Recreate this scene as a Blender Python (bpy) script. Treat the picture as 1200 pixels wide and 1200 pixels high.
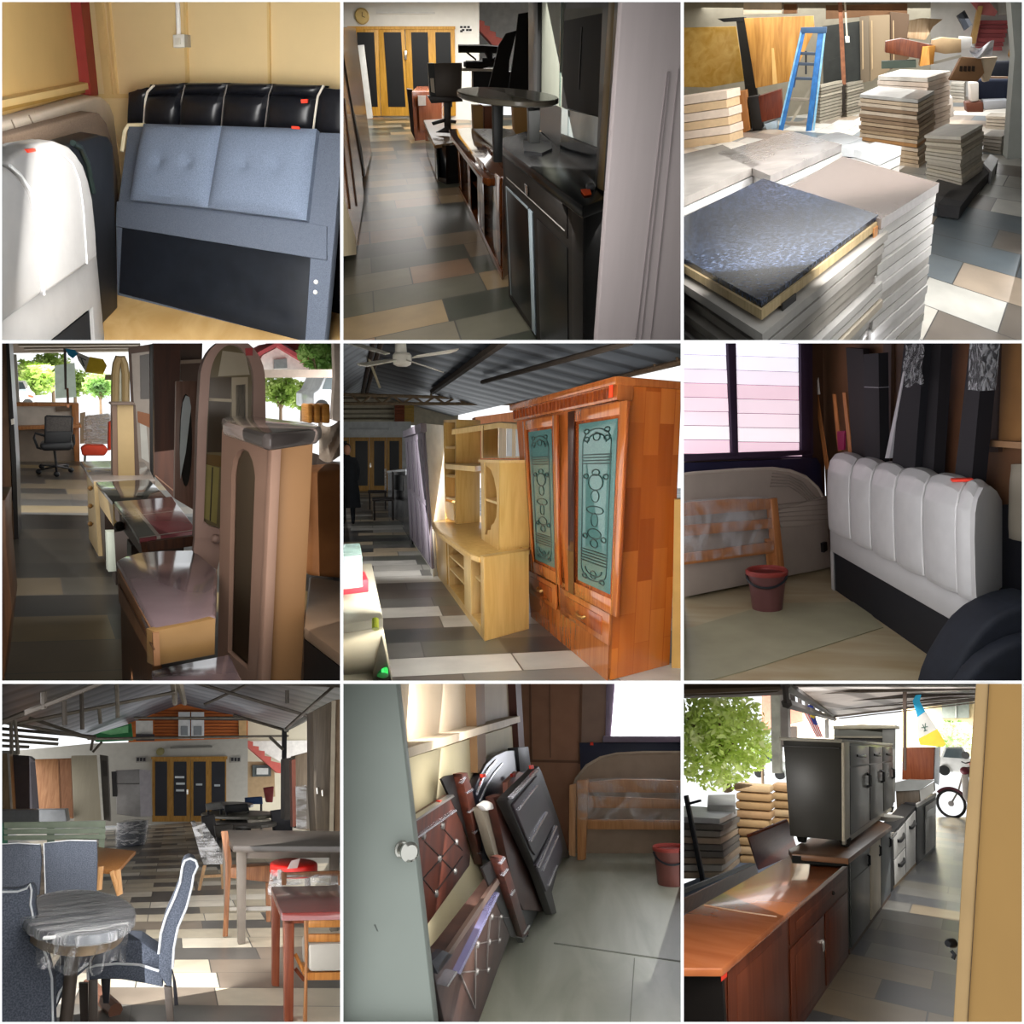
import bpy, bmesh, math, random
from mathutils import Vector, Matrix

for _o in list(bpy.data.objects):
    bpy.data.objects.remove(_o)
SC = bpy.context.scene
COL = SC.collection
F = 900.0                       # focal length in pixels of the 1200 px frame
V = Vector
R = random.Random(7)

# ------------------------------------------------------------------ camera
PITCH = math.atan(72 / F)
CAM = V((0, 0, 1.5))
RIGHT = V((1, 0, 0)); FWD = V((0, math.cos(PITCH), -math.sin(PITCH))); UP = V((0, math.sin(PITCH), math.cos(PITCH)))
cd = bpy.data.cameras.new('camera'); cam = bpy.data.objects.new('camera', cd); COL.objects.link(cam)
cd.sensor_width = 36; cd.lens = 36 * F / 1200; cd.clip_start = .05; cd.clip_end = 400
cam.location = CAM; cam.rotation_euler = (math.pi / 2 - PITCH, 0, 0)
SC.camera = cam

# ------------------------------------------------------------------ world, exposure
W = bpy.data.worlds.new('sky_and_fill'); SC.world = W; W.use_nodes = True
bg = W.node_tree.nodes['Background']; bg.inputs[0].default_value = (.95, .98, 1, 1); bg.inputs[1].default_value = 1.0
SC.view_settings.view_transform = 'Standard'; SC.view_settings.look = 'None'
SC.view_settings.exposure = .45; SC.view_settings.gamma = 1; SC.view_settings.use_curve_mapping = False


def wray(px, py):
    return RIGHT * ((px - 600) / F) + UP * ((600 - py) / F) + FWD


# ------------------------------------------------------------------ the nine bays
class Cell:
    """One bay: its own level floor (z = 0 in bay coordinates), eye height h, measured from the photograph."""
    def __init__(s, rect, view, yh, lean, vpx, h=1.5):
        s.rect = rect; s.ox, s.oy, s.sc = view; s.h = h
        x0, y0, x1, y1 = rect
        cx, cy = (x0 + x1) / 2, (y0 + y1) / 2
        hy = s.oy + yh / s.sc; vx = s.ox + vpx / s.sc

        def upv(sl):
            v = wray(cx + 100, hy + 100 * sl).cross(wray(cx, hy)).normalized()
            return v if v.dot(UP) > 0 else -v

        def ln(sl):
            v = upv(sl); p = wray(cx, cy); a, b, d = v.dot(RIGHT), v.dot(UP), v.dot(FWD)
            return (a - p.dot(RIGHT) * d) / -(b - p.dot(UP) * d)
        lo, hi = -.5, .5; want = math.tan(math.radians(lean))
        g = ln(lo) - want
        for _ in range(60):
            m = (lo + hi) / 2; q = ln(m) - want
            if (q > 0) == (g > 0): lo = m
            else: hi = m
        s.slope = (lo + hi) / 2
        z = upv(s.slope); y = wray(vx, hy + (vx - cx) * s.slope); y = (y - z * y.dot(z)).normalized(); x = y.cross(z)
        s.Rm = Matrix((x, y, z)).transposed(); s.O = CAM - z * h
        s.M = Matrix.Translation(s.O) @ s.Rm.to_4x4()
        s.Ri = s.Rm.inverted()
        s.E = V((0, 0, h))
        i = 0.8
        q = [s.Ri @ wray(*p) for p in ((x0 + i, y0 + i), (x1 - i, y0 + i), (x1 - i, y1 - i), (x0 + i, y1 - i))]
        mid = s.Ri @ wray(cx, cy); s.cl = []
        for k in range(4):
            n = q[k].cross(q[(k + 1) % 4]).normalized()
            s.cl.append(n if n.dot(mid) < 0 else -n)
        s.q = q
    def px(s, zx, zy): return s.ox + zx / s.sc, s.oy + zy / s.sc
    def ray(s, zx, zy): return s.Ri @ wray(*s.px(zx, zy))
    def f(s, zx, zy, z=0.):
        r = s.ray(zx, zy); t = (z - s.h) / r.z
        return s.E + r * t
    def y(s, zx, zy, Y):
        r = s.ray(zx, zy); return s.E + r * (Y / r.y)
    def d(s, zx, zy, D): return s.E + s.ray(zx, zy) * D
    def dep(s, P): return (s.Rm @ (P - s.E)).dot(FWD)
    def zp(s, P):
        w = s.Rm @ (P - s.E); D = w.dot(FWD)
        return ((600 + F * w.dot(RIGHT) / D - s.ox) * s.sc, (600 - F * w.dot(UP) / D - s.oy) * s.sc)
    def up(s, P, zy):
        py = s.oy + zy / s.sc
        w = s.Rm @ (P - s.E); v = s.Rm @ V((0, 0, 1))
        a, b, c2, d2 = w.dot(UP), v.dot(UP), w.dot(FWD), v.dot(FWD)
        k = (600 - py) / F
        return P + V((0, 0, (k * c2 - a) / (b - k * d2)))
    def top(s, P, zx, zy):
        q = s.up(P, zy); p = s.d(zx, zy, s.dep(q)); p.z = q.z; return p
    def m(s, zpx, D): return zpx / s.sc / F * D
    def plane(s, A, B, C):
        n = (B - A).cross(C - A).normalized()
        if n.dot(s.E - A) < 0: n = -n
        return Pl(s, A, n)
    def vert(s, A, B): return s.plane(A, B, A + V((0, 0, 1)))
    def front(s, Y): return Pl(s, V((0, Y, 0)), V((0, -1, 0)))
    def hor(s, z): return Pl(s, V((0, 0, z)), V((0, 0, 1)))
    def bx(s, A, B, C, tA, tB=None, side='B', z0=0., z0t=None):
        """box from three traced corners of its foot (front A, front B, rear at the end `side`) and its traced top"""
        a, b, c = s.f(*A, z0), s.f(*B, z0), s.f(*C, z0)
        va = s.top(a, *tA) - a
        vb = va if tB is None else s.top(b, *tB) - b
        if tB is not None: vb = V((vb.x, vb.y, vb.z)); 
        if side == 'B': cB = c; cA = a + (c - b)
        else: cA = c; cB = b + (c - a)
        return Bx([a, b, cB, cA], [a + va, b + vb, cB + vb, cA + va])
    def light(s, side, d0, d1, power, col=(1, 1, 1), tilt=.4, name='sky_and_fill', wid=1.0, spread=180):  # added area lamps along the bay edges, filling in for daylight
        x0, y0, x1, y1 = s.rect; i = .6
        tl, tr, br, bl = [s.Ri @ wray(*p) for p in ((x0 + i, y0 + i), (x1 - i, y0 + i), (x1 - i, y1 - i), (x0 + i, y1 - i))]
        a, b = dict(top=(tl, tr), right=(tr, br), bottom=(br, bl), left=(bl, tl))[side]
        mid = ((a + b) / 2); c = s.E + mid * (d0 + d1) / 2
        n = a.cross(b).normalized()
        if n.dot((tl + tr + br + bl)) < 0: n = -n           # n points into the bay
        c = c + n * ((mid * (d1 - d0)).length / 2 * math.sin(math.radians(tilt)))      # keep a tilted lamp inside its own bay
        n = (n + mid.normalized() * math.tan(math.radians(tilt))).normalized()
        ax = (b - a); ax = (ax - n * ax.dot(n)).normalized(); ay = (-n).cross(ax)
        ld = bpy.data.lights.new(name, 'AREA'); ld.shape = 'RECTANGLE'
        ld.size = (b - a).length * d0 * .96 * wid; ld.size_y = (mid * (d1 - d0)).length
        ld.energy = power; ld.color = col; ld.spread = math.radians(spread)
        o = bpy.data.objects.new(name, ld); COL.objects.link(o)
        mw = Matrix((ax, ay, -n)).transposed()
        o.matrix_world = s.M @ (Matrix.Translation(c) @ mw.to_4x4())
        return o


class Pl:
    def __init__(s, c, p, n): s.c, s.p, s.n = c, p, n
    def at(s, zx, zy, t=0.):
        r = s.c.ray(zx, zy); q = s.p + s.n * t
        return s.c.E + r * ((q - s.c.E).dot(s.n) / r.dot(s.n))
    def off(s, t): return Pl(s.c, s.p + s.n * t, s.n)


class Bx:
    def __init__(s, b, t): s.b, s.t = b, t
    def P(s, u, v, w):
        b, t = s.b, s.t
        lo = (b[0] * (1 - u) + b[1] * u) * (1 - w) + (b[3] * (1 - u) + b[2] * u) * w
        hi = (t[0] * (1 - u) + t[1] * u) * (1 - w) + (t[3] * (1 - u) + t[2] * u) * w
        return lo * (1 - v) + hi * v
    def nf(s, inv=False):                       # outward normal of the front
        n = (s.b[1] - s.b[0]).cross(s.t[0] - s.b[0]).normalized()
        return n if n.dot(s.b[0] - s.b[3]) > 0 else -n
    def uv(s, c, zx, zy, w=0.):                 # face coordinates of a traced pixel on the front (w=0)
        A, B, T = s.P(0, 0, w), s.P(1, 0, w), s.P(0, 1, w)
        q = c.plane(A, B, T).at(zx, zy)
        u, v = .5, .5
        for _ in range(30):
            p = s.P(u, v, w); e = q - p
            du = s.P(u + .01, v, w) - p; dv = s.P(u, v + .01, w) - p
            a11, a12, a22 = du.dot(du), du.dot(dv), dv.dot(dv); b1, b2 = e.dot(du), e.dot(dv)
            det = a11 * a22 - a12 * a12
            u += .01 * (b1 * a22 - b2 * a12) / det; v += .01 * (b2 * a11 - b1 * a12) / det
        return u, v
    def side(s, end='B'):                       # the end face seen as a front: u runs front->back
        b, t = s.b, s.t
        if end == 'B': return Bx([b[1], b[2], b[3], b[0]], [t[1], t[2], t[3], t[0]])
        return Bx([b[3], b[0], b[1], b[2]], [t[3], t[0], t[1], t[2]])
    def sub(s, u0, u1, v0, v1, w0, w1):
        return Bx([s.P(u0, v0, w0), s.P(u1, v0, w0), s.P(u1, v0, w1), s.P(u0, v0, w1)],
                  [s.P(u0, v1, w0), s.P(u1, v1, w0), s.P(u1, v1, w1), s.P(u0, v1, w1)])


# ------------------------------------------------------------------ mesh builder
class MB:
    def __init__(s): s.b = bmesh.new()
    def _bev(s, fs, bev, seg=2):
        es = set(e for f in fs for e in f.edges)
        bmesh.ops.bevel(s.b, geom=list(es), offset=bev, segments=seg, affect='EDGES', profile=.5, clamp_overlap=True)
    def solid(s, pts, faces, bev=0, seg=2):
        vs = [s.b.verts.new(p) for p in pts]; fs = []
        for f in faces:
            try: fs.append(s.b.faces.new([vs[i] for i in f]))
            except ValueError: pass
        bmesh.ops.recalc_face_normals(s.b, faces=fs)
        if bev: s._bev(fs, bev, seg)
        return s
    def hexa(s, b, t, bev=0, seg=2):
        return s.solid(list(b) + list(t), [(3, 2, 1, 0), (4, 5, 6, 7), (0, 1, 5, 4), (1, 2, 6, 5), (2, 3, 7, 6), (3, 0, 4, 7)], bev, seg)
    def bx(s, B, u0=0, u1=1, v0=0, v1=1, w0=0, w1=1, bev=0):
        q = B.sub(u0, u1, v0, v1, w0, w1); return s.hexa(q.b, q.t, bev)
    def box(s, c, sx, sy, sz, bev=0, rz=0):
        ca, sa = math.cos(rz), math.sin(rz)
        def p(x, y, z): return V((c[0] + x * ca - y * sa, c[1] + x * sa + y * ca, c[2] + z))
        x, y = sx / 2, sy / 2
        return s.hexa([p(-x, -y, 0), p(x, -y, 0), p(x, y, 0), p(-x, y, 0)], [p(-x, -y, sz), p(x, -y, sz), p(x, y, sz), p(-x, y, sz)], bev)
    def prism(s, pts, vec, bev=0, seg=2):
        n = len(pts)
        return s.solid(list(pts) + [p + vec for p in pts],
                       [tuple(range(n - 1, -1, -1)), tuple(range(n, 2 * n))] + [(i, (i + 1) % n, n + (i + 1) % n, n + i) for i in range(n)], bev, seg)
    def ext(s, P, zs, t0=0., t1=.02, bev=0, seg=2):
        """outline traced on plane P: front face at t1, body back to t0 along the plane's normal"""
        pts = [P.at(x, y, t1) for x, y in zs]
        return s.prism(pts, P.n * (t0 - t1), bev, seg)
    def bar(s, P, a, b, w, t0=0., t1=.02, bev=0):
        dx, dy = b[0] - a[0], b[1] - a[1]; l = math.hypot(dx, dy); nx, ny = -dy / l * w / 2, dx / l * w / 2
        return s.ext(P, [(a[0] + nx, a[1] + ny), (b[0] + nx, b[1] + ny), (b[0] - nx, b[1] - ny), (a[0] - nx, a[1] - ny)], t0, t1, bev)
    def ring(s, P, outer, inner, t0=0., t1=.02):
        """frame between two outlines of equal point count"""
        n = len(outer); o1 = [P.at(*p, t1) for p in outer]; i1 = [P.at(*p, t1) for p in inner]; d = P.n * (t0 - t1)
        pts = o1 + i1 + [p + d for p in o1] + [p + d for p in i1]; fs = []
        for k in range(n):
            j = (k + 1) % n
            fs += [(k, j, n + j, n + k), (2 * n + j, 2 * n + k, 3 * n + k, 3 * n + j), (k, 2 * n + k, 2 * n + j, j), (n + k, n + j, 3 * n + j, 3 * n + k)]
        return s.solid(pts, fs)
    def tube(s, pts, r, n=8, cap=True):
        pts = [V(p) for p in pts]; k = len(pts); rs = r if isinstance(r, (list, tuple)) else [r] * k
        rings = []; ref = None
        for i, p in enumerate(pts):
            t = (pts[min(i + 1, k - 1)] - pts[max(i - 1, 0)])
            t = t.normalized() if t.length > 1e-9 else V((0, 0, 1))
            if ref is None:
                ref = t.orthogonal().normalized()
            ref = (ref - t * ref.dot(t)); ref = ref.normalized() if ref.length > 1e-6 else t.orthogonal().normalized()
            q = t.cross(ref)
            rings.append([s.b.verts.new(p + (ref * math.cos(2 * math.pi * a / n) + q * math.sin(2 * math.pi * a / n)) * rs[i]) for a in range(n)])
        fs = []
        for i in range(k - 1):
            for a in range(n):
                fs.append(s.b.faces.new((rings[i][a], rings[i][(a + 1) % n], rings[i + 1][(a + 1) % n], rings[i + 1][a])))
        if cap: fs += [s.b.faces.new(rings[0][::-1]), s.b.faces.new(rings[-1])]
        bmesh.ops.recalc_face_normals(s.b, faces=fs)
        return s
    def lathe(s, base, prof, n=24, ax=(0, 0, 1), sx=1., sy=1.):
        ax = V(ax).normalized(); u = ax.orthogonal().normalized() if abs(ax.z) < .99 else V((1, 0, 0)); w = ax.cross(u); rings = []
        base = V(base)
        for r, z in prof:
            if r < 1e-6: rings.append([s.b.verts.new(base + ax * z)])
            else: rings.append([s.b.verts.new(base + ax * z + (u * math.cos(2 * math.pi * a / n) * sx + w * math.sin(2 * math.pi * a / n) * sy) * r) for a in range(n)])
        fs = []
        for A, B in zip(rings, rings[1:]):
            for a in range(n):
                b = (a + 1) % n
                if len(A) == 1 and len(B) == 1: continue
                if len(A) == 1: fs.append(s.b.faces.new((A[0], B[a], B[b])))
                elif len(B) == 1: fs.append(s.b.faces.new((A[a], A[b], B[0])))
                else: fs.append(s.b.faces.new((A[a], A[b], B[b], B[a])))
        for rr in (rings[0], rings[-1]):
            if len(rr) > 1: fs.append(s.b.faces.new(rr))
        bmesh.ops.recalc_face_normals(s.b, faces=fs)
        return s
    def sph(s, c, rx, ry=None, rz=None, n=14):
        ry = ry or rx; rz = rz or rx
        m = Matrix.Translation(V(c)) @ Matrix.Diagonal((rx, ry, rz, 1))
        bmesh.ops.create_uvsphere(s.b, u_segments=n, v_segments=max(6, n // 2), radius=1, matrix=m); return s
    def surf(s, fn, nu, nv, back=None):
        """closed sheet: fn(u,v) front points, back(u,v) rear points"""
        g = [[s.b.verts.new(fn(i / nu, j / nv)) for j in range(nv + 1)] for i in range(nu + 1)]
        fs = [s.b.faces.new((g[i][j], g[i + 1][j], g[i + 1][j + 1], g[i][j + 1])) for i in range(nu) for j in range(nv)]
        if back:
            h = [[s.b.verts.new(back(i / nu, j / nv)) for j in range(nv + 1)] for i in range(nu + 1)]
            fs += [s.b.faces.new((h[i][j + 1], h[i + 1][j + 1], h[i + 1][j], h[i][j])) for i in range(nu) for j in range(nv)]
            for i in range(nu):
                fs += [s.b.faces.new((g[i][0], h[i][0], h[i + 1][0], g[i + 1][0])), s.b.faces.new((g[i + 1][nv], h[i + 1][nv], h[i][nv], g[i][nv]))]
            for j in range(nv):
                fs += [s.b.faces.new((g[0][j + 1], h[0][j + 1], h[0][j], g[0][j])), s.b.faces.new((g[nu][j], h[nu][j], h[nu][j + 1], g[nu][j + 1]))]
        bmesh.ops.recalc_face_normals(s.b, faces=fs)
        return s
    def puff(s, P, quad, bulge, t0=0., t1=.03, nu=14, nv=14, ex=2.6, dents=()):
        """upholstered pad over a traced quad (BL, BR, TR, TL)"""
        q = [P.at(x, y, t1) for x, y in quad]
        def base(u, v): return (q[0] * (1 - u) + q[1] * u) * (1 - v) + (q[3] * (1 - u) + q[2] * u) * v
        def fn(u, v):
            k = (1 - abs(2 * u - 1) ** ex * 1.0) * (1 - abs(2 * v - 1) ** ex); k = max(k, 0) ** .5
            d = 0
            for du, dv, rr, dd in dents:
                d += dd * math.exp(-((u - du) ** 2 + (v - dv) ** 2 * .6) / rr ** 2)
            return base(u, v) + P.n * (bulge * k - d)
        return s.surf(fn, nu, nv, lambda u, v: base(u, v) + P.n * (t0 - t1))


def clip(bm, c):
    for n in c.cl:
        if all((v.co - c.E).dot(n) <= 1e-6 for v in bm.verts): continue
        r = bmesh.ops.bisect_plane(bm, geom=bm.verts[:] + bm.edges[:] + bm.faces[:], dist=1e-5, plane_co=c.E, plane_no=n, clear_outer=True)
        es = [e for e in r['geom_cut'] if isinstance(e, bmesh.types.BMEdge) and e.is_valid and e.is_boundary]
        if es:
            try: bmesh.ops.holes_fill(bm, edges=es, sides=0)
            except Exception: pass
    return bm


# ------------------------------------------------------------------ things, parts, structure
class Part:
    def __init__(s, name, mb, mat, parent, label, kind): s.name, s.mb, s.mat, s.parent, s.label, s.kind, s.ob = name, mb, mat, parent, label, kind, None


def to_object(name, bm, base, m, sharp=32):
    me = bpy.data.meshes.new(name)
    for v in bm.verts: v.co -= base
    bm.to_mesh(me); bm.free()
    for p in me.polygons: p.use_smooth = True
    try: me.set_sharp_from_angle(angle=math.radians(sharp))
    except Exception: pass
    if m: me.materials.append(m)
    o = bpy.data.objects.new(name, me); COL.objects.link(o)
    return o


class T:
    def __init__(s, c, name, label=None, cat=None, group=None, kind=None, base=None):
        s.c, s.name, s.label, s.cat, s.group, s.kind, s.parts, s.base, s.ob = c, name, label, cat, group, kind or ('thing' if label else None), [], base, None
    def p(s, name, mb, mat, parent=None, label=None, kind=None):
        q = Part(name, mb, mat, parent, label, kind); s.parts.append(q); return q
    def __enter__(s): return s
    def __exit__(s, *a):
        if a[0] is None: s.done()
    def tag(s, o):
        for k, v in (('label', s.label), ('category', s.cat), ('group', s.group), ('kind', s.kind)):
            if v: o[k] = v
    def done(s):
        c = s.c; live = []
        for q in s.parts:
            clip(q.mb.b, c)
            if len(q.mb.b.faces): live.append(q)
            else: q.mb.b.free(); q.mb = None
        if not live: print('EMPTY', s.name); return
        pts = [v.co for q in live for v in q.mb.b.verts]
        base = s.base or V((sum(p.x for p in pts) / len(pts), sum(p.y for p in pts) / len(pts), min(p.z for p in pts)))
        solo = len(live) == 1 and live[0].name == s.name
        if not solo:
            root = bpy.data.objects.new(s.name, None); root.empty_display_size = .1; COL.objects.link(root)
            root.matrix_world = c.M @ Matrix.Translation(base); s.tag(root); s.ob = root
        for q in live:
            q.ob = to_object(q.name, q.mb.b, base, q.mat)
            if solo:
                q.ob.matrix_world = c.M @ Matrix.Translation(base); s.tag(q.ob); s.ob = q.ob
            else:
                par = q.parent.ob if (q.parent and q.parent.ob) else root
                q.ob.parent = par
                if q.label: q.ob['label'] = q.label
                if q.kind: q.ob['kind'] = q.kind
        s.parts = live


def one(c, name, mb, m, label, cat, group=None, kind=None):
    t = T(c, name, label, cat, group, kind); t.p(name, mb, m); t.done(); return t


def struct(c, name, mb, m, base=None):
    t = T(c, name, None, None, None, 'structure', base); t.p(name, mb, m); t.done(); return t


def twin(t, dloc, label, group=None):
    """a copy of a finished thing with copies of its parts, moved inside its bay"""
    def cp(o, par):
        n = o.copy(); COL.objects.link(n)
        if par: n.parent = par
        for ch in [x for x in o.children]: cp(ch, n)
        return n
    n = cp(t.ob, None); n.location = t.ob.location + t.c.Rm @ V(dloc); n['label'] = label
    if group: n['group'] = group
    return n


# ------------------------------------------------------------------ materials
def lin(h):
    h = h.lstrip('#'); o = []
    for i in (0, 2, 4):
        x = int(h[i:i + 2], 16) / 255; o.append(x / 12.92 if x <= .04045 else ((x + .055) / 1.055) ** 2.4)
    return (*o, 1)


MATS = {}


def _new(name):
    m = bpy.data.materials.new(name); m.use_nodes = True; nt = m.node_tree
    return m, nt, nt.nodes['Principled BSDF']


def _coords(nt, scale=(1, 1, 1), rot=(0, 0, 0), loc=(0, 0, 0)):
    tc = nt.nodes.new('ShaderNodeTexCoord'); mp = nt.nodes.new('ShaderNodeMapping')
    mp.inputs['Scale'].default_value = scale; mp.inputs['Rotation'].default_value = rot; mp.inputs['Location'].default_value = loc
    nt.links.new(tc.outputs['Object'], mp.inputs['Vector']); return mp.outputs['Vector']


def _ramp(nt, fac, stops, mode='LINEAR'):
    r = nt.nodes.new('ShaderNodeValToRGB'); r.color_ramp.interpolation = mode; el = r.color_ramp.elements
    el[0].position, el[0].color = stops[0][0], stops[0][1]; el[1].position, el[1].color = stops[-1][0], stops[-1][1]
    for p, c in stops[1:-1]:
        e = el.new(p); e.color = c
    nt.links.new(fac, r.inputs['Fac']); return r.outputs['Color']


def _bump(nt, b, h, strength, dist=.01):
    n = nt.nodes.new('ShaderNodeBump'); n.inputs['Strength'].default_value = strength; n.inputs['Distance'].default_value = dist
    nt.links.new(h, n.inputs['Height']); nt.links.new(n.outputs['Normal'], b.inputs['Normal'])


def plain(col, rough=.5, metal=0., var=.10, scale=6., bump=0., stretch=(1, 1, 1), coat=0.):
    """painted / plastic / leather surface with a little uneven tone"""
    key = ('plain', col, rough, metal, var, scale, bump, stretch, coat)
    if key in MATS: return MATS[key]
    m, nt, b = _new('surface_' + col.strip('#')); b.inputs['Roughness'].default_value = rough; b.inputs['Metallic'].default_value = metal
    if rough >= .25 and not metal: b.inputs['Specular IOR Level'].default_value = .3
    if coat: b.inputs['Coat Weight'].default_value = coat; b.inputs['Coat Roughness'].default_value = .08
    n = nt.nodes.new('ShaderNodeTexNoise'); n.inputs['Scale'].default_value = scale; n.inputs['Detail'].default_value = 4
    nt.links.new(_coords(nt, stretch), n.inputs['Vector'])
    c = lin(col); lo = tuple(x * (1 - var) for x in c[:3]) + (1,); hi = tuple(min(1, x * (1 + var)) for x in c[:3]) + (1,)
    nt.links.new(_ramp(nt, n.outputs['Fac'], [(.3, lo), (.7, hi)]), b.inputs['Base Color'])
    if bump: _bump(nt, b, n.outputs['Fac'], bump)
    MATS[key] = m; return m


def wood(c1, c2, rough=.35, stretch=(12, 12, 1), scale=2.5, coat=0., dist=1.2):
    key = ('wood', c1, c2, rough, stretch, scale, coat, dist)
    if key in MATS: return MATS[key]
    m, nt, b = _new('wood_' + c1.strip('#')); b.inputs['Roughness'].default_value = rough
    if rough >= .25: b.inputs['Specular IOR Level'].default_value = .3
    if coat: b.inputs['Coat Weight'].default_value = coat; b.inputs['Coat Roughness'].default_value = .06
    n = nt.nodes.new('ShaderNodeTexNoise'); n.inputs['Scale'].default_value = scale; n.inputs['Detail'].default_value = 6; n.inputs['Distortion'].default_value = dist
    nt.links.new(_coords(nt, stretch), n.inputs['Vector'])
    nt.links.new(_ramp(nt, n.outputs['Fac'], [(.32, lin(c1)), (.68, lin(c2))]), b.inputs['Base Color'])
    MATS[key] = m; return m


def fabric(c1, c2, scale=160., rough=.95, bump=.25):
    key = ('fabric', c1, c2, scale, rough)
    if key in MATS: return MATS[key]
    m, nt, b = _new('fabric_' + c1.strip('#')); b.inputs['Roughness'].default_value = rough
    v = _coords(nt)
    n = nt.nodes.new('ShaderNodeTexNoise'); n.inputs['Scale'].default_value = scale; n.inputs['Detail'].default_value = 2
    nt.links.new(v, n.inputs['Vector'])
    nt.links.new(_ramp(nt, n.outputs['Fac'], [(.35, lin(c1)), (.65, lin(c2))]), b.inputs['Base Color'])
    _bump(nt, b, n.outputs['Fac'], bump, .004)
    MATS[key] = m; return m


def speckle(stops, scale=60., rough=.12, spec=.5):
    key = ('speckle', str(stops), scale)
    if key in MATS: return MATS[key]
    m, nt, b = _new('speckled_stone'); b.inputs['Roughness'].default_value = rough; b.inputs['Specular IOR Level'].default_value = spec
    v = nt.nodes.new('ShaderNodeTexVoronoi'); v.inputs['Scale'].default_value = scale
    n = nt.nodes.new('ShaderNodeTexNoise'); n.inputs['Scale'].default_value = scale * .7; n.inputs['Detail'].default_value = 5; n.inputs['Roughness'].default_value = .7
    co = _coords(nt); nt.links.new(co, v.inputs['Vector']); nt.links.new(co, n.inputs['Vector'])
    mx = nt.nodes.new('ShaderNodeMath'); mx.operation = 'MULTIPLY'; nt.links.new(v.outputs['Distance'], mx.inputs[0]); nt.links.new(n.outputs['Fac'], mx.inputs[1])
    nt.links.new(_ramp(nt, mx.outputs[0], [(p, lin(c)) for p, c in stops]), b.inputs['Base Color'])
    MATS[key] = m; return m


def tiles(pal, w, hgt, r=(1, 0), d=(0, 1), loc=(0, 0, 0), rough=.3, mortar='#4a4845', off=.42, freq=2, sq=.62, sqf=3, dirt=.12, ms=.006):
    """patchwork of floor tiles laid in courses: r runs along a course, d across the courses"""
    m, nt, b = _new('patchwork_tiles'); b.inputs['Roughness'].default_value = rough
    det = r[0] * d[1] - r[1] * d[0]
    cx = nt.nodes.new('ShaderNodeCombineXYZ'); src = _coords(nt)
    for k, vec in enumerate(((d[1] / det, -d[0] / det, 0), (-r[1] / det, r[0] / det, 0))):
        dp = nt.nodes.new('ShaderNodeVectorMath'); dp.operation = 'DOT_PRODUCT'; dp.inputs[1].default_value = vec
        ad = nt.nodes.new('ShaderNodeMath'); ad.inputs[1].default_value = loc[k]
        nt.links.new(src, dp.inputs[0]); nt.links.new(dp.outputs['Value'], ad.inputs[0]); nt.links.new(ad.outputs[0], cx.inputs[k])
    co = cx.outputs[0]
    t = nt.nodes.new('ShaderNodeTexBrick'); t.inputs['Color1'].default_value = (0, 0, 0, 1); t.inputs['Color2'].default_value = (1, 1, 1, 1); t.inputs['Mortar'].default_value = (.5, .5, .5, 1)
    t.inputs['Scale'].default_value = 1; t.inputs['Mortar Size'].default_value = ms; t.inputs['Brick Width'].default_value = w; t.inputs['Row Height'].default_value = hgt; t.inputs['Bias'].default_value = 0
    t.offset = off; t.offset_frequency = freq; t.squash = sq; t.squash_frequency = sqf
    nt.links.new(co, t.inputs['Vector'])
    n = len(pal)
    c = _ramp(nt, t.outputs['Color'], [(i / n, lin(p)) for i, p in enumerate(pal)], 'CONSTANT')
    mm = nt.nodes.new('ShaderNodeMixRGB'); nt.links.new(t.outputs['Fac'], mm.inputs[0]); nt.links.new(c, mm.inputs[1]); mm.inputs[2].default_value = lin(mortar)
    no = nt.nodes.new('ShaderNodeTexNoise'); no.inputs['Scale'].default_value = 3; no.inputs['Detail'].default_value = 8; nt.links.new(co, no.inputs['Vector'])
    d = nt.nodes.new('ShaderNodeMixRGB'); d.blend_type = 'MULTIPLY'; d.inputs[0].default_value = 1
    nt.links.new(mm.outputs[0], d.inputs[1]); nt.links.new(_ramp(nt, no.outputs['Fac'], [(.3, (1 - 2 * dirt,) * 3 + (1,)), (.7, (1, 1, 1, 1))]), d.inputs[2])
    nt.links.new(d.outputs[0], b.inputs['Base Color'])
    return m


def glassy(col='#ffffff', alpha=.25, rough=.03):
    """thin sheet glass / clear plastic: part see-through, part shiny"""
    key = ('glass', col, alpha, rough)
    if key in MATS: return MATS[key]
    m, nt, b = _new('sheet_glass'); b.inputs['Roughness'].default_value = rough; b.inputs['Base Color'].default_value = lin(col)
    tr = nt.nodes.new('ShaderNodeBsdfTransparent'); mx = nt.nodes.new('ShaderNodeMixShader'); out = nt.nodes['Material Output']
    lw = nt.nodes.new('ShaderNodeLayerWeight'); lw.inputs[0].default_value = .3
    ad = nt.nodes.new('ShaderNodeMath'); ad.operation = 'MAXIMUM'; ad.inputs[1].default_value = alpha; nt.links.new(lw.outputs['Fresnel'], ad.inputs[0])
    nt.links.new(ad.outputs[0], mx.inputs[0]); nt.links.new(tr.outputs[0], mx.inputs[1]); nt.links.new(b.outputs[0], mx.inputs[2]); nt.links.new(mx.outputs[0], out.inputs['Surface'])
    MATS[key] = m; return m


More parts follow.
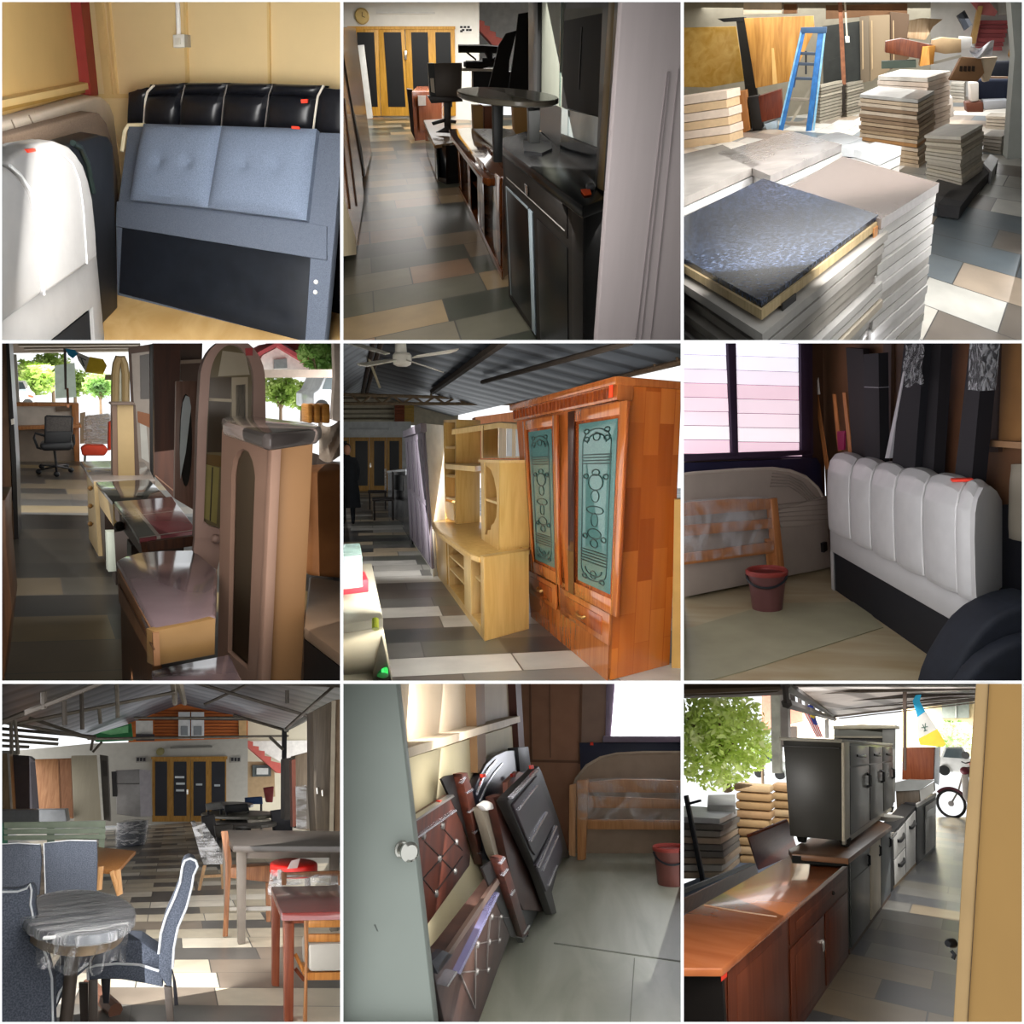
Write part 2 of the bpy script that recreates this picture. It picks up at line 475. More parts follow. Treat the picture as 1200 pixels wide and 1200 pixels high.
def wrap(alpha=.35, scale=9., stretch=(1, 1, 4), col='#e8e8ea'):
    """crinkled clear plastic wrap"""
    key = ('wrap', alpha, scale, stretch, col)
    if key in MATS: return MATS[key]
    m, nt, b = _new('plastic_wrap'); b.inputs['Roughness'].default_value = .2; b.inputs['Base Color'].default_value = lin(col)
    n = nt.nodes.new('ShaderNodeTexNoise'); n.inputs['Scale'].default_value = scale; n.inputs['Detail'].default_value = 6; n.inputs['Distortion'].default_value = 2
    nt.links.new(_coords(nt, stretch), n.inputs['Vector']); _bump(nt, b, n.outputs['Fac'], .9, .05)
    tr = nt.nodes.new('ShaderNodeBsdfTransparent'); mx = nt.nodes.new('ShaderNodeMixShader')
    r = _ramp(nt, n.outputs['Fac'], [(.42, (alpha * .25,) * 3 + (1,)), (.5, (alpha,) * 3 + (1,)), (.62, (min(1, alpha * 2.2),) * 3 + (1,))])
    nt.links.new(r, mx.inputs[0]); nt.links.new(tr.outputs[0], mx.inputs[1]); nt.links.new(b.outputs[0], mx.inputs[2]); nt.links.new(mx.outputs[0], nt.nodes['Material Output'].inputs['Surface'])
    MATS[key] = m; return m


def lit(col, k=1.):
    """daylit pane"""
    key = ('lit', col, k)
    if key in MATS: return MATS[key]
    m, nt, b = _new('daylit_pane'); b.inputs['Base Color'].default_value = lin(col); b.inputs['Roughness'].default_value = .2
    b.inputs['Emission Color'].default_value = lin(col); b.inputs['Emission Strength'].default_value = k
    n = nt.nodes.new('ShaderNodeTexNoise'); n.inputs['Scale'].default_value = 3
    nt.links.new(_coords(nt), n.inputs['Vector']); c = lin(col)
    nt.links.new(_ramp(nt, n.outputs['Fac'], [(.3, tuple(x * .93 for x in c[:3]) + (1,)), (.7, c)]), b.inputs['Emission Color'])
    MATS[key] = m; return m


def leafy(c1, c2, c3, scale=14.):
    key = ('leafy', c1, c2, c3)
    if key in MATS: return MATS[key]
    m, nt, b = _new('leaves_' + c2.strip('#')); b.inputs['Roughness'].default_value = .6
    n = nt.nodes.new('ShaderNodeTexNoise'); n.inputs['Scale'].default_value = scale; n.inputs['Detail'].default_value = 3
    nt.links.new(_coords(nt), n.inputs['Vector'])
    nt.links.new(_ramp(nt, n.outputs['Fac'], [(.32, lin(c1)), (.5, lin(c2)), (.68, lin(c3))]), b.inputs['Base Color'])
    tl = nt.nodes.new('ShaderNodeBsdfTranslucent'); nt.links.new(b.inputs['Base Color'].links[0].from_socket, tl.inputs['Color']); mx = nt.nodes.new('ShaderNodeMixShader'); mx.inputs[0].default_value = .5
    nt.links.new(b.outputs[0], mx.inputs[1]); nt.links.new(tl.outputs[0], mx.inputs[2]); nt.links.new(mx.outputs[0], nt.nodes['Material Output'].inputs['Surface'])
    MATS[key] = m; return m


def ribbed(col, dark, per, axis=0, rough=.4, metal=.3, var=.15, trans=0.):
    """corrugated sheet metal: ribs along one local axis"""
    m, nt, b = _new('corrugated_sheet'); b.inputs['Roughness'].default_value = rough; b.inputs['Metallic'].default_value = metal
    w = nt.nodes.new('ShaderNodeTexWave'); w.bands_direction = 'XYZ'[axis]; w.inputs['Scale'].default_value = 1 / per / 3.18; w.inputs['Distortion'].default_value = .3
    nt.links.new(_coords(nt), w.inputs['Vector'])
    n = nt.nodes.new('ShaderNodeTexNoise'); n.inputs['Scale'].default_value = 1.5; nt.links.new(_coords(nt), n.inputs['Vector'])
    c = _ramp(nt, w.outputs['Fac'], [(.12, lin(dark)), (.35, lin(col))])
    d = nt.nodes.new('ShaderNodeMixRGB'); d.blend_type = 'MULTIPLY'; d.inputs[0].default_value = 1; nt.links.new(c, d.inputs[1])
    nt.links.new(_ramp(nt, n.outputs['Fac'], [(.3, (1 - var,) * 3 + (1,)), (.7, (1, 1, 1, 1))]), d.inputs[2]); nt.links.new(d.outputs[0], b.inputs['Base Color'])
    _bump(nt, b, w.outputs['Fac'], .6, .02)
    if trans:                                   # translucent plastic sheet
        tl = nt.nodes.new('ShaderNodeBsdfTranslucent'); nt.links.new(d.outputs[0], tl.inputs['Color']); mx = nt.nodes.new('ShaderNodeMixShader'); mx.inputs[0].default_value = trans
        nt.links.new(b.outputs[0], mx.inputs[1]); nt.links.new(tl.outputs[0], mx.inputs[2]); nt.links.new(mx.outputs[0], nt.nodes['Material Output'].inputs['Surface'])
    return m


def unit(c, p, q):
    v = c.f(*q) - c.f(*p); v.normalize(); return (v.x, v.y)


def rowtiles(c, pal, w, h, row, col=None, **k):
    """tile pattern whose courses follow a traced joint `row` and whose cross joints follow `col`"""
    return tiles(pal, w, h, unit(c, *row), unit(c, *col) if col else (0, 1), **k)


def floor_of(c, name, m, pts, z=0., th=.04):
    """floor slab over traced corner pixels"""
    q = [c.f(x, y, z) for x, y in pts]
    return struct(c, name, MB().prism(q, V((0, 0, -th))), m, base=V((0, 0, z)))


# ------------------------------------------------------------------ bays: measured eye level and vanishing points
C1 = Cell((1.5, 1.5, 399.5, 399.5), (0, 0, 2.927), 100, 4, 1250)
C2 = Cell((401.5, 1.5, 798.5, 399.5), (390, 0, 2.857), 160, -2, 186)
C3 = Cell((800.5, 1.5, 1198.5, 399.5), (790, 0, 2.927), 58, -3.5, 620)
C4 = Cell((1.5, 401.5, 399.5, 798.5), (0, 390, 2.857), 170, 1, 210, 1.4)
C5 = Cell((401.5, 401.5, 798.5, 798.5), (390, 390, 2.857), 395, 0, 130)
C6 = Cell((800.5, 401.5, 1198.5, 798.5), (790, 390, 2.857), 157, 0, 560)
C7 = Cell((1.5, 800.5, 399.5, 1198.5), (0, 790, 2.927), 350, -4, 600)
C8 = Cell((401.5, 800.5, 798.5, 1198.5), (390, 790, 2.857), 80, 1, 830)
C9 = Cell((800.5, 800.5, 1198.5, 1198.5), (790, 790, 2.927), 235, 3, 1080)

# made-up partitions round the bays: white front edges, grey depths that block light
white_wall = plain('#f6f6f6', .6, var=.02); grey_wall = plain('#8c8c8a', .9, var=.05)
D0, D1 = 1.7, 75.


def slab(name, a, b, w=3.):
    """thin partition through the sight line a-b (pixels), running back from the viewer"""
    ra, rb = wray(*a), wray(*b); n = ra.cross(rb).normalized() * (w / F * D0 / 2)
    for a_, b_, m, nm in ((D0, D0 + .03, white_wall, 'trim_1'), (D0 + .03, D1, grey_wall, name)):
        q = [CAM + ra * a_, CAM + rb * a_, CAM + rb * b_, CAM + ra * b_]
        mb = MB().hexa([p - n for p in q], [p + n for p in q])
        o = to_object(nm, mb.b, q[0].copy(), m); o.location = q[0]; o['kind'] = 'structure'


slab('added_partition', (400.5, 0), (400.5, 1200)); slab('added_partition', (799.5, 0), (799.5, 1200))
slab('added_partition', (0, 400.5), (1200, 400.5)); slab('added_partition', (0, 799.7), (1200, 799.7))
slab('wall_left', (-.2, 0), (-.2, 1200)); slab('wall_right', (1200.2, 0), (1200.2, 1200))
slab('ceiling', (0, -.2), (1200, -.2)); slab('floor', (0, 1200.2), (1200, 1200.2))  # outer slabs added to keep stray light out, no room's own surfaces

# ================================================================== bay 1: upholstered headboards in the corner of an ochre room
c = C1
c.light('top', 2.2, 3.2, 42, (1, .98, .95), 50); c.light('right', 2.2, 3.0, 5, (.97, .98, 1), 50); c.light('bottom', 2.2, 2.9, 3, (1, .98, .95), 45)
floor_of(c, 'floor', wood('#b08c57', '#c9a873', .25, (1.2, .4, 1), 3), [(-100, 1400), (1400, 1400), (1400, 700), (-100, 700)])
cor = c.f(385, 860)
back = c.vert(cor, c.f(1200, 1045)); left = c.vert(cor, c.f(220, 1005))
ochre = plain('#dfc594', .6, var=.05, scale=2); ochre_shaded = plain('#cdab70', .65, var=.06, scale=2)  # left wall's ochre is darkened in the colour for its shade
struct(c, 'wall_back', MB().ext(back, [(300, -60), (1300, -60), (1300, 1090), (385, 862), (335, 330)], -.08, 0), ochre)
struct(c, 'wall_left', MB().ext(left, [(-60, -60), (310, -60), (345, 330), (385, 862), (-60, 1300)], -.08, 0), ochre_shaded)
trim = plain('#d6b67c', .55, var=.05)
for i, (a, b, w) in enumerate((((365, -30), (397, 322), 9), ((332, -30), (372, 330), 26), ((631, -30), (644, 420), 8), ((918, -30), (924, 420), 7))):
    struct(c, 'trim_%d' % (i + 1), MB().bar(back, a, b, w, 0, .02), trim)
struct(c, 'trim_5', MB().ext(back, [(335, 322), (470, 322), (470, 337), (335, 338)], 0, .025), trim)
struct(c, 'trim_6', MB().ext(left, [(-30, 352), (318, 281), (320, 303), (-30, 378)], 0, .05), trim)
struct(c, 'trim_7', MB().ext(left, [(-30, 378), (320, 303), (320, 312), (-30, 392)], 0, .03), plain('#a8823f', .6))
struct(c, 'trim_8', MB().ext(left, [(274, -20), (303, -20), (338, 326), (312, 328)], 0, .06), plain('#8c2a22', .5))
with T(c, 'power_socket', 'small white wall switch with a conduit above the black leather headboard', 'switch') as t:
    t.p('box', MB().ext(back, [(592, 119), (629, 117), (630, 162), (594, 164)], 0, .04, .004), plain('#e9e6dd', .4))
    t.p('rocker', MB().ext(back, [(600, 130), (616, 129), (617, 152), (601, 153)], .04, .052), plain('#d8d4c8', .4))
    t.p('conduit', MB().tube([back.at(608, -30, .02), back.at(613, 120, .02)], .014, 8), plain('#eeebe4', .4))
with T(c, 'back_box', 'grey socket side plate beside the white wall switch', 'plate') as t:
    t.p('plate', MB().ext(back, [(631, 118), (643, 119), (645, 161), (632, 162)], 0, .03), plain('#9c9484', .5))
# black tufted leather headboard against the back wall
bl = plain('#16171c', .28, var=.25, scale=30, bump=.05); pip = plain('#d4cdbf', .5); red = plain('#f0422c', .6)
A, Bp = c.f(415, 905), c.f(1190, 1082); Pb = c.vert(A, Bp)
with T(c, 'headboard', 'black tufted leather headboard with white piping standing at the back wall', 'headboard') as t:
    t.p('body', MB().ext(Pb, [(440, 345), (452, 315), (470, 305), (1168, 305), (1240, 330), (1200, 1100), (425, 925)], -.1, 0, .01), bl)
    xs = [(503, 497), (622, 618), (770, 760), (925, 908), (1092, 1080)]
    for k in range(4):
        (a0, b0), (a1, b1) = xs[k], xs[k + 1]; yt = (290, 284, 284, 287, 293)
        t.p('tuft', MB().puff(Pb, [(b0, 470), (b1, 490), (a1, yt[k + 1] + 34), (a0, yt[k] + 34)], .07, -.04, .0, 12, 12, 2.4), bl)
        t.p('top_roll', MB().puff(Pb, [(a0 + 1, yt[k] + 40), (a1 - 1, yt[k + 1] + 40), (a1 + 12, yt[k + 1]), (a0 + 12, yt[k])], .045, -.1, -.01, 12, 8, 2.2), bl)
    t.p('wing', MB().puff(Pb, [(436, 470), (495, 470), (503, 300), (441, 318)], .03, -.1, .0, 8, 12), bl)
    t.p('wing', MB().puff(Pb, [(1078, 500), (1190, 500), (1200, 312), (1100, 300)], .03, -.1, .0, 8, 12), bl)
    for k, pts in enumerate((((492, 440), (495, 400), (499, 340), (506, 315), (528, 292)), ((618, 440), (622, 345), (634, 292)), ((758, 440), (768, 335), (780, 290)), ((908, 440), (922, 325), (935, 290)), ((1075, 445), (1080, 400), (1090, 330), (1110, 293)))):
        t.p('piping', MB().tube([Pb.at(x, y, .035) for x, y in pts], .007 if k in (0, 4) else .004, 6), pip if k in (0, 4) else plain('#6f6a66', .5))
    t.p('sticker', MB().ext(Pb, [(1032, 341), (1053, 340), (1053, 353), (1033, 354)], .06, .075), red, label='red price sticker')
# grey fabric headboard leaning on it
BL, BR = c.f(402, 1012), c.f(1112, 1186)
Pg = c.plane(BL, BR, c.f(440, 428, c.up(BL, 428).z * .975))
gf = fabric('#4b5260', '#5c6472', 220); gl = fabric('#5a6577', '#727e92', 260)
with T(c, 'headboard', 'grey fabric headboard with padded top leaning in front of the black leather one', 'headboard') as t:
    t.p('frame', MB().ext(Pg, [(440, 430), (1178, 456), (1112, 1190), (400, 1012), (396, 760)], -.06, 0, .008), gf)
    cl = t.p('lower_cloth', MB().puff(Pg, [(408, 1004), (1046, 1172), (1064, 884), (420, 778)], .012, -.01, .004, 18, 14, 5, ((.45, .5, .12, .012), (.7, .3, .1, .01), (.85, .2, .07, .012), (.3, .25, .09, .01))), plain('#12161d', .5, var=.2, scale=14, bump=.15))
    t.p('pad', MB().puff(Pg, [(445, 685), (712, 713), (760, 432), (492, 424)], .06, 0, .04, 20, 16, 4, ((.36, .49, .06, .03), (.72, .5, .06, .03))), gl)
    t.p('pad', MB().puff(Pg, [(712, 713), (1050, 756), (1086, 442), (760, 432)], .06, 0, .04, 20, 16, 4, ((.34, .52, .05, .03), (.68, .53, .05, .03))), gl)
    t.p('apron', MB().ext(Pg, [(400, 690), (1120, 775), (1120, 892), (396, 776)], -.0, .012, .003), gf)
    t.p('piping', MB().tube([Pg.at(418, 520, .0), Pg.at(428, 450, .0), Pg.at(440, 429, 0), Pg.at(498, 429, 0)], .012, 6), plain('#cdbf9f', .7))
    for x, y in ((1085, 968), (1083, 1003)): t.p('bolt', MB().lathe(Pg.at(x, y, .0), [(.013, 0), (.013, .008), (.008, .014), (0, .015)], 14, Pg.n), plain('#e8e6e0', .3))
    t.p('sticker', MB().ext(Pg, [(1000, 432), (1026, 434), (1026, 441), (1000, 440)], .05, .062), red)
# row leaning at the left wall
def board(A, B, lean, topx):
    a, b = c.f(*A), c.f(*B); return c.plane(a, b, c.f(*topx, c.up(b, topx[1]).z * lean))
cream = plain('#cdbfae', .45, var=.06, bump=.03); Pc = board((120, 1183), (420, 900), .99, (370, 340))
with T(c, 'headboard', 'cream leather headboard rearmost of the row at the left wall', 'headboard') as t:
    t.p('body', MB().ext(Pc, [(-60, 448), (55, 408), (325, 332), (350, 332), (375, 352), (402, 420), (418, 500), (420, 900), (-60, 1350)], -.1, .0, .02, 3), cream)
    for x0, y0, x1, y1 in ((40, 412, 52, 480), (100, 396, 118, 470)): t.p('seam', MB().tube([Pc.at(x0, y0, .003), Pc.at((x0 + x1) / 2 + 5, (y0 + y1) / 2 - 8, .003), Pc.at(x1, y1, .003)], .004, 6), plain('#9b8c7c', .6))
Pt = board((120, 1275), (408, 975), .99, (350, 395))
one(c, 'headboard', MB().ext(Pt, [(-60, 492), (318, 385), (342, 388), (366, 420), (384, 480), (405, 620), (408, 975), (-60, 1460)], -.08, 0, .015, 3), fabric('#6f5c4c', '#85705d', 200), 'taupe brown fabric headboard between the cream and the black ones at left', 'headboard')
Pk = board((200, 1286), (404, 1055), .99, (385, 475))
with T(c, 'headboard', 'plain black headboard directly behind the near white leather one', 'headboard') as t:
    t.p('body', MB().ext(Pk, [(150, 520), (340, 462), (372, 470), (388, 500), (404, 1058), (372, 1091), (200, 1286)], -.1, 0, .012, 3), plain('#14161a', .5, var=.3, scale=10))
    t.p('rim', MB().tube([Pk.at(250, 490, .01), Pk.at(275, 505, .01), Pk.at(300, 560, .01), Pk.at(320, 660, .01)], .014, 8), plain('#1c2624', .3))
wl = plain('#8a8886', .4, var=.04, scale=12, bump=.06)
Pw = c.vert(c.f(-10, 1632), c.f(362, 1180))
with T(c, 'headboard', 'white leather headboard with curved seams nearest at lower left', 'headboard') as t:
    t.p('body', MB().ext(Pw, [(-60, 590), (30, 536), (110, 500), (190, 486), (240, 506), (286, 566), (318, 684), (334, 886), (362, 1182), (328, 1182), (320, 1054), (170, 1176), (-60, 1400)], -.1, 0, .012, 2), wl)
    t.p('lower_cloth', MB().ext(Pw, [(100, 1230), (320, 1056), (328, 1182), (200, 1290)], -.06, -.02), plain('#0c0e11', .7))
    t.p('cushion', MB().ext(Pw, [(-60, 610), (-60, 1172), (148, 1013), (140, 930), (130, 800), (118, 715), (100, 650), (70, 602), (34, 570), (10, 566)], 0, .075, .03, 4), wl)
    t.p('cushion', MB().ext(Pw, [(36, 568), (72, 600), (102, 648), (120, 712), (133, 800), (143, 930), (151, 1012), (240, 950), (302, 905), (334, 884), (329, 790), (318, 684), (304, 620), (286, 566), (262, 528), (240, 504), (190, 484), (110, 496), (70, 516), (40, 540)], 0, .075, .03, 4), wl)
    t.p('seam', MB().tube([Pw.at(x, y, .07) for x, y in ((34, 568), (72, 602), (102, 650), (120, 715), (133, 800), (143, 930), (150, 1012))], .006, 6), plain('#c9c9c9', .5))
    t.p('seam', MB().tube([Pw.at(x, y, .076) for x, y in ((205, 520), (248, 560), (272, 620), (286, 720), (298, 905))], .004, 6), plain('#c2c2c4', .5))
    t.p('sticker', MB().ext(Pw, [(95, 513), (121, 509), (124, 519), (99, 524)], .07, .082), red, label='red price sticker')

# ================================================================== bay 2: narrow aisle of tv benches and a black cabinet
c = C2
c.light('left', 1.9, 2.4, 4, (1, .97, .95), 50); c.light('top', 2.9, 5, 24, (1, .97, .93), 20); c.light('top', 12.8, 16, 330, (1, .98, .95), 2); c.light('left', 4, 15, 40, (1, .97, .93), 3)
t2 = rowtiles(c, ['#8d7a5f', '#54574a', '#35382f', '#9a7a5e', '#6f6c5d', '#a38c69', '#44473d', '#827a68'], .95, .50, ((120, 1105), (480, 1030)), ((470, 1030), (515, 1135)), rough=.3)
floor_of(c, 'floor', t2, [(-60, 1400), (1300, 1400), (1300, 385), (-60, 385)])
Yw = c.f(150, 392).y; fw = c.front(Yw)
struct(c, 'wall_back', MB().ext(fw, [(-60, -60), (490, -60), (490, 420), (-60, 420)], -.2, 0), plain('#dedcd3', .8, var=.03))
struct(c, 'wall_beyond', MB().ext(c.front(Yw + 5), [(440, -60), (760, -60), (760, 330), (440, 330)], -.2, 0), plain('#f0f0ee', .8))
pn2 = wood('#a87a24', '#c9963c', .4)
with T(c, 'folding_door', 'row of pine framed glazed doors closing the far end of the narrow aisle', 'door') as t:
    for (x0, x1, g0, g1, s) in ((52, 152, 80, 138, 8), (152, 240, 170, 228, 10), (243, 330, 262, 318, 6), (330, 408, 343, 394, 4)):
        f_ = t.p('door_leaf', MB().ext(fw, [(x0, 92), (x1, 92), (x1 + s, 388), (x0 + s, 388)], .01, .07, .004), pn2)
        t.p('pane', MB().ext(fw, [(g0, 108), (g1, 108), (g1 + s * 1.6, 358), (g0 + s * 1.6, 358)], .065, .076), plain('#0b0d0e', .45, var=.3, scale=1.5), f_)
    t.p('door_handle', MB().ext(fw, [(240, 170), (248, 170), (248, 200), (240, 200)], .07, .13, .004), plain('#c9c7c0', .25, .9))
    t.p('head_rail', MB().ext(fw, [(48, 88), (410, 88), (410, 98), (48, 98)], .0, .09), pn2)
with T(c, 'wall_clock', 'round gold rimmed clock on the white wall above the aisle doors', 'clock') as t:
    q = fw.at(98, 54, .0); r = c.m(24, c.dep(q))
    t.p('rim', MB().lathe(q, [(r * .8, 0), (r, .02), (r, .05), (r * .86, .06), (r * .82, .04)], 28, (0, -1, 0)), plain('#bfa566', .4, .3)); t.p('dial', MB().lathe(q, [(0, .03), (r * .84, .03), (r * .84, 0), (0, 0)], 28, (0, -1, 0)), plain('#d9cfae', .5))
    t.p('hand', MB().bar(fw, (98, 54), (98, 40), 2, .04, .05), plain('#3a3020')); t.p('hand', MB().bar(fw, (98, 54), (108, 58), 2, .04, .05), plain('#3a3020'))
one(c, 'wall_light', MB().ext(fw, [(146, 40), (342, 40), (342, 46), (146, 46)], 0, .08), plain('#c9c8c2', .5), 'thin strip light fixed above the pine doors right of the round clock', 'lamp')
with T(c, 'vent_block', 'black and white pierced vent block high on the white wall right of the doors', 'vent') as t:
    t.p('block', MB().ext(fw, [(424, 86), (466, 86), (466, 108), (424, 108)], 0, .02), plain('#e6e4de'))
    for x, y in ((426, 87), (438, 87), (450, 87), (432, 97), (446, 97), (456, 97), (426, 101)): t.p('hole', MB().ext(fw, [(x, y), (x + 9, y), (x + 9, y + 7), (x, y + 7)], .02, .03), plain('#191919'))
with T(c, 'staircase', 'red stepped stair side rising outside the white wall at top', 'stairs') as t:
    b5 = c.front(Yw + 2)
    t.p('stringer', MB().ext(b5, [(490, 66), (508, 72), (508, 84), (526, 88), (526, 102), (546, 108), (546, 122), (570, 130), (570, 165), (545, 160), (490, 100)], -.6, 0), plain('#d9766c', .7))
# fridge and wardrobes, left side
PL = c.vert(c.f(78, 852), c.f(133, 500))
one(c, 'fridge', MB().ext(c.front(Yw - .6), [(80, 152), (104, 150), (134, 396), (112, 400), (84, 398)], -.3, 0, .01), plain('#c9c9c4', .4), 'white fridge edge peeping out behind the brown wardrobes before the far doors', 'fridge')
w2 = wood('#a06a42', '#b98258', .25, (5, 5, .7), 2, .3)
with T(c, 'wardrobe', 'light brown wardrobe far along the left side of the aisle, before the fridge', 'wardrobe') as t:
    t.p('carcass', MB().ext(PL, [(-60, 95), (40, 92), (76, 92), (130, 512), (108, 590), (98, 500), (60, 330), (30, 150), (-60, 120)], -.5, 0), w2)
    t.p('door_edge', MB().ext(PL, [(62, 330), (98, 500), (110, 588), (106, 592), (90, 500), (36, 180), (30, 150)], 0, .012), plain('#23211e', .4))
with T(c, 'wardrobe', 'glossy brown wardrobe with a cream plinth nearest on the left edge of the aisle', 'wardrobe') as t:
    t.p('carcass', MB().ext(PL, [(-60, 150), (30, 160), (90, 505), (104, 660), (80, 830), (-60, 870)], -.5, .0), w2)
    t.p('groove', MB().bar(PL, (40, 330), (82, 690), 3, 0, .008), plain('#5f3c22', .4)); t.p('groove', MB().bar(PL, (36, 480), (60, 700), 3, 0, .008), plain('#5f3c22', .4))
    t.p('plinth', MB().ext(PL, [(-60, 560), (36, 655), (78, 800), (79, 852), (-60, 872)], .0, .03), plain('#b9ab8c', .5))
# cherry cabinet
ch2 = wood('#8a4526', '#a85c36', .22, (4, 4, .8), 2, .4)
B = c.bx((278, 472), (300, 478), (372, 440), (254, 305), (262, 308), 'B')
B = c.bx((274, 472), (365, 462), (372, 430), (264, 306), (366, 306), 'B')
with T(c, 'cabinet', 'cherry red wooden cabinet in the middle of the aisle right of the pine doors', 'cabinet') as t:
    t.p('carcass', MB().bx(B, 0, 1, 0, 1, 0, 1, .01), ch2); t.p('drawer', MB().bx(B, .2, .98, .2, .9, -.03, .0, .005), ch2)
    t.p('side_panel', MB().ext(c.front(B.P(0, 0, 0).y + .02), [(248, 298), (266, 300), (278, 474), (262, 440)], -.3, 0), plain('#3b2216', .4))
    t.p('paper_note', MB().bx(B, .2, .45, .72, .92, -.05, -.03), plain('#d8cdc4', .5))
# low cabinet with the pedestal panel on it
B = c.bx((345, 600), (380, 618), (428, 612), (342, 482), (378, 488), 'B'); zt = B.P(0, 1, 0).z
lowtop = [c.f(x, y, zt + .03) for x, y in ((304, 402), (340, 486), (412, 476), (430, 470), (372, 398))]
with T(c, 'low_cabinet', 'low black glass sided cabinet with a tan top before the cherry cabinet', 'cabinet') as t:
    t.p('carcass', MB().bx(B, 0, 1, 0, 1, 0, 1), plain('#101113', .15, var=.3)); t.p('top', MB().prism(lowtop, V((0, 0, -.04)), .006), wood('#94724a', '#a98557', .35))
    t.p('glass_side', MB().ext(c.vert(c.f(345, 600), c.f(308, 500)), [(306, 415), (346, 490), (350, 602), (312, 505)], -.02, .0), plain('#1d2020', .08))
    t.p('leg', MB().bx(B, .0, .12, 0, 1, -.04, .02), plain('#b9b7b0', .25, .8))
P = c.f(372, 452, zt + .035); D = c.dep(P); dkb = plain('#2b2521', .35, var=.1); fD = c.front(P.y)
with T(c, 'monitor_stand', 'dark brown panel on a pedestal with splayed feet standing on the tan topped cabinet', 'stand') as t:
    t.p('panel', MB().ext(fD, [(340, 212), (433, 210), (430, 332), (346, 330)], -.04, .0, .006), plain('#4a4139', .4)); t.p('side', MB().ext(fD, [(318, 212), (340, 212), (346, 330), (326, 318)], -.3, -.02), plain('#17150f', .4))
    t.p('base_plate', MB().ext(fD, [(318, 322), (432, 326), (436, 340), (330, 346)], -.25, .06, .004), dkb); t.p('column', MB().ext(fD, [(372, 340), (396, 340), (396, 436), (374, 436)], -.05, .03, .004), dkb)
    for q in ([(330, 410), (376, 396), (378, 408), (336, 420)], [(345, 444), (380, 424), (392, 430), (392, 446)], [(392, 400), (414, 404), (412, 414), (392, 412)]): t.p('foot', MB().ext(fD, q, -.03, .04, .003), dkb)
    t.p('label_card', MB().ext(fD, [(326, 262), (338, 262), (342, 312), (330, 308)], -.02, .004), plain('#c4b8a4'))
# tv bench
tb = wood('#5f3014', '#84481f', .15, (3, 3, 3), 2, .6); tbt = wood('#6b3416', '#8a4a20', .1, (1, 6, 1), 2, .7)
B = c.bx((426, 640), (568, 932), (640, 880), (416, 470), (568, 600), 'B'); zt = B.P(0, 1, 0).z
with T(c, 'tv_bench', 'glossy brown wooden television bench with glass doors under the pale round table top', 'tv bench') as t:
    t.p('carcass', MB().bx(B, 0, 1, 0, .1, .02, 1), tb); t.p('back_panel', MB().bx(B, 0, 1, .1, 1, .9, 1), tb); t.p('end_panel', MB().bx(B, .97, 1, .1, 1, 0, .9), tb); t.p('end_panel', MB().bx(B, 0, .03, .1, 1, 0, .9), tb)
    t.p('shelf', MB().bx(B, .03, .97, .5, .53, .1, .9), tb)
    t.p('top', MB().prism([c.f(x, y, zt + .05) for x, y in ((388, 432), (398, 458), (500, 590), (520, 598), (572, 594), (640, 560), (520, 440), (450, 428))], V((0, 0, -.06)), .015), tbt)
    for u in (.0, .3, .56, .62, .9): t.p('stile', MB().bx(B, u, u + .08, .1, 1, -.03, .03, .006), tb)
    for u0, u1 in ((.08, .3), (.68, .9)): t.p('glass_door', MB().bx(B, u0, u1, .12, .96, .0, .02), plain('#2a1f17', .06, var=.3))
    t.p('plinth', MB().bx(B, -.01, 1.01, 0, .1, -.06, .04, .006), tb)
    t.p('tray', MB().prism([c.f(x, y, zt + .07) for x, y in ((470, 430), (550, 500), (640, 480), (600, 432))], V((0, 0, -.015))), plain('#b8b2a2', .15))
# boxes behind
for q, lb, m_ in (([(468, 352), (502, 352), (504, 440), (472, 440)], 'tan box upright behind the round table, left of its front leg', '#b58a50'), ([(604, 352), (656, 350), (656, 460), (610, 452)], 'tan wooden box behind the round table between its two legs', '#b98c52'), ([(508, 356), (560, 356), (560, 436), (508, 436)], 'dark red brown crate end behind the front leg of the round table', '#7d4526')):
    one(c, 'box', MB().ext(c.front(c.f(520, 560).y), q, -.25, .0, .005), wood(m_, m_, .5), lb, 'box')
# exercise machine
Pm = c.front(Yw - 5.5); bkm = plain('#0c0d10', .6)
with T(c, 'exercise_machine', 'black tubular exercise machine frame before the white wall behind the round table', 'exercise machine') as t:
    t.p('handlebar', MB().tube([Pm.at(x, y) for x, y in ((420, 163), (500, 163), (552, 166), (556, 190), (540, 205), (500, 216), (445, 216))], .06, 8), bkm)
    t.p('upright', MB().tube([Pm.at(x, y) for x, y in ((515, 165), (525, 185), (522, 205), (500, 205))], .06, 8), bkm); t.p('console', MB().ext(Pm, [(440, 205), (470, 212), (560, 195), (560, 224), (440, 226)], -.2, 0, .02), bkm)
    t.p('deck', MB().ext(Pm, [(432, 228), (560, 232), (560, 240), (436, 238)], -.3, .05), plain('#c9c6bd', .5)); t.p('cable', MB().tube([Pm.at(440, 168), Pm.at(480, 200)], .015, 5), bkm)
    t.p('body', MB().ext(Pm, [(470, 240), (600, 240), (600, 300), (470, 300)], -.3, 0), plain('#191b22', .5))
Pk2 = c.front(c.f(600, 520).y)
for q, lb in (([(556, 150), (580, 112), (616, 102), (592, 200), (586, 300), (520, 300)], 'dark slanted board left of the taller slanted one behind the round table'), ([(622, 46), (658, 40), (660, 320), (588, 310), (606, 180)], 'taller dark slanted board beside the black cabinet post')):
    one(c, 'slanted_board', MB().ext(Pk2, q, -.06, .0, .006), plain('#1c1a18' if 'taller' in lb else '#181714', .7), lb, 'board')
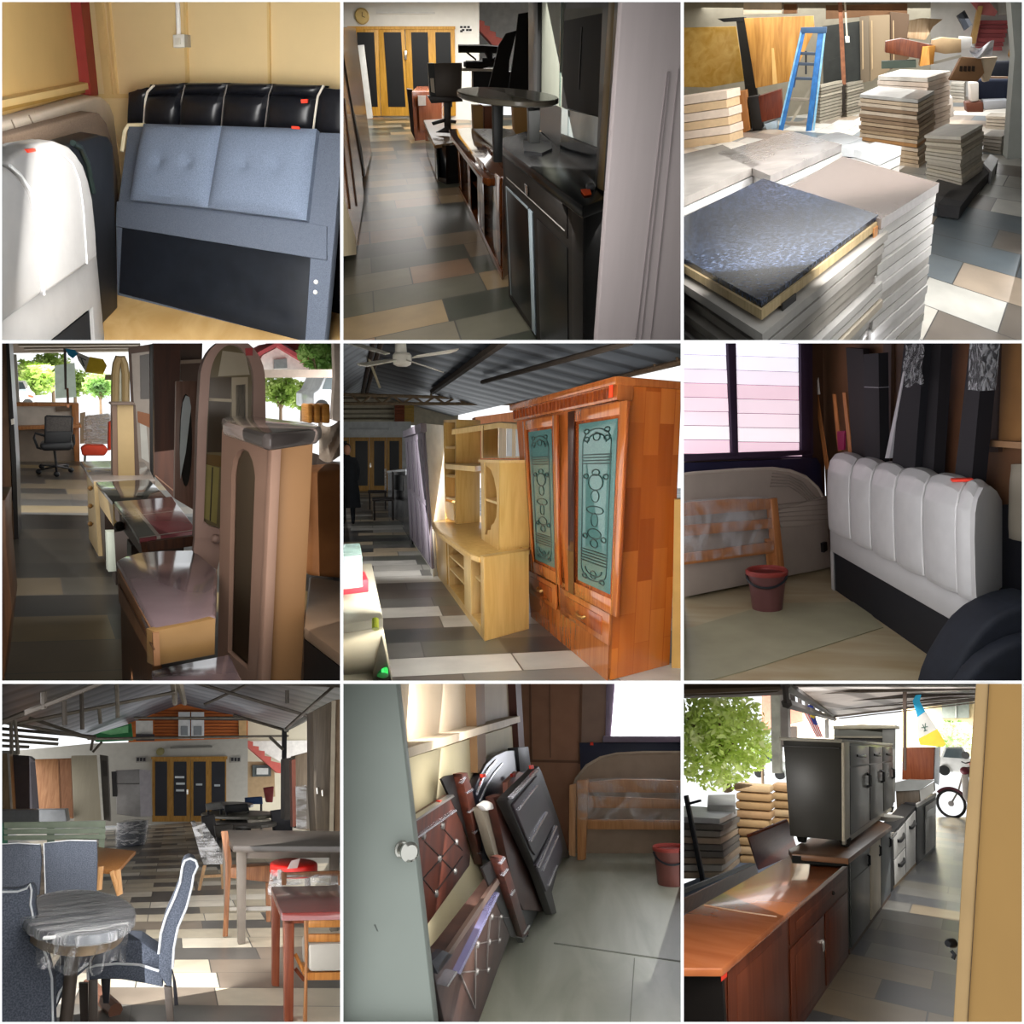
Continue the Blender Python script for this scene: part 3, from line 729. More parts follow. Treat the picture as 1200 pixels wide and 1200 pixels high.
# round table
D = 3.6; P = c.d(580, 324, D); r = c.m(162, D)
with T(c, 'round_table', 'round pale topped table with flat dark legs above the black sideboard', 'table') as t:
    t.p('table_top', MB().lathe(P - V((0, 0, .03)), [(0, .02), (r * .97, .02), (r, .026), (r, .04), (r * .985, .045), (0, .045)], 48, sy=2.5), plain('#7f7768', .25, var=.08, coat=.3))
    lp = c.front(P.y - .1)
    t.p('leg', MB().ext(lp, [(536, 346), (572, 346), (568, 545), (540, 545)], -.06, .0, .005), plain('#2b2c2b', .4)); t.p('leg', MB().ext(lp.off(-.6), [(654, 338), (694, 336), (694, 480), (658, 480)], -.06, .0, .005), plain('#262726', .4))
    t.p('foot_plate', MB().ext(c.hor(1.0), [(640, 470), (730, 476), (735, 496), (700, 512), (640, 505)], 0, .02), plain('#17181a', .3))
# black cabinet with mirror hutch
bkc = plain('#0b0b0c', .25, var=.3); bkw = wood('#120f0d', '#1f1b18', .5, (1, 1, 9), 3)
B = c.bx((592, 1000), (838, 1375), (912, 1300), (568, 490), (840, 700), 'B'); zt = B.P(0, 1, 0).z
with T(c, 'sideboard', 'black glossy sideboard with glass doors and silver strip at the front of the aisle', 'sideboard') as t:
    t.p('carcass', MB().bx(B, 0, 1, 0.02, 1, .02, 1, .004), plain('#0c0b0b', .5))
    t.p('top', MB().prism([c.f(x, y, zt + .04) for x, y in ((564, 462), (566, 488), (838, 690), (912, 664), (925, 630), (760, 440), (640, 440))], V((0, 0, -.05)), .012), bkc)
    t.p('front_frame', MB().bx(B, 0, 1, .02, 1, -.02, .02), bkw)
    d = t.p('drawer', MB().bx(B, .05, .86, .80, .95, -.05, -.01, .006), bkw); t.p('drawer_handle', MB().bx(B, .38, .42, .84, .90, -.1, -.05, .004), plain('#d6d6d6', .2, .9), d); t.p('silver_line', MB().bx(B, .07, .84, .83, .836, -.058, -.05), plain('#a8a49e', .4), d)
    for u0, u1 in ((.05, .40), (.52, .86)): t.p('glass_door', MB().bx(B, u0, u1, .06, .76, -.045, -.01, .004), plain('#0c0e0f', .3, var=.2))
    t.p('silver_stile', MB().bx(B, .41, .46, .04, .77, -.07, -.01, .003), plain('#a9b8c0', .4)); t.p('silver_edge', MB().bx(B, .045, .06, .06, .77, -.055, -.01), plain('#98a4aa', .4)); t.p('silver_edge', MB().bx(B, .05, .4, .76, .772, -.055, -.01), plain('#98a4aa', .4))
    t.p('corner_post', MB().bx(B, .9, 1.0, 0, 1, -.03, .1, .01), bkw)
PH = c.vert(c.f(905, 1180), c.f(655, 620)); PH = c.front(c.f(760, 960).y)
A_, B_ = V((c.f(915, 640, zt + .04))), V((c.f(668, 420, zt + .04))); PH = c.vert(A_, B_)
with T(c, 'mirror_hutch', 'tall mirror hutch with black and gold posts standing on the black sideboard', 'mirror') as t:  # mirror's reflection is painted in as flat pale and dark pieces
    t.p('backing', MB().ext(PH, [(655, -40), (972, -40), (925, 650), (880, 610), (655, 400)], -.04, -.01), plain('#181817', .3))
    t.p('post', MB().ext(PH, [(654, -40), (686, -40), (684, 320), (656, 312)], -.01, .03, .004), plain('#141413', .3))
    t.p('pale_mirror_image', MB().ext(PH, [(686, -40), (772, -40), (766, 362), (684, 320)], -.01, .0), plain('#aeb2a2', .5, var=.06)); t.p('glass_edge', MB().bar(PH, (764, -30), (758, 355), 2.5, 0, .006), plain('#6e8378', .2))
    t.p('dark_mirror_image', MB().ext(PH, [(774, 70), (922, 40), (896, 392), (766, 358)], -.01, .004), plain('#1c1917', .6)); t.p('mirrored_door_gap', MB().bar(PH, (832, 90), (822, 300), 3, .004, .008), plain('#0e0d0c'))
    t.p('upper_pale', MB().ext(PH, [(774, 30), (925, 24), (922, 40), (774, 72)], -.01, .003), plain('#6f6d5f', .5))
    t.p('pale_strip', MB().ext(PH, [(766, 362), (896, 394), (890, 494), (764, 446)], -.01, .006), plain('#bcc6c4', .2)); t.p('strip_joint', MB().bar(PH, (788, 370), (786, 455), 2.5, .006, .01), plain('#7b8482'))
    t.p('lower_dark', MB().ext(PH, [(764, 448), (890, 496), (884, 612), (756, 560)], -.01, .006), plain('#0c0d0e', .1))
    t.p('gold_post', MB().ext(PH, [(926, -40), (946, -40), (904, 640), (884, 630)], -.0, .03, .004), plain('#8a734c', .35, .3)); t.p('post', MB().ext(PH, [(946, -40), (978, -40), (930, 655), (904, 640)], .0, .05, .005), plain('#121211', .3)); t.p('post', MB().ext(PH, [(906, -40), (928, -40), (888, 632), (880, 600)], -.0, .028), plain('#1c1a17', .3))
one(c, 'price_sticker', MB().prism([c.f(x, y, zt + .045) for x, y in ((830, 637), (860, 634), (866, 652), (842, 656))], V((0, 0, .004))), plain('#ff5a28', .6), 'orange price sticker on the front edge of the black sideboard top', 'sticker')
one(c, 'remote_control', MB().prism([c.f(x, y, zt + .042) for x, y in ((846, 630), (872, 627), (876, 637), (850, 640))], V((0, 0, .02)), .005), plain('#55585c', .4), 'small grey remote control behind the orange sticker on the black sideboard', 'remote control')
PG = c.front(2.55); lil2 = plain('#bdb2b1', .5, var=.03, stretch=(6, 6, .5))
with T(c, 'wardrobe', 'pale lilac wardrobe side with vertical grooves along the right edge of the aisle', 'wardrobe') as t:
    t.p('side_panel', MB().ext(PG, [(974, -60), (1300, -60), (1300, 1260), (882, 1260), (884, 1140)], -.05, 0, .003), lil2)
    for a, b in (((1120, 240), (1012, 1160)), ((1128, 240), (1030, 1160)), ((1158, 230), (1062, 1160))): t.p('groove', MB().bar(PG, a, b, 3, .0, .003), plain('#a89d9d', .5))

# ================================================================== bay 3: yard of stone slab stacks
c = C3
c.light('top', 1.9, 2.5, 12, (1, .99, .97), 60); c.light('top', 2.9, 4.4, 38, (1, .99, .97), 12); c.light('right', 5, 16, 140, (1, 1, 1), 6); c.light('top', 9, 16, 300, (1, .99, .97), 2); c.light('right', 3, 5, 9, (1, 1, 1), 3); c.light('left', 7, 14, 70)
t3 = rowtiles(c, ['#cfcac0', '#7b8489', '#988b7f', '#d2d0c8', '#667076', '#b9a793', '#e0ddd4', '#7a7168'], 1.15, .52, ((940, 840), (1190, 905)), ((1040, 960), (1000, 1050)), rough=.35, loc=(.3, .1, 0))
floor_of(c, 'floor', t3, [(-100, 1500), (1400, 1500), (1400, 330), (-100, 330)])
Yw = c.f(600, 372).y; fw = c.front(Yw)
struct(c, 'wall_back', MB().ext(fw, [(-100, -60), (880, -60), (880, 400), (-100, 400)], -.2, 0), plain('#9a9483', .8, var=.08))
struct(c, 'wall_white', MB().ext(c.front(Yw + .8), [(860, -60), (1300, -60), (1300, 380), (860, 380)], -.2, 0), plain('#dcdad6', .8, var=.05))
cols = ['#cfcac2', '#c2b9ab', '#d9d5cf', '#b9b2a8', '#cdbfae', '#e0dcd6']


def stack(B, n, what, where, pal=None, jit=.03, gap=.12, top=None, toplab=None, v0=0., grp=None, cat='stone tile', name='stone_tile', bev=0, only=None):
    """every slab of a stack is a thing of its own"""
    pal = pal or cols; g = grp or (what + 's ' + where)
    for k in range(n):
        if only and not only(k): continue
        a, b = v0 + (1 - v0) * k / n, v0 + (1 - v0) * (k + 1 - gap) / n
        j = [R.uniform(-jit, jit) for _ in range(4)]
        mb = MB().bx(B, 0 + j[0], 1 + j[1], a, b, 0 + j[2], 1 + j[3], bev)
        last = k == n - 1
        t_ = T(c, name, (toplab if last and toplab else what + ' ' + where), cat, g)
        t_.p(name, mb, top if (last and top) else plain(R.choice(pal), .6, var=.08, scale=9)); t_.done()


def topq(q, z): # stack box from its traced top: front corner first, then right, back, left
    t = [c.f(x, y, z) for x, y in q]; return Bx([V((p.x, p.y, 0)) for p in t], t)


# dark speckled granite, nearest
gran = speckle([(0, '#04060a'), (.12, '#080b12'), (.19, '#141a27'), (.29, '#2c3648'), (.42, '#465066')], 75, .25, .2)
Z = .85
B = topq([(300, 1034), (700, 736), (305, 612), (-104, 810)], Z)
with T(c, 'granite_tile', 'polished blue black speckled granite slab lying on the nearest stack', 'stone tile') as t:
    t.p('slab', MB().bx(B, 0, 1, .978, 1, 0, 1), gran); t.p('board_edge', MB().bx(B, -.01, 1.01, .945, .9775, -.01, 1.01), wood('#b49c72', '#cdb78d', .6))
    t.p('tape', MB().bx(B, .12, .22, .91, .95, -.02, -.012), plain('#3b3a3a', .5)); t.p('tape', MB().bx(B, .93, .97, .915, .965, -.02, -.012), plain('#c98f5a', .5))
Bs = B.sub(-.02, 1.03, 0, .935, -.03, 1.02)
stack(Bs, 22, 'pale chipped stone slab', 'under the speckled granite slab', ['#c9c6c2', '#b7b2ab', '#d6d3ce', '#a9a39a', '#c4b9a8'], .025, .22)
brs = plain('#7a6f69', .16, var=.12, scale=40)
B = topq([(708, 746), (905, 622), (580, 534), (392, 642)], Z)
stack(B, 20, 'white edged stone slab', 'under the brown topped slab right of the granite', ['#d9d6d3', '#cfccc8', '#e2dfdc', '#c6c1bb'], .012, .12, brs, 'polished brown slab topping the stack right behind the speckled granite')
B = topq([(330, 596), (574, 490), (400, 446), (150, 520)], Z)
stack(B, 18, 'white edged stone slab', 'under the grey topped slab behind the granite', ['#d9d6d3', '#cfccc8', '#e2dfdc'], .012, .14, plain('#96908c', .18, var=.15, scale=6), 'smooth grey brown slab on the stack behind the speckled granite, left of the white ones')
B = topq([(20, 676), (298, 556), (170, 492), (-120, 560)], Z)
stack(B, 18, 'pale stone slab', 'in the stack at the left edge', ['#c9c7c6', '#d6d4d3', '#b9b7b8'], .015, .14, plain('#a19b95', .2, var=.15, scale=6), 'grey beige slab on the stack at the left edge beside the granite')
for q, lb in (([(570, 500), (645, 468), (560, 448), (490, 462)], 'behind the grey brown topped stack'), ([(690, 508), (705, 500), (640, 478), (560, 500)], 'between the other two white stacks')) :
    stack(topq(q, .8), 8, 'white stone slab', lb, ['#e4e4e4', '#d6d5d3'], .01, .14, plain('#e6e9eb', .3), 'topmost white slab ' + lb, .4)
stack(topq([(704, 532), (780, 498), (690, 482), (616, 506)], .8), 12, 'white stone slab', 'right behind the brown topped stack', ['#e4e2de', '#d9d2ca'], .01, .14, plain('#e6e9eb', .3), 'topmost white slab right behind the brown topped stack', .2)
# far stacks
B = c.bx((865, 640), (985, 676), (1058, 622), (862, 458), (985, 462), 'B'); stack(B, 16, 'cream stone slab', 'on the dark pallet right', ['#c9bfae', '#d8cfbf', '#bdb3a2', '#cfc3ad', '#a89a86'], .03, .16, plain('#cfc8ba', .4), 'topmost cream slab of the stack on the dark pallet')
with T(c, 'pallet', 'dark flat pallet under the cream slab stack beside the patchwork floor', 'pallet') as t:
    t.p('deck', MB().prism([c.f(x, y, .1) for x, y in ((850, 660), (985, 690), (1110, 560), (1000, 540))], V((0, 0, -.09))), plain('#4a4644', .7)); t.p('foot', MB().prism([c.f(x, y, 0.01) for x, y in ((900, 740), (975, 752), (1020, 690), (940, 690))], V((0, 0, .09))), plain('#39383a', .7))
B = c.bx((638, 545), (836, 575), (892, 530), (636, 318), (836, 336), 'B'); stack(B, 17, 'tan stone slab', 'of the broad stack right of the ladder', ['#b89f80', '#a88d6c', '#c4ae92', '#8f7458', '#cbb9a2', '#b07f4a'], .02, .18, plain('#b4b1aa', .4), 'pale topmost slab of the broad tan stack right of the ladder')
B = c.bx((700, 480), (872, 500), (946, 468), (698, 254), (872, 260), 'B'); stack(B, 14, 'pinkish cream slab', 'of the stack behind the broad tan one', ['#d6c6b6', '#e0d3c6', '#cbb8a6'], .015, .14, plain('#cfc9bf', .5), 'topmost slab of the pinkish cream stack behind the broad tan one')
for A_, B_, C_, tA, tB, n, lb in (((478, 416), (500, 424), (572, 404), (484, 292), (504, 290), 12, 'of the grey stack right behind the ladder'), ((575, 398), (592, 402), (648, 386), (578, 284), (594, 286), 11, 'of the grey stack behind the rusty pole')):
    stack(c.bx(A_, B_, C_, tA, tB, 'B'), n, 'grey stone slab', lb, ['#8f897b', '#a39c8c', '#7c7568'], .02, .2)
for q, n, lb in ((((1068, 440), (1140, 446), (1158, 432), (1070, 396), (1142, 398)), 4, 'of the small stack by the right post'), (((1058, 520), (1120, 530), (1150, 508), (1060, 462), (1124, 466)), 5, 'of the low stack at the foot of the right post'), (((948, 345), (996, 350), (1002, 340), (946, 282), (994, 284)), 6, 'of the small far stack behind the cream ones')):
    stack(c.bx(*q[:3], q[3], q[4], 'B'), n, 'pale stone slab', lb, ['#b7b0a4', '#c9c3b8', '#a29a8c'], .03, .2)
one(c, 'stone_tile', MB().prism([c.f(x, y, .12) for x, y in ((1060, 560), (1090, 590), (1112, 545), (1085, 528))], V((0, 0, -.11))), plain('#d9dbdc', .4), 'small white slab on the dark pallet behind the cream stack', 'stone tile')
# cream boards at left
B = c.bx((-60, 520), (196, 486), (240, 470), (-60, 345), (178, 306), 'B')
stack(B, 6, 'pinkish plaster board', 'in the pile at the left edge under the yellow panel', ['#d3bda8', '#dcc9b7', '#c9ad94', '#d2b48e'], .012, .08, None, None, 0, None, 'board', 'plaster_board')
# furniture against the wall
f1 = c.front(c.f(200, 470).y); 
def fl(x, y): return c.front(c.f(x, y).y)
one(c, 'wood_panel', MB().ext(fl(100, 455), [(-60, 98), (60, 94), (212, 90), (240, 278), (120, 300), (-60, 296)], -.05, 0, .006), wood('#b98c34', '#d1aa5c', .4, (2, 2, 2)), 'yellow wooden panel standing at the far left under the beige wall', 'panel')
with T(c, 'shelf_unit', 'black upright shelf end between the yellow panel and the tan wood panel', 'shelf') as t:
    P_ = fl(200, 448)
    t.p('upright', MB().ext(P_, [(212, 62), (246, 60), (304, 445), (262, 448)], -.15, .0), plain('#16150f', .5)); t.p('top_board', MB().ext(P_, [(148, 64), (240, 58), (246, 72), (170, 76)], -.2, .02), plain('#131210', .4))
with T(c, 'wood_panel', 'tan wooden panel with bold grain behind the blue ladder', 'panel') as t:
    t.p('panel', MB().ext(fl(400, 440), [(240, 62), (478, 54), (482, 100), (400, 278), (280, 302)], -.05, 0, .005), wood('#9c6a2c', '#c9934a', .4, (4, 4, .5)))
    t.p('light_streak', MB().ext(fl(400, 440), [(334, 165), (342, 165), (354, 286), (338, 290)], 0, .006), plain('#d8ab66', .5))
for q, m_, lb in (([(186, 320), (246, 310), (262, 445), (214, 470)], wood('#9a5f2c', '#b2763c', .4), 'orange brown wooden box right of the pinkish boards'), ([(252, 334), (290, 328), (304, 440), (268, 446)], plain('#1c1712', .5), 'black box between the orange brown and red brown ones'), ([(286, 332), (366, 306), (372, 400), (300, 420)], wood('#5c2616', '#7a3822', .35), 'red brown wooden box left of the blue ladder foot'), ([(310, 425), (352, 412), (352, 440), (318, 446)], plain('#aebfc9', .5), 'pale blue box at the left foot of the ladder')):
    one(c, 'box', MB().ext(fl(260, 452), q, -.3, .0, .006), m_, lb, 'box')
# ladder
blu = plain('#2f6aa6', .4, var=.25, scale=14); blw = plain('#7fb0cc', .4, var=.2, scale=14); PLd = fl(410, 455)
with T(c, 'step_ladder', 'tall blue step ladder standing open behind the slab stacks', 'ladder') as t:
    t.p('side_rail', MB().bar(PLd, (444, 96), (366, 446), 17, -.03, .03, .004), blu); t.p('side_rail', MB().bar(PLd, (505, 96), (460, 462), 20, -.03, .03, .004), blu); t.p('rail_edge', MB().bar(PLd, (518, 98), (476, 462), 7, -.02, .04), blw); t.p('rail_edge', MB().bar(PLd, (436, 110), (362, 430), 5, -.02, .04), blw)
    t.p('top_cap', MB().ext(PLd, [(434, 94), (524, 92), (522, 114), (436, 114)], -.08, .05, .006), plain('#35506e', .5))
    for y, xa, xb in ((178, 428, 496), (214, 420, 492), (264, 408, 486), (336, 390, 476), (418, 372, 466)): t.p('step', MB().ext(PLd, [(xa, y), (xb, y + 2), (xb, y + 12), (xa, y + 10)], -.08, .02, .003), plain('#7d7466' if y > 300 else '#3b4654', .5))
    t.p('brace', MB().bar(PLd, (452, 175), (452, 255), 6, -.06, -.03), plain('#1b1f26', .5)); t.p('rear_rail', MB().bar(PLd, (470, 300), (402, 420), 8, -.1, -.06), plain('#a39a88', .5)); t.p('rear_rail', MB().bar(PLd, (440, 130), (410, 300), 6, -.1, -.06), plain('#3d5a80', .5))
rust = plain('#8a5638', .6, .1, .3, 14); Pp3 = fl(590, 400)
with T(c, 'pole', 'rusty brown pole with a white conduit and box right of the ladder', 'pole') as t:
    t.p('post', MB().ext(Pp3, [(560, -40), (574, -40), (594, 390), (580, 392)], -.08, 0), rust); t.p('conduit', MB().ext(Pp3, [(580, -40), (586, -40), (596, 125), (590, 125)], -.02, .03), plain('#c9bda8', .5)); t.p('switch_box', MB().ext(Pp3, [(586, 124), (601, 124), (602, 146), (588, 146)], .0, .06, .004), plain('#e3e0d9', .5))
    t.p('base_wrap', MB().ext(Pp3, [(574, 290), (592, 290), (596, 392), (580, 394)], -.1, .01), plain('#3a332b', .6))
# cupboards at the rear
P_ = fl(640, 388)
one(c, 'wardrobe', MB().ext(P_, [(508, 90), (640, 72), (640, 285), (512, 290)], -.3, -.1), plain('#2c2f2c', .5, var=.2), 'dark grey cupboard in shade behind the rusty pole', 'cupboard')
for q, m_, lb in (([(636, 58), (668, 54), (672, 278), (640, 285)], '#6f6250', 'narrow brown grey cupboard nearest the dark grey one'), ([(668, 54), (740, 50), (740, 240), (674, 280)], '#8c7a60', 'beige brown cupboard behind the cream stack'), ([(742, 40), (806, 48), (806, 200), (742, 240)], '#5f4a36', 'brown shelf cupboard left of the tilted beige board')):
    with T(c, 'cupboard', lb, 'cupboard') as t:
        t.p('carcass', MB().ext(P_, q, -.4, -.02, .005), wood(m_, m_, .5, (6, 6, .8))); x0, x1 = q[0][0], q[1][0]
        t.p('door_edge', MB().ext(P_, [(x0 + 8, 70), (x0 + 12, 70), (x0 + 14, 235), (x0 + 10, 240)], -.02, .0), plain('#b49c78', .5))
struct(c, 'trim_1', MB().ext(P_, [(520, 18), (800, 12), (800, 50), (520, 66)], -.5, -.35), plain('#6d4e33', .6))
for q, lb, m_ in (([(238, 8), (370, 8), (370, 46), (238, 50)], 'pale carton on top of the tan panel', '#cdbfa6'), ([(375, 14), (420, 14), (420, 46), (375, 48)], 'small brown crate beside the pale carton on the tan panel', '#6e4c30')):
    one(c, 'box', MB().ext(fl(300, 425), q, -.3, 0, .005), plain(m_, .7), lb, 'box')
# things on the tan stacks
B = c.bx((726, 190), (852, 226), (896, 205), (726, 142), (850, 158), 'B', 1.1)
def onz(q, t): return q
with T(c, 'wooden_box', 'brown wooden case with an orange end lying above the cream stack', 'box') as t:
    P_ = c.front(c.f(780, 500).y)
    t.p('body', MB().ext(P_, [(726, 142), (780, 132), (895, 156), (852, 166), (852, 204), (724, 180)], -.3, 0, .006), wood('#4f2412', '#6f3a1e', .35)); t.p('end', MB().ext(P_, [(852, 160), (896, 156), (890, 220), (842, 228)], -.25, .03, .006), wood('#b87a34', '#cf9448', .4))
    t.p('inner_frame', MB().ext(P_, [(712, 210), (830, 206), (830, 232), (712, 236)], -.2, -.02), plain('#3c463c', .6))
one(c, 'tilted_board', MB().ext(P_, [(806, 70), (850, 62), (922, 66), (888, 92), (862, 138), (800, 130)], -.12, -.05, .005), wood('#8f7656', '#ab9272', .5), 'tilted beige board leaning over the brown wooden case', 'board')
one(c, 'carton', MB().ext(P_, [(888, 138), (920, 128), (985, 134), (985, 180), (930, 185), (884, 176)], -.3, -.02, .006), plain('#bfa27c', .7), 'beige carton right of the brown wooden case', 'carton')
one(c, 'carton', MB().ext(P_, [(984, 126), (1022, 128), (1022, 160), (984, 172)], -.3, -.02, .006), plain('#e1ded9', .7), 'white carton beside the beige one', 'carton')
one(c, 'board', MB().bar(P_, (890, 216), (985, 192), 9, -.04, .0), plain('#c2bcae', .6), 'thin pale plank sticking out beside the orange case end', 'plank')
one(c, 'cloth', MB().surf(lambda u, v: P_.at(1020 + 78 * u - 8 * v, 152 + 14 * math.sin(5 * u) + 52 * v * (.5 + .5 * u), .05 + .08 * math.sin(9 * u + 5 * v)), 16, 10, lambda u, v: P_.at(1020 + 78 * u - 8 * v, 152 + 14 * math.sin(5 * u) + 52 * v * (.5 + .5 * u), -.05)), plain('#e6e6ea', .6), 'crumpled white plastic cloth over the leaning brown carton', 'cloth')
with T(c, 'carton', 'brown carton with dark print leaning under the white cloth', 'carton') as t:
    t.p('box', MB().ext(P_, [(986, 196), (1052, 200), (1064, 250), (1040, 280), (944, 276)], -.2, 0, .006), plain('#8f6c4c', .7)); t.p('side', MB().ext(P_, [(1052, 200), (1110, 196), (1080, 278), (1062, 282)], -.2, -.02), plain('#c4b39a', .7))
    for k in range(4): t.p('print_mark', MB().ext(P_, [(980 + k * 14, 226), (990 + k * 14, 227), (989 + k * 14, 246), (978 + k * 14, 244)], 0, .006), plain('#33261c', .7))
with T(c, 'sofa', 'dark navy cloth covered pile behind the cream stack at right', 'sofa') as t:
    t.p('seat', MB().ext(c.front(c.f(1100, 420).y), [(1040, 272), (1180, 272), (1180, 345), (1040, 342)], -.4, 0, .03, 3), plain('#1f2638', .8, var=.2)); t.p('back', MB().ext(c.front(c.f(1100, 405).y), [(1058, 212), (1180, 210), (1180, 272), (1055, 268)], -.3, 0, .03, 3), plain('#141721', .8, var=.2)); t.p('rail', MB().ext(c.front(c.f(1100, 422).y), [(1040, 262), (1180, 264), (1180, 270), (1040, 268)], 0, .1), plain('#7d6450', .6))
for q, m_, lb in (([(1060, 345), (1150, 342), (1152, 372), (1062, 378)], '#a9adb4', 'grey bundle on the floor before the dark navy pile'), ([(1000, 352), (1060, 350), (1062, 385), (1004, 385)], '#6b4030', 'red brown box behind the cream stack on the pallet'), ([(905, 358), (955, 330), (960, 400), (905, 410)], '#cfcac4', 'white wrapped bundle between the cream stacks'), ([(1015, 285), (1045, 282), (1045, 345), (1018, 350)], '#c9c5bf', 'pale upright board left of the dark navy pile')):
    one(c, 'bundle', MB().ext(c.front(c.f(1000, 440).y), q, -.3, 0, .015), plain(m_, .6), lb, 'bundle')
with T(c, 'staircase', 'dark red outdoor stair with yellow sides at the top right', 'stairs') as t:
    P_ = c.front(Yw + .4)
    for k in range(7): t.p('step', MB().ext(P_, [(1034 + k * 3, 160 - k * 15), (1124 + k * 4, 160 - k * 15), (1126 + k * 4, 174 - k * 15), (1032 + k * 3, 174 - k * 15)], -.1 - k * .1, -k * .03), plain('#8a3f42' if k % 2 else '#a04e50', .6))
    t.p('stringer', MB().ext(P_, [(1150, 190), (1200, -20), (1240, -20), (1190, 150), (1165, 220)], -.1, .1), plain('#c28f48', .6)); t.p('stringer', MB().ext(P_, [(1016, 150), (1034, 150), (1060, 20), (1044, 20)], -.1, .1), plain('#b8925a', .6)); t.p('wall_side', MB().ext(P_, [(985, -40), (1040, -40), (1110, 40), (1100, 55), (1050, 50)], -.1, .02), plain('#b96a68', .6))
one(c, 'window_grille', MB().ext(c.front(Yw + .5), [(1112, -20), (1178, -20), (1178, 56), (1112, 50)], -.1, 0), plain('#b3b0a8', .6), 'pale barred window above the dark red stair', 'window')
one(c, 'stick', MB().tube([c.y(982, 45, Yw - 3), c.y(1008, 95, Yw - 3)], .06, 6), plain('#2c3038', .5), 'dark stick leaning against the white wall over the cartons', 'stick')
struct(c, 'pillar', MB().ext(c.front(c.f(1165, 545).y), [(1150, -60), (1300, -60), (1300, 548), (1142, 545), (1168, 190)], -.3, 0), plain('#b3b6b0', .6, var=.06))

# ================================================================== bay 4: row of dressing tables, street behind
c = C4
c.light('left', 3.6, 8, 8, (1, .95, .88), 8); c.light('right', 4.2, 7, 9, (1, .96, .9), 6); c.light('top', 4.5, 7, 26, (1, .97, .93), 30); c.light('top', 7.5, 14, 90, (1, .98, .94), 15); c.light('top', 1.9, 2.6, 3.5, (1, .92, .85), 55); c.light('right', 2.2, 3.2, 2.5, (1, .93, .85), 45); c.light('top', 18, 60, 9000, (1, 1, .96), 2); c.light('right', 16, 40, 1500)
t4 = rowtiles(c, ['#5d5549', '#33322f', '#776850', '#4b4841', '#2a2927', '#86744f', '#42403b', '#665b4a'], 1.0, .52, ((100, 850), (240, 848)), ((60, 520), (45, 700)), rough=.3, loc=(.2, 0, 0))
floor_of(c, 'floor', t4, [(-100, 1400), (1300, 1400), (1300, 430), (-100, 430)])
yd = c.f(150, 428).y
struct(c, 'ground', MB().prism([c.f(x, y, -.02) for x, y in ((-1500, 430), (2800, 430), (1400, 196), (-300, 196))], V((0, 0, -.05))), plain('#d8d5ca', .9))
# outside
gl1 = leafy('#6d8a3a', '#a8c460', '#e5ecac', 1.2); gl2 = leafy('#4a6c34', '#86b058', '#d4e89c', 1.2)
def bush(c, name, label, cat, cen, r, n, m, seed, trunk=None, squash=.8, leaf=.16):
    """crown of many small leaf blades over a few limbs"""
    rr = random.Random(seed)
    with T(c, name, label, cat) as t:
        mb = MB()
        for i in range(n):
            d = V((rr.gauss(0, 1), rr.gauss(0, 1), rr.gauss(0, 1))).normalized() * (rr.random() ** .45)
            p = cen + V((d.x * r, d.y * r * .7, d.z * r * squash)); s = r * leaf * rr.uniform(.6, 1.3)
            a = V((rr.uniform(-1, 1), rr.uniform(-1, 1), rr.uniform(-.6, .9))).normalized(); b_ = a.orthogonal().normalized(); b_ = (b_ + a.cross(b_) * rr.uniform(-1, 1)).normalized()
            vs = [mb.b.verts.new(p + a * s), mb.b.verts.new(p + b_ * s * .45), mb.b.verts.new(p - a * s), mb.b.verts.new(p - b_ * s * .45)]
            mb.b.faces.new(vs)
        t.p('foliage', mb, m)
        if trunk:
            k = MB().tube([trunk, trunk.lerp(cen, .55), cen], [r * .09, r * .07, r * .03], 8); tr = t.p('trunk', k, plain('#7a6550', .8))
            for i in range(5):
                a = i * 1.26; t.p('branch', MB().tube([trunk.lerp(cen, .5), cen + V((math.cos(a) * r * .6, math.sin(a) * r * .3, r * .35))], [r * .05, r * .015], 6), plain('#7a6550', .8), tr)
for k, (zx, zy, D, rpx, m, lb) in enumerate(((110, 150, 34, 75, gl1, 'pale green tree behind the white car at the far left'), (175, 110, 40, 60, gl1, 'sunlit tree above the grey signboard'), (335, 175, 30, 52, gl2, 'young palm like tree under the yellow flag'), (940, 190, 26, 70, gl1, 'bright shrubs in the garden behind the arched mirror'), (1075, 70, 30, 80, gl2, 'tall tree at the top right beyond the red roofed house'), (1010, 210, 34, 60, gl1, 'shrub between the arch mirror and the white car at right'), (250, 165, 44, 60, gl1, 'pale bushy tree between the signboard and the palm like tree'), (60, 150, 46, 55, gl1, 'tree at the far left directly above the reception desk end'))):
    cen = c.d(zx, zy, D); bush(c, 'tree', lb, 'tree', cen, c.m(rpx, D), 900, m, k, V((cen.x, cen.y, 0)))
def car(c, P, D, w, h, label, body, rz=0, red=True):
    u = V((1, 0, 0)); k = c.m(1, D); X = lambda a, b, dy=0: P + V((a * k, dy, b * k))
    with T(c, 'car', label, 'car') as t:
        prof = [(0, .12), (0, .5), (.12, .58), (.26, .95), (.7, 1), (.86, .6), (1, .5), (1, .12)]
        t.p('body', MB().prism([X(a * w, b * h, -.8) for a, b in prof], V((0, 1.7, 0)), .05), plain(body, .25, coat=.5))
        t.p('side_window', MB().prism([X(a * w, b * h, -.82) for a, b in ((.2, .6), (.3, .9), (.66, .93), (.78, .6))], V((0, .02, 0))), plain('#4a5558', .1))
        for a in (.2, .8): t.p('wheel', MB().lathe(X(a * w, .16 * h, -.85), [(0, 0), (.17 * h * k, 0), (.17 * h * k, .2), (0, .2)], 18, (0, 1, 0)), plain('#222222', .7))
        if red: t.p('tail_light', MB().prism([X(a * w, b * h, -.84) for a, b in ((.82, .5), (1, .45), (1, .36), (.82, .4))], V((0, .03, 0))), plain('#d0442c', .3))
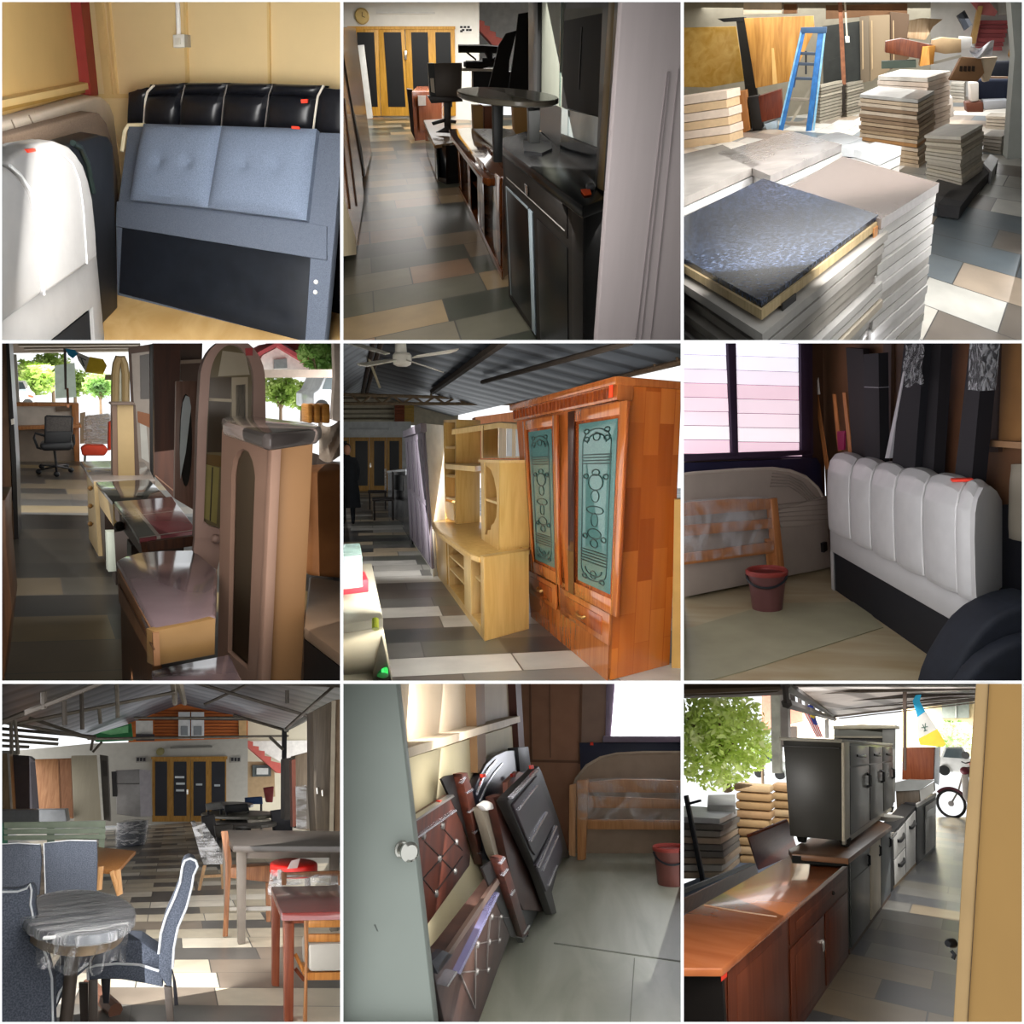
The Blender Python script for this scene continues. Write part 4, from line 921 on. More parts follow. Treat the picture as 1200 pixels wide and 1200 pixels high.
D = 24; car(c, c.d(20, 245, D), D, 82, 88, 'white car parked outside at the far left beyond the desk', '#e9e6e2')
D = 20; car(c, c.d(1020, 262, D), D, 140, 125, 'white car with a red stripe parked at the right beyond the orange baskets', '#dfe3e6')
# signboard, house
one(c, 'signboard', MB().ext(c.front(22), [(182, 110), (250, 100), (256, 215), (186, 220)], -.1, 0), plain('#a9b5a8', .6), 'grey green signboard behind the slim pole outside', 'signboard')
with T(c, 'house', 'white house with a red gabled roof beyond the arched mirror at top right', 'house') as t:
    P_ = c.front(34)
    t.p('wall', MB().ext(P_, [(850, 128), (880, 75), (935, 45), (1030, 100), (1042, 140), (850, 140)], -3, 0), plain('#e6dfd8', .7)); t.p('roof_edge', MB().ext(P_, [(838, 80), (930, 30), (1060, 108), (1048, 116), (930, 45), (842, 92)], -3.2, .5), plain('#c2565a', .6)); t.p('roof', MB().ext(P_.off(-1), [(930, 20), (1010, 25), (1080, 105), (1060, 108)], -3, 0), plain('#b85a56', .6))
    t.p('window', MB().ext(P_, [(918, 90), (960, 85), (962, 118), (918, 120)], 0, .1), plain('#8a8f8f', .3))
# awning, poles, rail
for k, y in enumerate((36, 46, 57)): struct(c, 'roof_slat', MB().ext(c.front(15 + k), [(60 + 20 * k, y), (470, y - 4), (470, y + 4), (60 + 20 * k, y + 8)], -.6, 0), plain('#8d7f70' if k % 2 else '#b5a894', .7))
struct(c, 'roof_slat', MB().ext(c.front(19), [(20, 30), (470, 30), (470, 60), (20, 68)], -.2, 0), plain('#a9988a', .7))
one(c, 'pole', MB().ext(c.front(16), [(212, 35), (222, 35), (224, 190), (216, 190)], -.1, 0), plain('#4a443f', .5), 'slim dark pole rising above the desk left of the flags', 'pole')
one(c, 'post', MB().ext(c.front(12.5), [(222, 185), (230, 185), (232, 250), (224, 250)], -.06, 0), plain('#8a5a3c', .5), 'short brown post standing on the right end of the desk top', 'post')
for q, m_, lb in (([(218, 52), (252, 58), (262, 70), (244, 86), (228, 74)], '#2f9fd0', 'blue bunting flag hanging left of the white one'), ([(252, 62), (300, 82), (288, 132), (262, 92)], '#d5d2cc', 'white bunting flag with a dark mark between blue and yellow'), ([(300, 80), (345, 88), (358, 110), (345, 140), (286, 132), (292, 108)], '#f0cf3a', 'yellow bunting flag hanging right of the white one')):
    with T(c, 'flag', lb, 'flag') as t:
        P_ = c.front(14); t.p('flag_cloth', MB().ext(P_, q, -.01, .01), plain(m_, .7))
        if 'dark mark' in lb: t.p('mark', MB().bar(P_, (272, 86), (282, 112), 4, .01, .015), plain('#55605c')); t.p('mark', MB().bar(P_, (264, 80), (288, 92), 3, .01, .015), plain('#55605c'))
struct(c, 'window_rail', MB().ext(c.front(17), [(830, 124), (1200, 122), (1200, 150), (830, 150)], -.2, 0), plain('#c9b7a8', .7)); struct(c, 'pillar', MB().ext(c.front(16.5), [(1118, 30), (1200, 30), (1200, 320), (1112, 290), (1122, 150)], -.2, 0), plain('#c2b2a6', .7))
# reception desk and office chair
P_ = c.front(yd); dw4 = wood('#a0673a', '#bd8250', .4)
with T(c, 'reception_desk', 'wooden reception desk with a grey front at the far end of the aisle', 'desk') as t:
    t.p('upper_panel', MB().ext(P_, [(38, 246), (240, 244), (244, 312), (42, 314)], -.3, -.05), plain('#c9c2b8', .5)); t.p('counter', MB().ext(P_, [(34, 234), (262, 236), (262, 246), (36, 246)], -.6, .0, .004), dw4)
    t.p('desk_top', MB().ext(P_, [(40, 314), (272, 308), (274, 318), (42, 326)], -.5, .3, .004), dw4); t.p('lower_panel', MB().ext(P_, [(50, 326), (250, 320), (252, 470), (62, 478)], -.3, -.05), plain('#86796c', .6)); t.p('end_panel', MB().ext(P_, [(240, 240), (264, 238), (268, 470), (252, 472)], -.5, .05, .004), dw4)
    t.p('drawer_slot', MB().ext(P_, [(186, 248), (236, 246), (236, 262), (188, 264)], -.05, .0), plain('#6d5c4c', .5))
one(c, 'partition', MB().ext(c.front(yd + 1), [(20, 70), (55, 72), (66, 236), (34, 236)], -.1, 0), plain('#a5a39c', .6), 'grey upright panel behind the left end of the reception desk', 'panel')
P = c.f(188, 484); D = c.dep(P); k = c.m(1, D); bk4 = plain('#16171a', .5)
def at4(x, y, dy=0): return c.y(x, y, P.y + dy)
with T(c, 'office_chair', 'black mesh office chair on a star base before the reception desk', 'office chair') as t:
    fr = c.front(P.y)
    t.p('mesh_back', MB().ext(fr, [(154, 280), (240, 282), (242, 330), (150, 330)], .15, .18), plain('#3a3634', .6, var=.3, scale=60)); t.p('back_frame', MB().tube([fr.at(x, y, .18) for x, y in ((152, 335), (152, 282), (156, 278), (238, 280), (243, 284), (240, 335))], 2.6 * k, 8), bk4); t.p('lower_back', MB().ext(fr, [(148, 330), (242, 330), (238, 372), (148, 372)], .12, .2, .02, 3), bk4)
    t.p('seat', MB().ext(fr, [(130, 372), (246, 368), (240, 394), (140, 396)], -.3, .35, .04, 3), bk4)
    for s_, pts in (('l', ((150, 345), (118, 336), (114, 352), (126, 385), (140, 388))), ('r', ((240, 345), (246, 340), (248, 370), (240, 388)))): t.p('arm', MB().tube([fr.at(x, y, .1) for x, y in pts], 4 * k, 8), bk4)
    t.p('gas_lift', MB().tube([fr.at(183, 395, .0), fr.at(189, 448, 0)], 4 * k, 10), bk4)
    for x, y in ((130, 470), (238, 464), (140, 452), (222, 450), (190, 478)): L_ = t.p('base_leg', MB().tube([fr.at(188, 446, 0), c.f(x, y + 4) + V((0, 0, .06))], [4.5 * k, 2.5 * k], 8), bk4); t.p('castor', MB().sph(c.f(x, y + 4) + V((0, 0, .04)), .04, n=8), bk4, L_)
with T(c, 'chair', 'orange red padded chair beside the far dressing table', 'chair') as t:
    fr = c.front(c.f(320, 440).y); orr = plain('#d2452a', .6)
    t.p('seat', MB().ext(fr, [(270, 388), (285, 378), (350, 378), (364, 392), (350, 412), (276, 412)], -.3, .1, .03, 3), orr); t.p('backrest', MB().ext(fr, [(364, 300), (378, 296), (376, 390), (362, 396)], -.2, .1, .02), orr); t.p('leg', MB().tube([fr.at(285, 410), fr.at(283, 436)], .02, 6), plain('#b9b9b4', .3, .8))
with T(c, 'wrapped_chair', 'pale upholstered chair wrapped in plastic behind the orange seat', 'chair') as t:
    fr = c.front(c.f(320, 425).y); t.p('back', MB().ext(fr, [(285, 280), (370, 272), (372, 372), (284, 376)], -.3, 0, .04, 3), plain('#a9a092', .6, var=.15)); t.p('plastic_wrap', MB().ext(fr, [(280, 276), (376, 268), (376, 376), (280, 380)], .01, .015), wrap(.25, 5)); t.p('shelf_side', MB().ext(fr, [(268, 270), (286, 266), (286, 370), (268, 372)], -.2, 0), plain('#9c8f78', .5))
# left wardrobe edge
PL = c.vert(c.f(62, 692), c.f(104, 520)); PLq = c.front(c.f(62, 692).y)
with T(c, 'wardrobe', 'dark wardrobe edge standing at the left border of the dresser aisle', 'wardrobe') as t:
    t.p('side', MB().ext(PLq, [(-60, -40), (18, -40), (40, 560), (60, 690), (-60, 720)], -.6, -.02), wood('#5f4430', '#7a5a3e', .4, (6, 6, .7))); t.p('edge', MB().ext(PLq, [(16, -40), (26, -40), (54, 420), (62, 690), (48, 690), (38, 420)], -.6, .0), plain('#1b1715', .3)); t.p('handle', MB().ext(PLq, [(36, 290), (46, 288), (48, 306), (38, 308)], .0, .06), plain('#c9c4ba', .3, .7))
one(c, 'cabinet', MB().ext(c.front(3.3), [(-60, 560), (18, 560), (20, 700), (40, 930), (12, 1180), (-60, 1200)], -.4, 0, .005), wood('#4f3421', '#6d4b30', .4), 'brown cabinet corner low at the left border nearest to us', 'cabinet')
# far dresser
mau = plain('#8a8078', .15, coat=.4); bei = plain('#a08a62', .45, var=.06); drk = plain('#2a201b', .4)
z1 = .62
def dresser(name, label, q, front, leg, z, topm, frm, th=.04):
    with T(c, name, label, 'dressing table') as t:
        tp = [c.f(x, y, z) for x, y in q]; t.p('top', MB().prism(tp, V((0, 0, -th)), .008), topm)
        return t, tp
tq = [c.f(x, y, z1) for x, y in ((268, 430), (312, 494), (520, 490), (480, 426))]
with T(c, 'dressing_table', 'far dressing table with a pale grey top and a tall narrow cabinet on it', 'dressing table') as t:
    t.p('top', MB().prism(tq, V((0, 0, -.04)), .008), mau); P_ = c.vert(V((tq[0].x, tq[0].y, 0)), V((tq[1].x, tq[1].y, 0)))
    t.p('front', MB().ext(P_, [(290, 460), (314, 500), (330, 748), (298, 690)], -.03, -.002), bei); t.p('end_panel', MB().ext(c.front(tq[1].y), [(314, 500), (420, 500), (420, 740), (330, 748)], -.05, 0), bei)
    for y in (520, 580, 640): t.p('knob', MB().sph(P_.at(302, y, .02), .02, n=8), plain('#7a5a30', .3, .5))
    Pt = c.front(c.f(410, 478, z1).y)
    tw = t.p('tower', MB().ext(Pt, [(392, 240), (446, 240), (452, 484), (396, 484)], -.3, 0, .004), bei); t.p('tower_door', MB().ext(Pt, [(376, 240), (393, 240), (396, 484), (378, 482)], -.3, -.01), plain('#6a5140', .3), tw); t.p('tower_cap', MB().ext(Pt, [(372, 234), (452, 234), (452, 242), (372, 242)], -.35, .04, .004), plain('#5f5148', .4), tw); t.p('tower_side', MB().ext(Pt, [(446, 242), (454, 242), (468, 486), (452, 486)], -.25, -.01), plain('#4a3a30', .4), tw)
arc = [(385, 236), (386, 140), (390, 105), (398, 84), (408, 84), (416, 105), (420, 140), (421, 236)]
with T(c, 'arch_mirror', 'small arched mirror frame standing on the far dressing table', 'mirror') as t:
    Pm = c.front(c.f(405, 440, z1).y); t.p('frame', MB().tube([Pm.at(x, y) for x, y in arc], .035, 8), bei); t.p('glass', MB().ext(Pm, [(x + (3 if x < 403 else -3), y + 5) for x, y in arc], -.02, -.005), plain('#b5b6a2', .1))
    t.p('dark_sign', MB().ext(Pm.off(-.4), [(352, 140), (416, 140), (416, 158), (352, 158)], -.05, 0), plain('#7d7350', .6))
with T(c, 'mirror', 'tall black edged mirror with a pale reflection standing behind the far dressing table', 'mirror') as t:
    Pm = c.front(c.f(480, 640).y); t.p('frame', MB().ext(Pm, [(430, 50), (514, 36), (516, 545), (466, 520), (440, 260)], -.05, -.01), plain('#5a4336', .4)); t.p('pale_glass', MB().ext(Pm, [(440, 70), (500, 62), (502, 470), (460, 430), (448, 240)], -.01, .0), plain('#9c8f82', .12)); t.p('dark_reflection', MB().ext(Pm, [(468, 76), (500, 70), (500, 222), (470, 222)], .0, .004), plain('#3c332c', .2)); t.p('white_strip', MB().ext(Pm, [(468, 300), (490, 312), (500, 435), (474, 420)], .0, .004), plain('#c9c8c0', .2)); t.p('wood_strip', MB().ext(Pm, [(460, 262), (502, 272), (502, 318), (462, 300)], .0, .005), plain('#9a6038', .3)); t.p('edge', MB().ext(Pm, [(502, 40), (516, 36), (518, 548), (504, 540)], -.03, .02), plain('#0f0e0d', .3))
# black topped dresser
tq = [c.f(x, y, z1) for x, y in ((320, 500), (376, 566), (560, 552), (500, 490))]
with T(c, 'dressing_table', 'black topped dressing table with beige drawer fronts, second from the far end', 'dressing table') as t:
    t.p('top', MB().prism(tq, V((0, 0, -.03)), .006), plain('#2e2e29', .12, coat=.5)); P_ = c.vert(V((tq[0].x, tq[0].y, 0)), V((tq[1].x, tq[1].y, 0)))
    t.p('front', MB().ext(P_, [(326, 512), (378, 574), (380, 648), (334, 580)], -.03, -.002), plain('#8f7a52', .4)); t.p('leg', MB().ext(P_, [(334, 580), (350, 606), (352, 760), (340, 745)], -.3, -.02), drk); t.p('end_panel', MB().ext(c.front(tq[1].y), [(378, 574), (470, 570), (470, 790), (390, 800)], -.05, 0), drk); t.p('leg_strip', MB().ext(P_, [(352, 660), (358, 668), (364, 800), (356, 790)], -.02, .03), plain('#a9b0a4', .3))
# rose tiled dresser
tq = [c.f(x, y, z1) for x, y in ((378, 562), (468, 690), (660, 662), (575, 548))]
rose = tiles(['#8a4a50', '#94565a', '#7d7f78', '#8a8c84', '#85474c'], .55, .7, unit(c, (468, 690), (660, 662)), unit(c, (378, 562), (468, 690)), rough=.15, mortar='#b9b0a8', off=0, sq=1, ms=.012)
with T(c, 'dressing_table', 'dark brown dressing table with a rose and grey tiled top', 'dressing table') as t:
    t.p('top', MB().prism([p + V((0, 0, .0)) for p in tq], V((0, 0, -.03)), .004), rose); P_ = c.vert(V((tq[0].x, tq[0].y, 0)), V((tq[1].x, tq[1].y, 0)))
    t.p('front', MB().ext(P_, [(380, 572), (470, 702), (476, 735), (470, 740), (386, 625)], -.03, -.002), wood('#3d2316', '#5a3622', .35)); t.p('front_rail', MB().ext(c.front(tq[1].y), [(470, 704), (650, 680), (650, 714), (476, 736)], -.04, .0), wood('#3d2316', '#5a3622', .35)); t.p('drawer_handle', MB().sph(P_.at(400, 648, .02), .03, n=8), plain('#1a1512', .3))
    t.p('leg', MB().ext(P_, [(425, 690), (440, 712), (440, 900), (425, 880)], -.3, -.02), drk); t.p('leg', MB().ext(P_, [(372, 660), (384, 680), (388, 860), (376, 850)], -.3, -.02), drk)
with T(c, 'wardrobe', 'dark brown tall board back standing behind the rose tiled dressing table', 'wardrobe') as t:
    Pm = c.vert(c.f(518, 760), c.f(612, 870)); Pm = c.front(c.f(560, 790).y)
    t.p('body', MB().ext(Pm, [(514, -40), (606, -40), (594, 556), (580, 552), (518, 480)], -.1, 0), wood('#341d14', '#4a2a1c', .4, (6, 6, .6))); t.p('edge_line', MB().bar(Pm, (520, 478), (580, 528), 4, 0, .01), plain('#7a5a48', .4)); t.p('shelf', MB().ext(Pm.off(-.1), [(606, -30), (680, -30), (674, 170), (604, 160)], -.2, 0), plain('#4d3a30', .4)); t.p('shelf_rail', MB().ext(Pm.off(-.1), [(604, 92), (676, 88), (676, 100), (604, 104)], 0, .05), plain('#8a7a6c', .4))
with T(c, 'oval_mirror', 'brown mirror board with a tall oval glass on the rose tiled dressing table', 'mirror') as t:
    Pm = c.front(c.f(620, 640, z1).y); t.p('board', MB().ext(Pm, [(590, 162), (668, 160), (660, 600), (584, 555)], -.05, 0, .004), wood('#513a30', '#6b5044', .35)); el = [(622 + 21 * math.cos(q * .2618), 360 + 155 * math.sin(q * .2618)) for q in range(24)]
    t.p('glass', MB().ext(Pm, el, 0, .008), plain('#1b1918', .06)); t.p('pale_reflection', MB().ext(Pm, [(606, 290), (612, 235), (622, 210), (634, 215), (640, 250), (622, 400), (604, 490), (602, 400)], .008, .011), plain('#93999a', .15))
# near dresser with arch mirror
pk = plain('#a88b80', .35, var=.05); pkt = plain('#75656a', .14, coat=.4); z2 = .62
zt4 = [(388, 762), (410, 750), (460, 736), (540, 729), (652, 727), (728, 790), (722, 945), (640, 968), (514, 992), (500, 984)]
with T(c, 'dressing_table', 'near dressing table with a glossy mauve rounded top and beige sides', 'dressing table') as t:
    tp = [c.f(x, y, z2) for x, y in zt4]; t.p('top', MB().prism(tp, V((0, 0, -.045)), .014, 3), pkt); A_, B_ = c.f(390, 780, z2), c.f(508, 1000, z2); P_ = c.vert(A_, B_)
    t.p('front', MB().ext(P_, [(392, 790), (512, 1006), (516, 1116), (398, 900)], -.02, -.002), wood('#7a5538', '#8f6848', .4)); t.p('drawer_line', MB().bar(P_, (394, 840), (514, 1062), 3, 0, .004), plain('#4d3424'))
    P2 = c.vert(c.f(514, 1000, z2), c.f(720, 955, z2)); t.p('side', MB().ext(P2, [(516, 1000), (722, 956), (720, 1078), (518, 1116)], -.05, .0, .003), plain('#84663f', .4)); t.p('pedestal', MB().ext(P_, [(404, 905), (510, 1108), (514, 1300), (410, 1200)], -.06, -.03), wood('#5a3c26', '#6f4c32', .4))
    z3 = c.f(516, 1118).z + .0; t.p('lower_shelf', MB().prism([c.f(x, y, .44) for x, y in ((506, 1128), (640, 1100), (770, 1075), (880, 1300), (530, 1300))], V((0, 0, -.05)), .01), pkt)
Pm = c.front(c.f(690, 735, z2).y); fo, fi = [], []
for i in range(19):
    a = math.pi - math.pi * i / 18; fo.append((779 + 109 * math.cos(a), 160 - 142 * math.sin(a))); fi.append((776 + 74 * math.cos(a), 168 - 128 * math.sin(a)))
with T(c, 'arch_mirror', 'large pinkish arched mirror on the near dressing table reflecting dark cupboards', 'mirror') as t:
    t.p('frame', MB().ring(Pm, [(652, 690), (662, 300)] + fo + [(890, 300), (880, 690)], [(682, 640), (694, 300)] + fi + [(848, 300), (840, 690)], -.06, .02), pk)
    t.p('glass', MB().ext(Pm, [(682, 640), (694, 300)] + fi + [(848, 300), (840, 690)], -.05, -.02), plain('#6d6248', .2))
    t.p('stile', MB().ext(Pm, [(652, 690), (684, 630), (740, 690), (745, 720), (725, 800), (648, 735)], -.04, .01), pk); t.p('knob', MB().sph(Pm.at(722, 690, .06), .022, n=10), pk)
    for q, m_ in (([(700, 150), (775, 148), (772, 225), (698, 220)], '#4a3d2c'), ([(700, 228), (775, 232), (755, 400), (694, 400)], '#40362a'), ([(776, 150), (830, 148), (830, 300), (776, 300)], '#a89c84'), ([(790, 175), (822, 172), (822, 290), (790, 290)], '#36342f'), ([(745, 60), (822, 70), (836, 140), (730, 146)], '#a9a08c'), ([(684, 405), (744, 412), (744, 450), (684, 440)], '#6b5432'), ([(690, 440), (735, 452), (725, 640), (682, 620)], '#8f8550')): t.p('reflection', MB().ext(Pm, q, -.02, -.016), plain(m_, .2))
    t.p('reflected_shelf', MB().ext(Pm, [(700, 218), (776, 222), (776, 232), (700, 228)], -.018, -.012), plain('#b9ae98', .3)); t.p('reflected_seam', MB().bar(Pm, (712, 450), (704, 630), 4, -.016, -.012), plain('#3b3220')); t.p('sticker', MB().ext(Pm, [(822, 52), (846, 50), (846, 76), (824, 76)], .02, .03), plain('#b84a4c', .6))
# near tower cabinet
Bt = c.bx((716, 1240), (866, 1330), (1004, 1310), (745, 300), (908, 335), 'B'); Ht = Bt.P(0, 1, 0).z
pkf = plain('#a08272', .4, var=.05); sd = plain('#9c7650', .45, var=.05, scale=3)
with T(c, 'display_cabinet', 'tall pinkish display cabinet with an arched glass door nearest at right', 'cabinet') as t:
    t.p('carcass', MB().bx(Bt, .0, 1, 0, .985, .2, 1, .01), sd)
    def q4(x, y, w=-.0): u, v = Bt.uv(c, x, y); return Bt.P(u, v, w)
    ar = [(762, 1068), (775, 470), (782, 425), (795, 398), (812, 388), (832, 398), (846, 430), (854, 480), (830, 1128)]
    PF = c.plane(Bt.P(0, 0, 0), Bt.P(1, 0, 0), Bt.P(0, 1, 0))
    ou = [(726, 1235), (740, 470), (743, 340), (745, 305), (830, 318), (880, 328), (908, 335), (900, 480), (866, 1325)]
    t.p('door_frame', MB().ring(PF, ou, ar, -.03, .012), pkf)
    t.p('interior', MB().ext(PF, ar, -.03, -.025), plain('#6f5c49', .5)); g_ = t.p('glass_pane', MB().ext(PF, ar, -.012, -.008), glassy('#8a7a66', .12, .05))
    for y in (610, 870): t.p('shelf', MB().ext(PF, [(768, y), (846, y + 22), (846, y + 34), (768, y + 10)], -.024, -.013), plain('#8f765c', .5))
    t.p('corner_post', MB().ext(PF, [(896, 335), (912, 337), (870, 1290), (850, 1280)], -.02, .025, .008), pkf)
    t.p('top', MB().prism([c.f(x, y, Ht + .03) for x, y in ((742, 284), (746, 298), (880, 334), (905, 338), (1066, 322), (1078, 312), (1060, 304), (850, 279), (760, 278))], V((0, 0, -.05)), .016, 3), plain('#8f807a', .12, coat=.6))
# right edge
one(c, 'armchair', MB().ext(c.front(5.4), [(1030, 470), (1075, 465), (1200, 455), (1200, 830), (1026, 815), (1036, 640)], -.5, 0, .05, 4), plain('#a0683c', .5, var=.12), 'tan brown leather chair back right of the tall pinkish cabinet', 'chair')
one(c, 'plastic_bundle', MB().surf(lambda u, v: c.y(1068 + 132 * u, 300 + 120 * v + 14 * math.sin(7 * u), 6.2 - .25 * math.sin(3.1 * u) * math.sin(3.1 * v) - .04 * math.sin(15 * u + 9 * v)), 18, 18, lambda u, v: c.y(1068 + 132 * u, 300 + 120 * v + 14 * math.sin(7 * u), 6.3)), plain('#c2b3a4', .3, var=.15, bump=.5), 'crumpled pale plastic bundle at the right edge above the brown chair', 'bundle')
for k, (x0, x1) in enumerate(((1030, 1048), (1052, 1074), (1078, 1106))): one(c, 'basket', MB().ext(c.front(12), [(x0, 238), (x1, 238), (x1, 304), (x0 + 2, 302)], -.4, 0, .03), wood('#b9752c', '#dc9c4c', .5, (1, 1, 20)), ('leftmost', 'middle', 'rightmost')[k] + ' orange woven basket of the three before the white car', 'basket', 'orange woven baskets')
with T(c, 'table', 'low pale wooden table corner at the bottom right beside the pinkish cabinet', 'table') as t:
    tp = [c.f(x, y, .5) for x, y in ((1018, 985), (1200, 1120), (1200, 840), (1035, 815))]; t.p('top', MB().prism(tp, V((0, 0, -.05)), .01), plain('#8a7460', .35)); t.p('skirt', MB().prism([p - V((0, 0, .05)) for p in tp], V((0, 0, -.4))), plain('#15110f', .6))
one(c, 'clutter_tray', MB().ext(c.front(6.8), [(1062, 405), (1100, 430), (1150, 440), (1150, 462), (1060, 466)], -.3, 0, .01), plain('#3d322b', .5), 'dark tray edge under the plastic bundle at right', 'tray')

# ================================================================== bay 5: showroom hall with wardrobe and wall unit
c = C5
c.light('right', 2.2, 3.1, 5, (1, .95, .85), 30); c.light('top', 1.9, 3.4, 70, (1, .97, .93), 50); c.light('left', 4, 8, 20, (1, .97, .93), 8); c.light('top', 8, 11, 90, (1, .97, .93), 50); c.light('right', 9, 28, 170); c.light('left', 10, 28, 35)
t5 = tiles(['#d2d0c8', '#7c7b76', '#3a3c3e', '#6f675f', '#d0bd9f', '#66685f', '#b9b7af', '#4b4c4b'], 1.0, .46, rough=.28)
floor_of(c, 'floor', t5, [(-60, 1250), (1300, 1250), (1300, 520), (-60, 520)])
wallY = c.f(100, 530).y
fr = c.front(wallY)
struct(c, 'wall_back', MB().ext(fr, [(-40, 297), (262, 297), (262, 560), (-40, 560)], -.15, 0), plain('#d9dcda', .8))
# glazed folding doors, far end
pine = wood('#a8792f', '#c99a4c', .4); darkglass = plain('#0a0d0e', .4, var=.2)
with T(c, 'folding_door', 'far row of glazed pine doors closing the hall beside the lilac wardrobe', 'door') as t:
    for x0, x1, g0, g1 in ((20, 55, 24, 48), (56, 122, 75, 117), (123, 180, 138, 173), (181, 232, 190, 222)):
        f_ = t.p('door_leaf', MB().ext(fr, [(x0, 350), (x1, 350), (x1, 530), (x0, 530)], .005, .06), pine)
        t.p('pane', MB().ext(fr, [(g0, 362), (g1, 362), (g1, 512), (g0, 512)], .055, .066), darkglass, f_)
    t.p('door_handle', MB().ext(fr, [(124, 436), (128, 436), (128, 450), (124, 450)], .06, .1), plain('#b9b9b4', .3, .8))
one(c, 'wall_light', MB().ext(fr, [(55, 318), (188, 318), (188, 324), (55, 324)], .0, .08), plain('#c2c5c4', .5), 'thin closed strip light on the white wall above the far glazed doors', 'lamp')
# storey above the far wall
b2 = c.front(wallY + 1.5)
struct(c, 'wall_upper', MB().ext(b2, [(-40, 195), (420, 195), (420, 310), (-40, 310)], -.1, 0), plain('#cfc6ae', .7))
for k, y in enumerate((215, 232, 252, 268, 284)):
    struct(c, 'trim_%d' % (k + 1), MB().ext(b2, [(-40, y), (205, y), (205, y + 6), (-40, y + 6)], 0, .08), plain('#8d8470' if k % 2 else '#6c604d', .7))
for x0, x1, m_, lb in ((208, 240, plain('#8a4a2f', .7, scale=25), 'brown'), (241, 272, plain('#c6a052', .7, scale=25), 'yellow')):
    with T(c, 'crate_stack', 'tall %s crate pile up beyond the far white wall of the grey tiled hall' % lb, 'crates') as t:
        for k in range(6):
            t.p('crate', MB().ext(b2, [(x0, 240 + k * 10), (x1, 240 + k * 10), (x1, 249 + k * 10), (x0, 249 + k * 10)], .1, .6), m_)
# roof
eN, eF = c.f(1168, 105, 2.84), c.f(400, 280, 2.84)
rN, rF = c.f(160, 32, 3.77), c.f(112, 200, 3.77)
pr = c.plane(eN, eF, rN); pr.n = -pr.n if pr.n.z > 0 else pr.n
roofm = ribbed('#69707a', '#3b4048', 1.0, 1)
struct(c, 'roof_right', MB().ext(pr, [(172, -40), (1400, -40), (1400, 40), (1168, 105), (640, 226), (400, 280), (112, 200)], -.05, 0), roofm)
lE = c.f(-60, 200, 2.84)
pq = c.plane(rN, rF, lE); pq.n = -pq.n if pq.n.z > 0 else pq.n
struct(c, 'roof_left', MB().ext(pq, [(-60, -40), (172, -40), (112, 200), (-60, 205)], -.05, 0), roofm)
steel = plain('#6a5643', .6, .3, .3, 12); steel2 = plain('#8a7458', .6, .2, .25, 12)


def pipe(pts, r, Y, lab, m=steel, cat='roof truss'):
    pass


def trussbox(name, label, segs, Y, r, m):
    with T(c, name, label, 'roof truss') as t:
        for k, (a, b) in enumerate(segs):
            t.p('chord' if k < 2 else 'web_bar', MB().tube([c.y(*a, Y), c.y(*b, Y)], r * (1 if k < 2 else .7), 6), m)


trussbox('roof_truss', 'long rusty pipe truss across the hall roof just behind the white ceiling fan',
         [((20, 206), (640, 224)), ((20, 237), (640, 238))] + [((60 + 70 * k, 207 + 2 * k), (95 + 70 * k, 237)) for k in range(8)] + [((95 + 70 * k, 237), (130 + 70 * k, 209 + 2 * k)) for k in range(7)] + [((325, 140), (330, 215)), ((480, 175), (483, 220))], 24.0, .05, steel2)
trussbox('roof_truss', 'slanting rusty rafter truss under the hall roof above the maple wall unit',
         [((240, 82), (640, 216)), ((360, 150), (640, 214)), ((480, 166), (480, 205)), ((545, 190), (545, 207))], 22.0, .045, steel)
with T(c, 'roof_truss', 'eaves truss of brown pipes running back above the orange wardrobe', 'roof truss') as t:
    a0, a1 = c.f(1240, 12, 3.06), c.f(610, 222, 3.0); b0, b1 = c.f(1240, 80, 2.82), c.f(610, 232, 2.9)
    t.p('chord', MB().tube([a0, a1], .05, 6), steel); t.p('chord', MB().tube([b0, b1], .05, 6), steel)
    for k in range(14):
        u = k / 14; t.p('web_bar', MB().tube([a0.lerp(a1, u), b0.lerp(b1, u)], .025, 6), steel)
with T(c, 'roof_truss', 'dark diagonal rafter crossing the grey roof sheets at upper right of the ceiling fan', 'roof truss') as t:
    t.p('chord', MB().tube([pr.at(580, 20, .1), pr.at(335, 196, .1)], .09, 6), plain('#4a4038', .7))
    t.p('chord', MB().tube([pr.at(1000, 30, .1), pr.at(500, 165, .1)], .05, 6), plain('#4a4038', .7))
with T(c, 'ridge_beam', 'pair of dark ridge pipes hanging below the hall roof ridge left of the ceiling fan', 'roof truss') as t:
    for x0, x1 in ((165, 112), (140, 98)):
        t.p('pipe', MB().tube([c.f(x0, 20, 3.62), c.f(x1, 205, 3.62)], .06, 6), plain('#54402f', .7))
    t.p('hanger', MB().tube([c.y(118, 80, 18), c.y(158, 185, 18)], .03, 6), plain('#b9ac8e', .6))
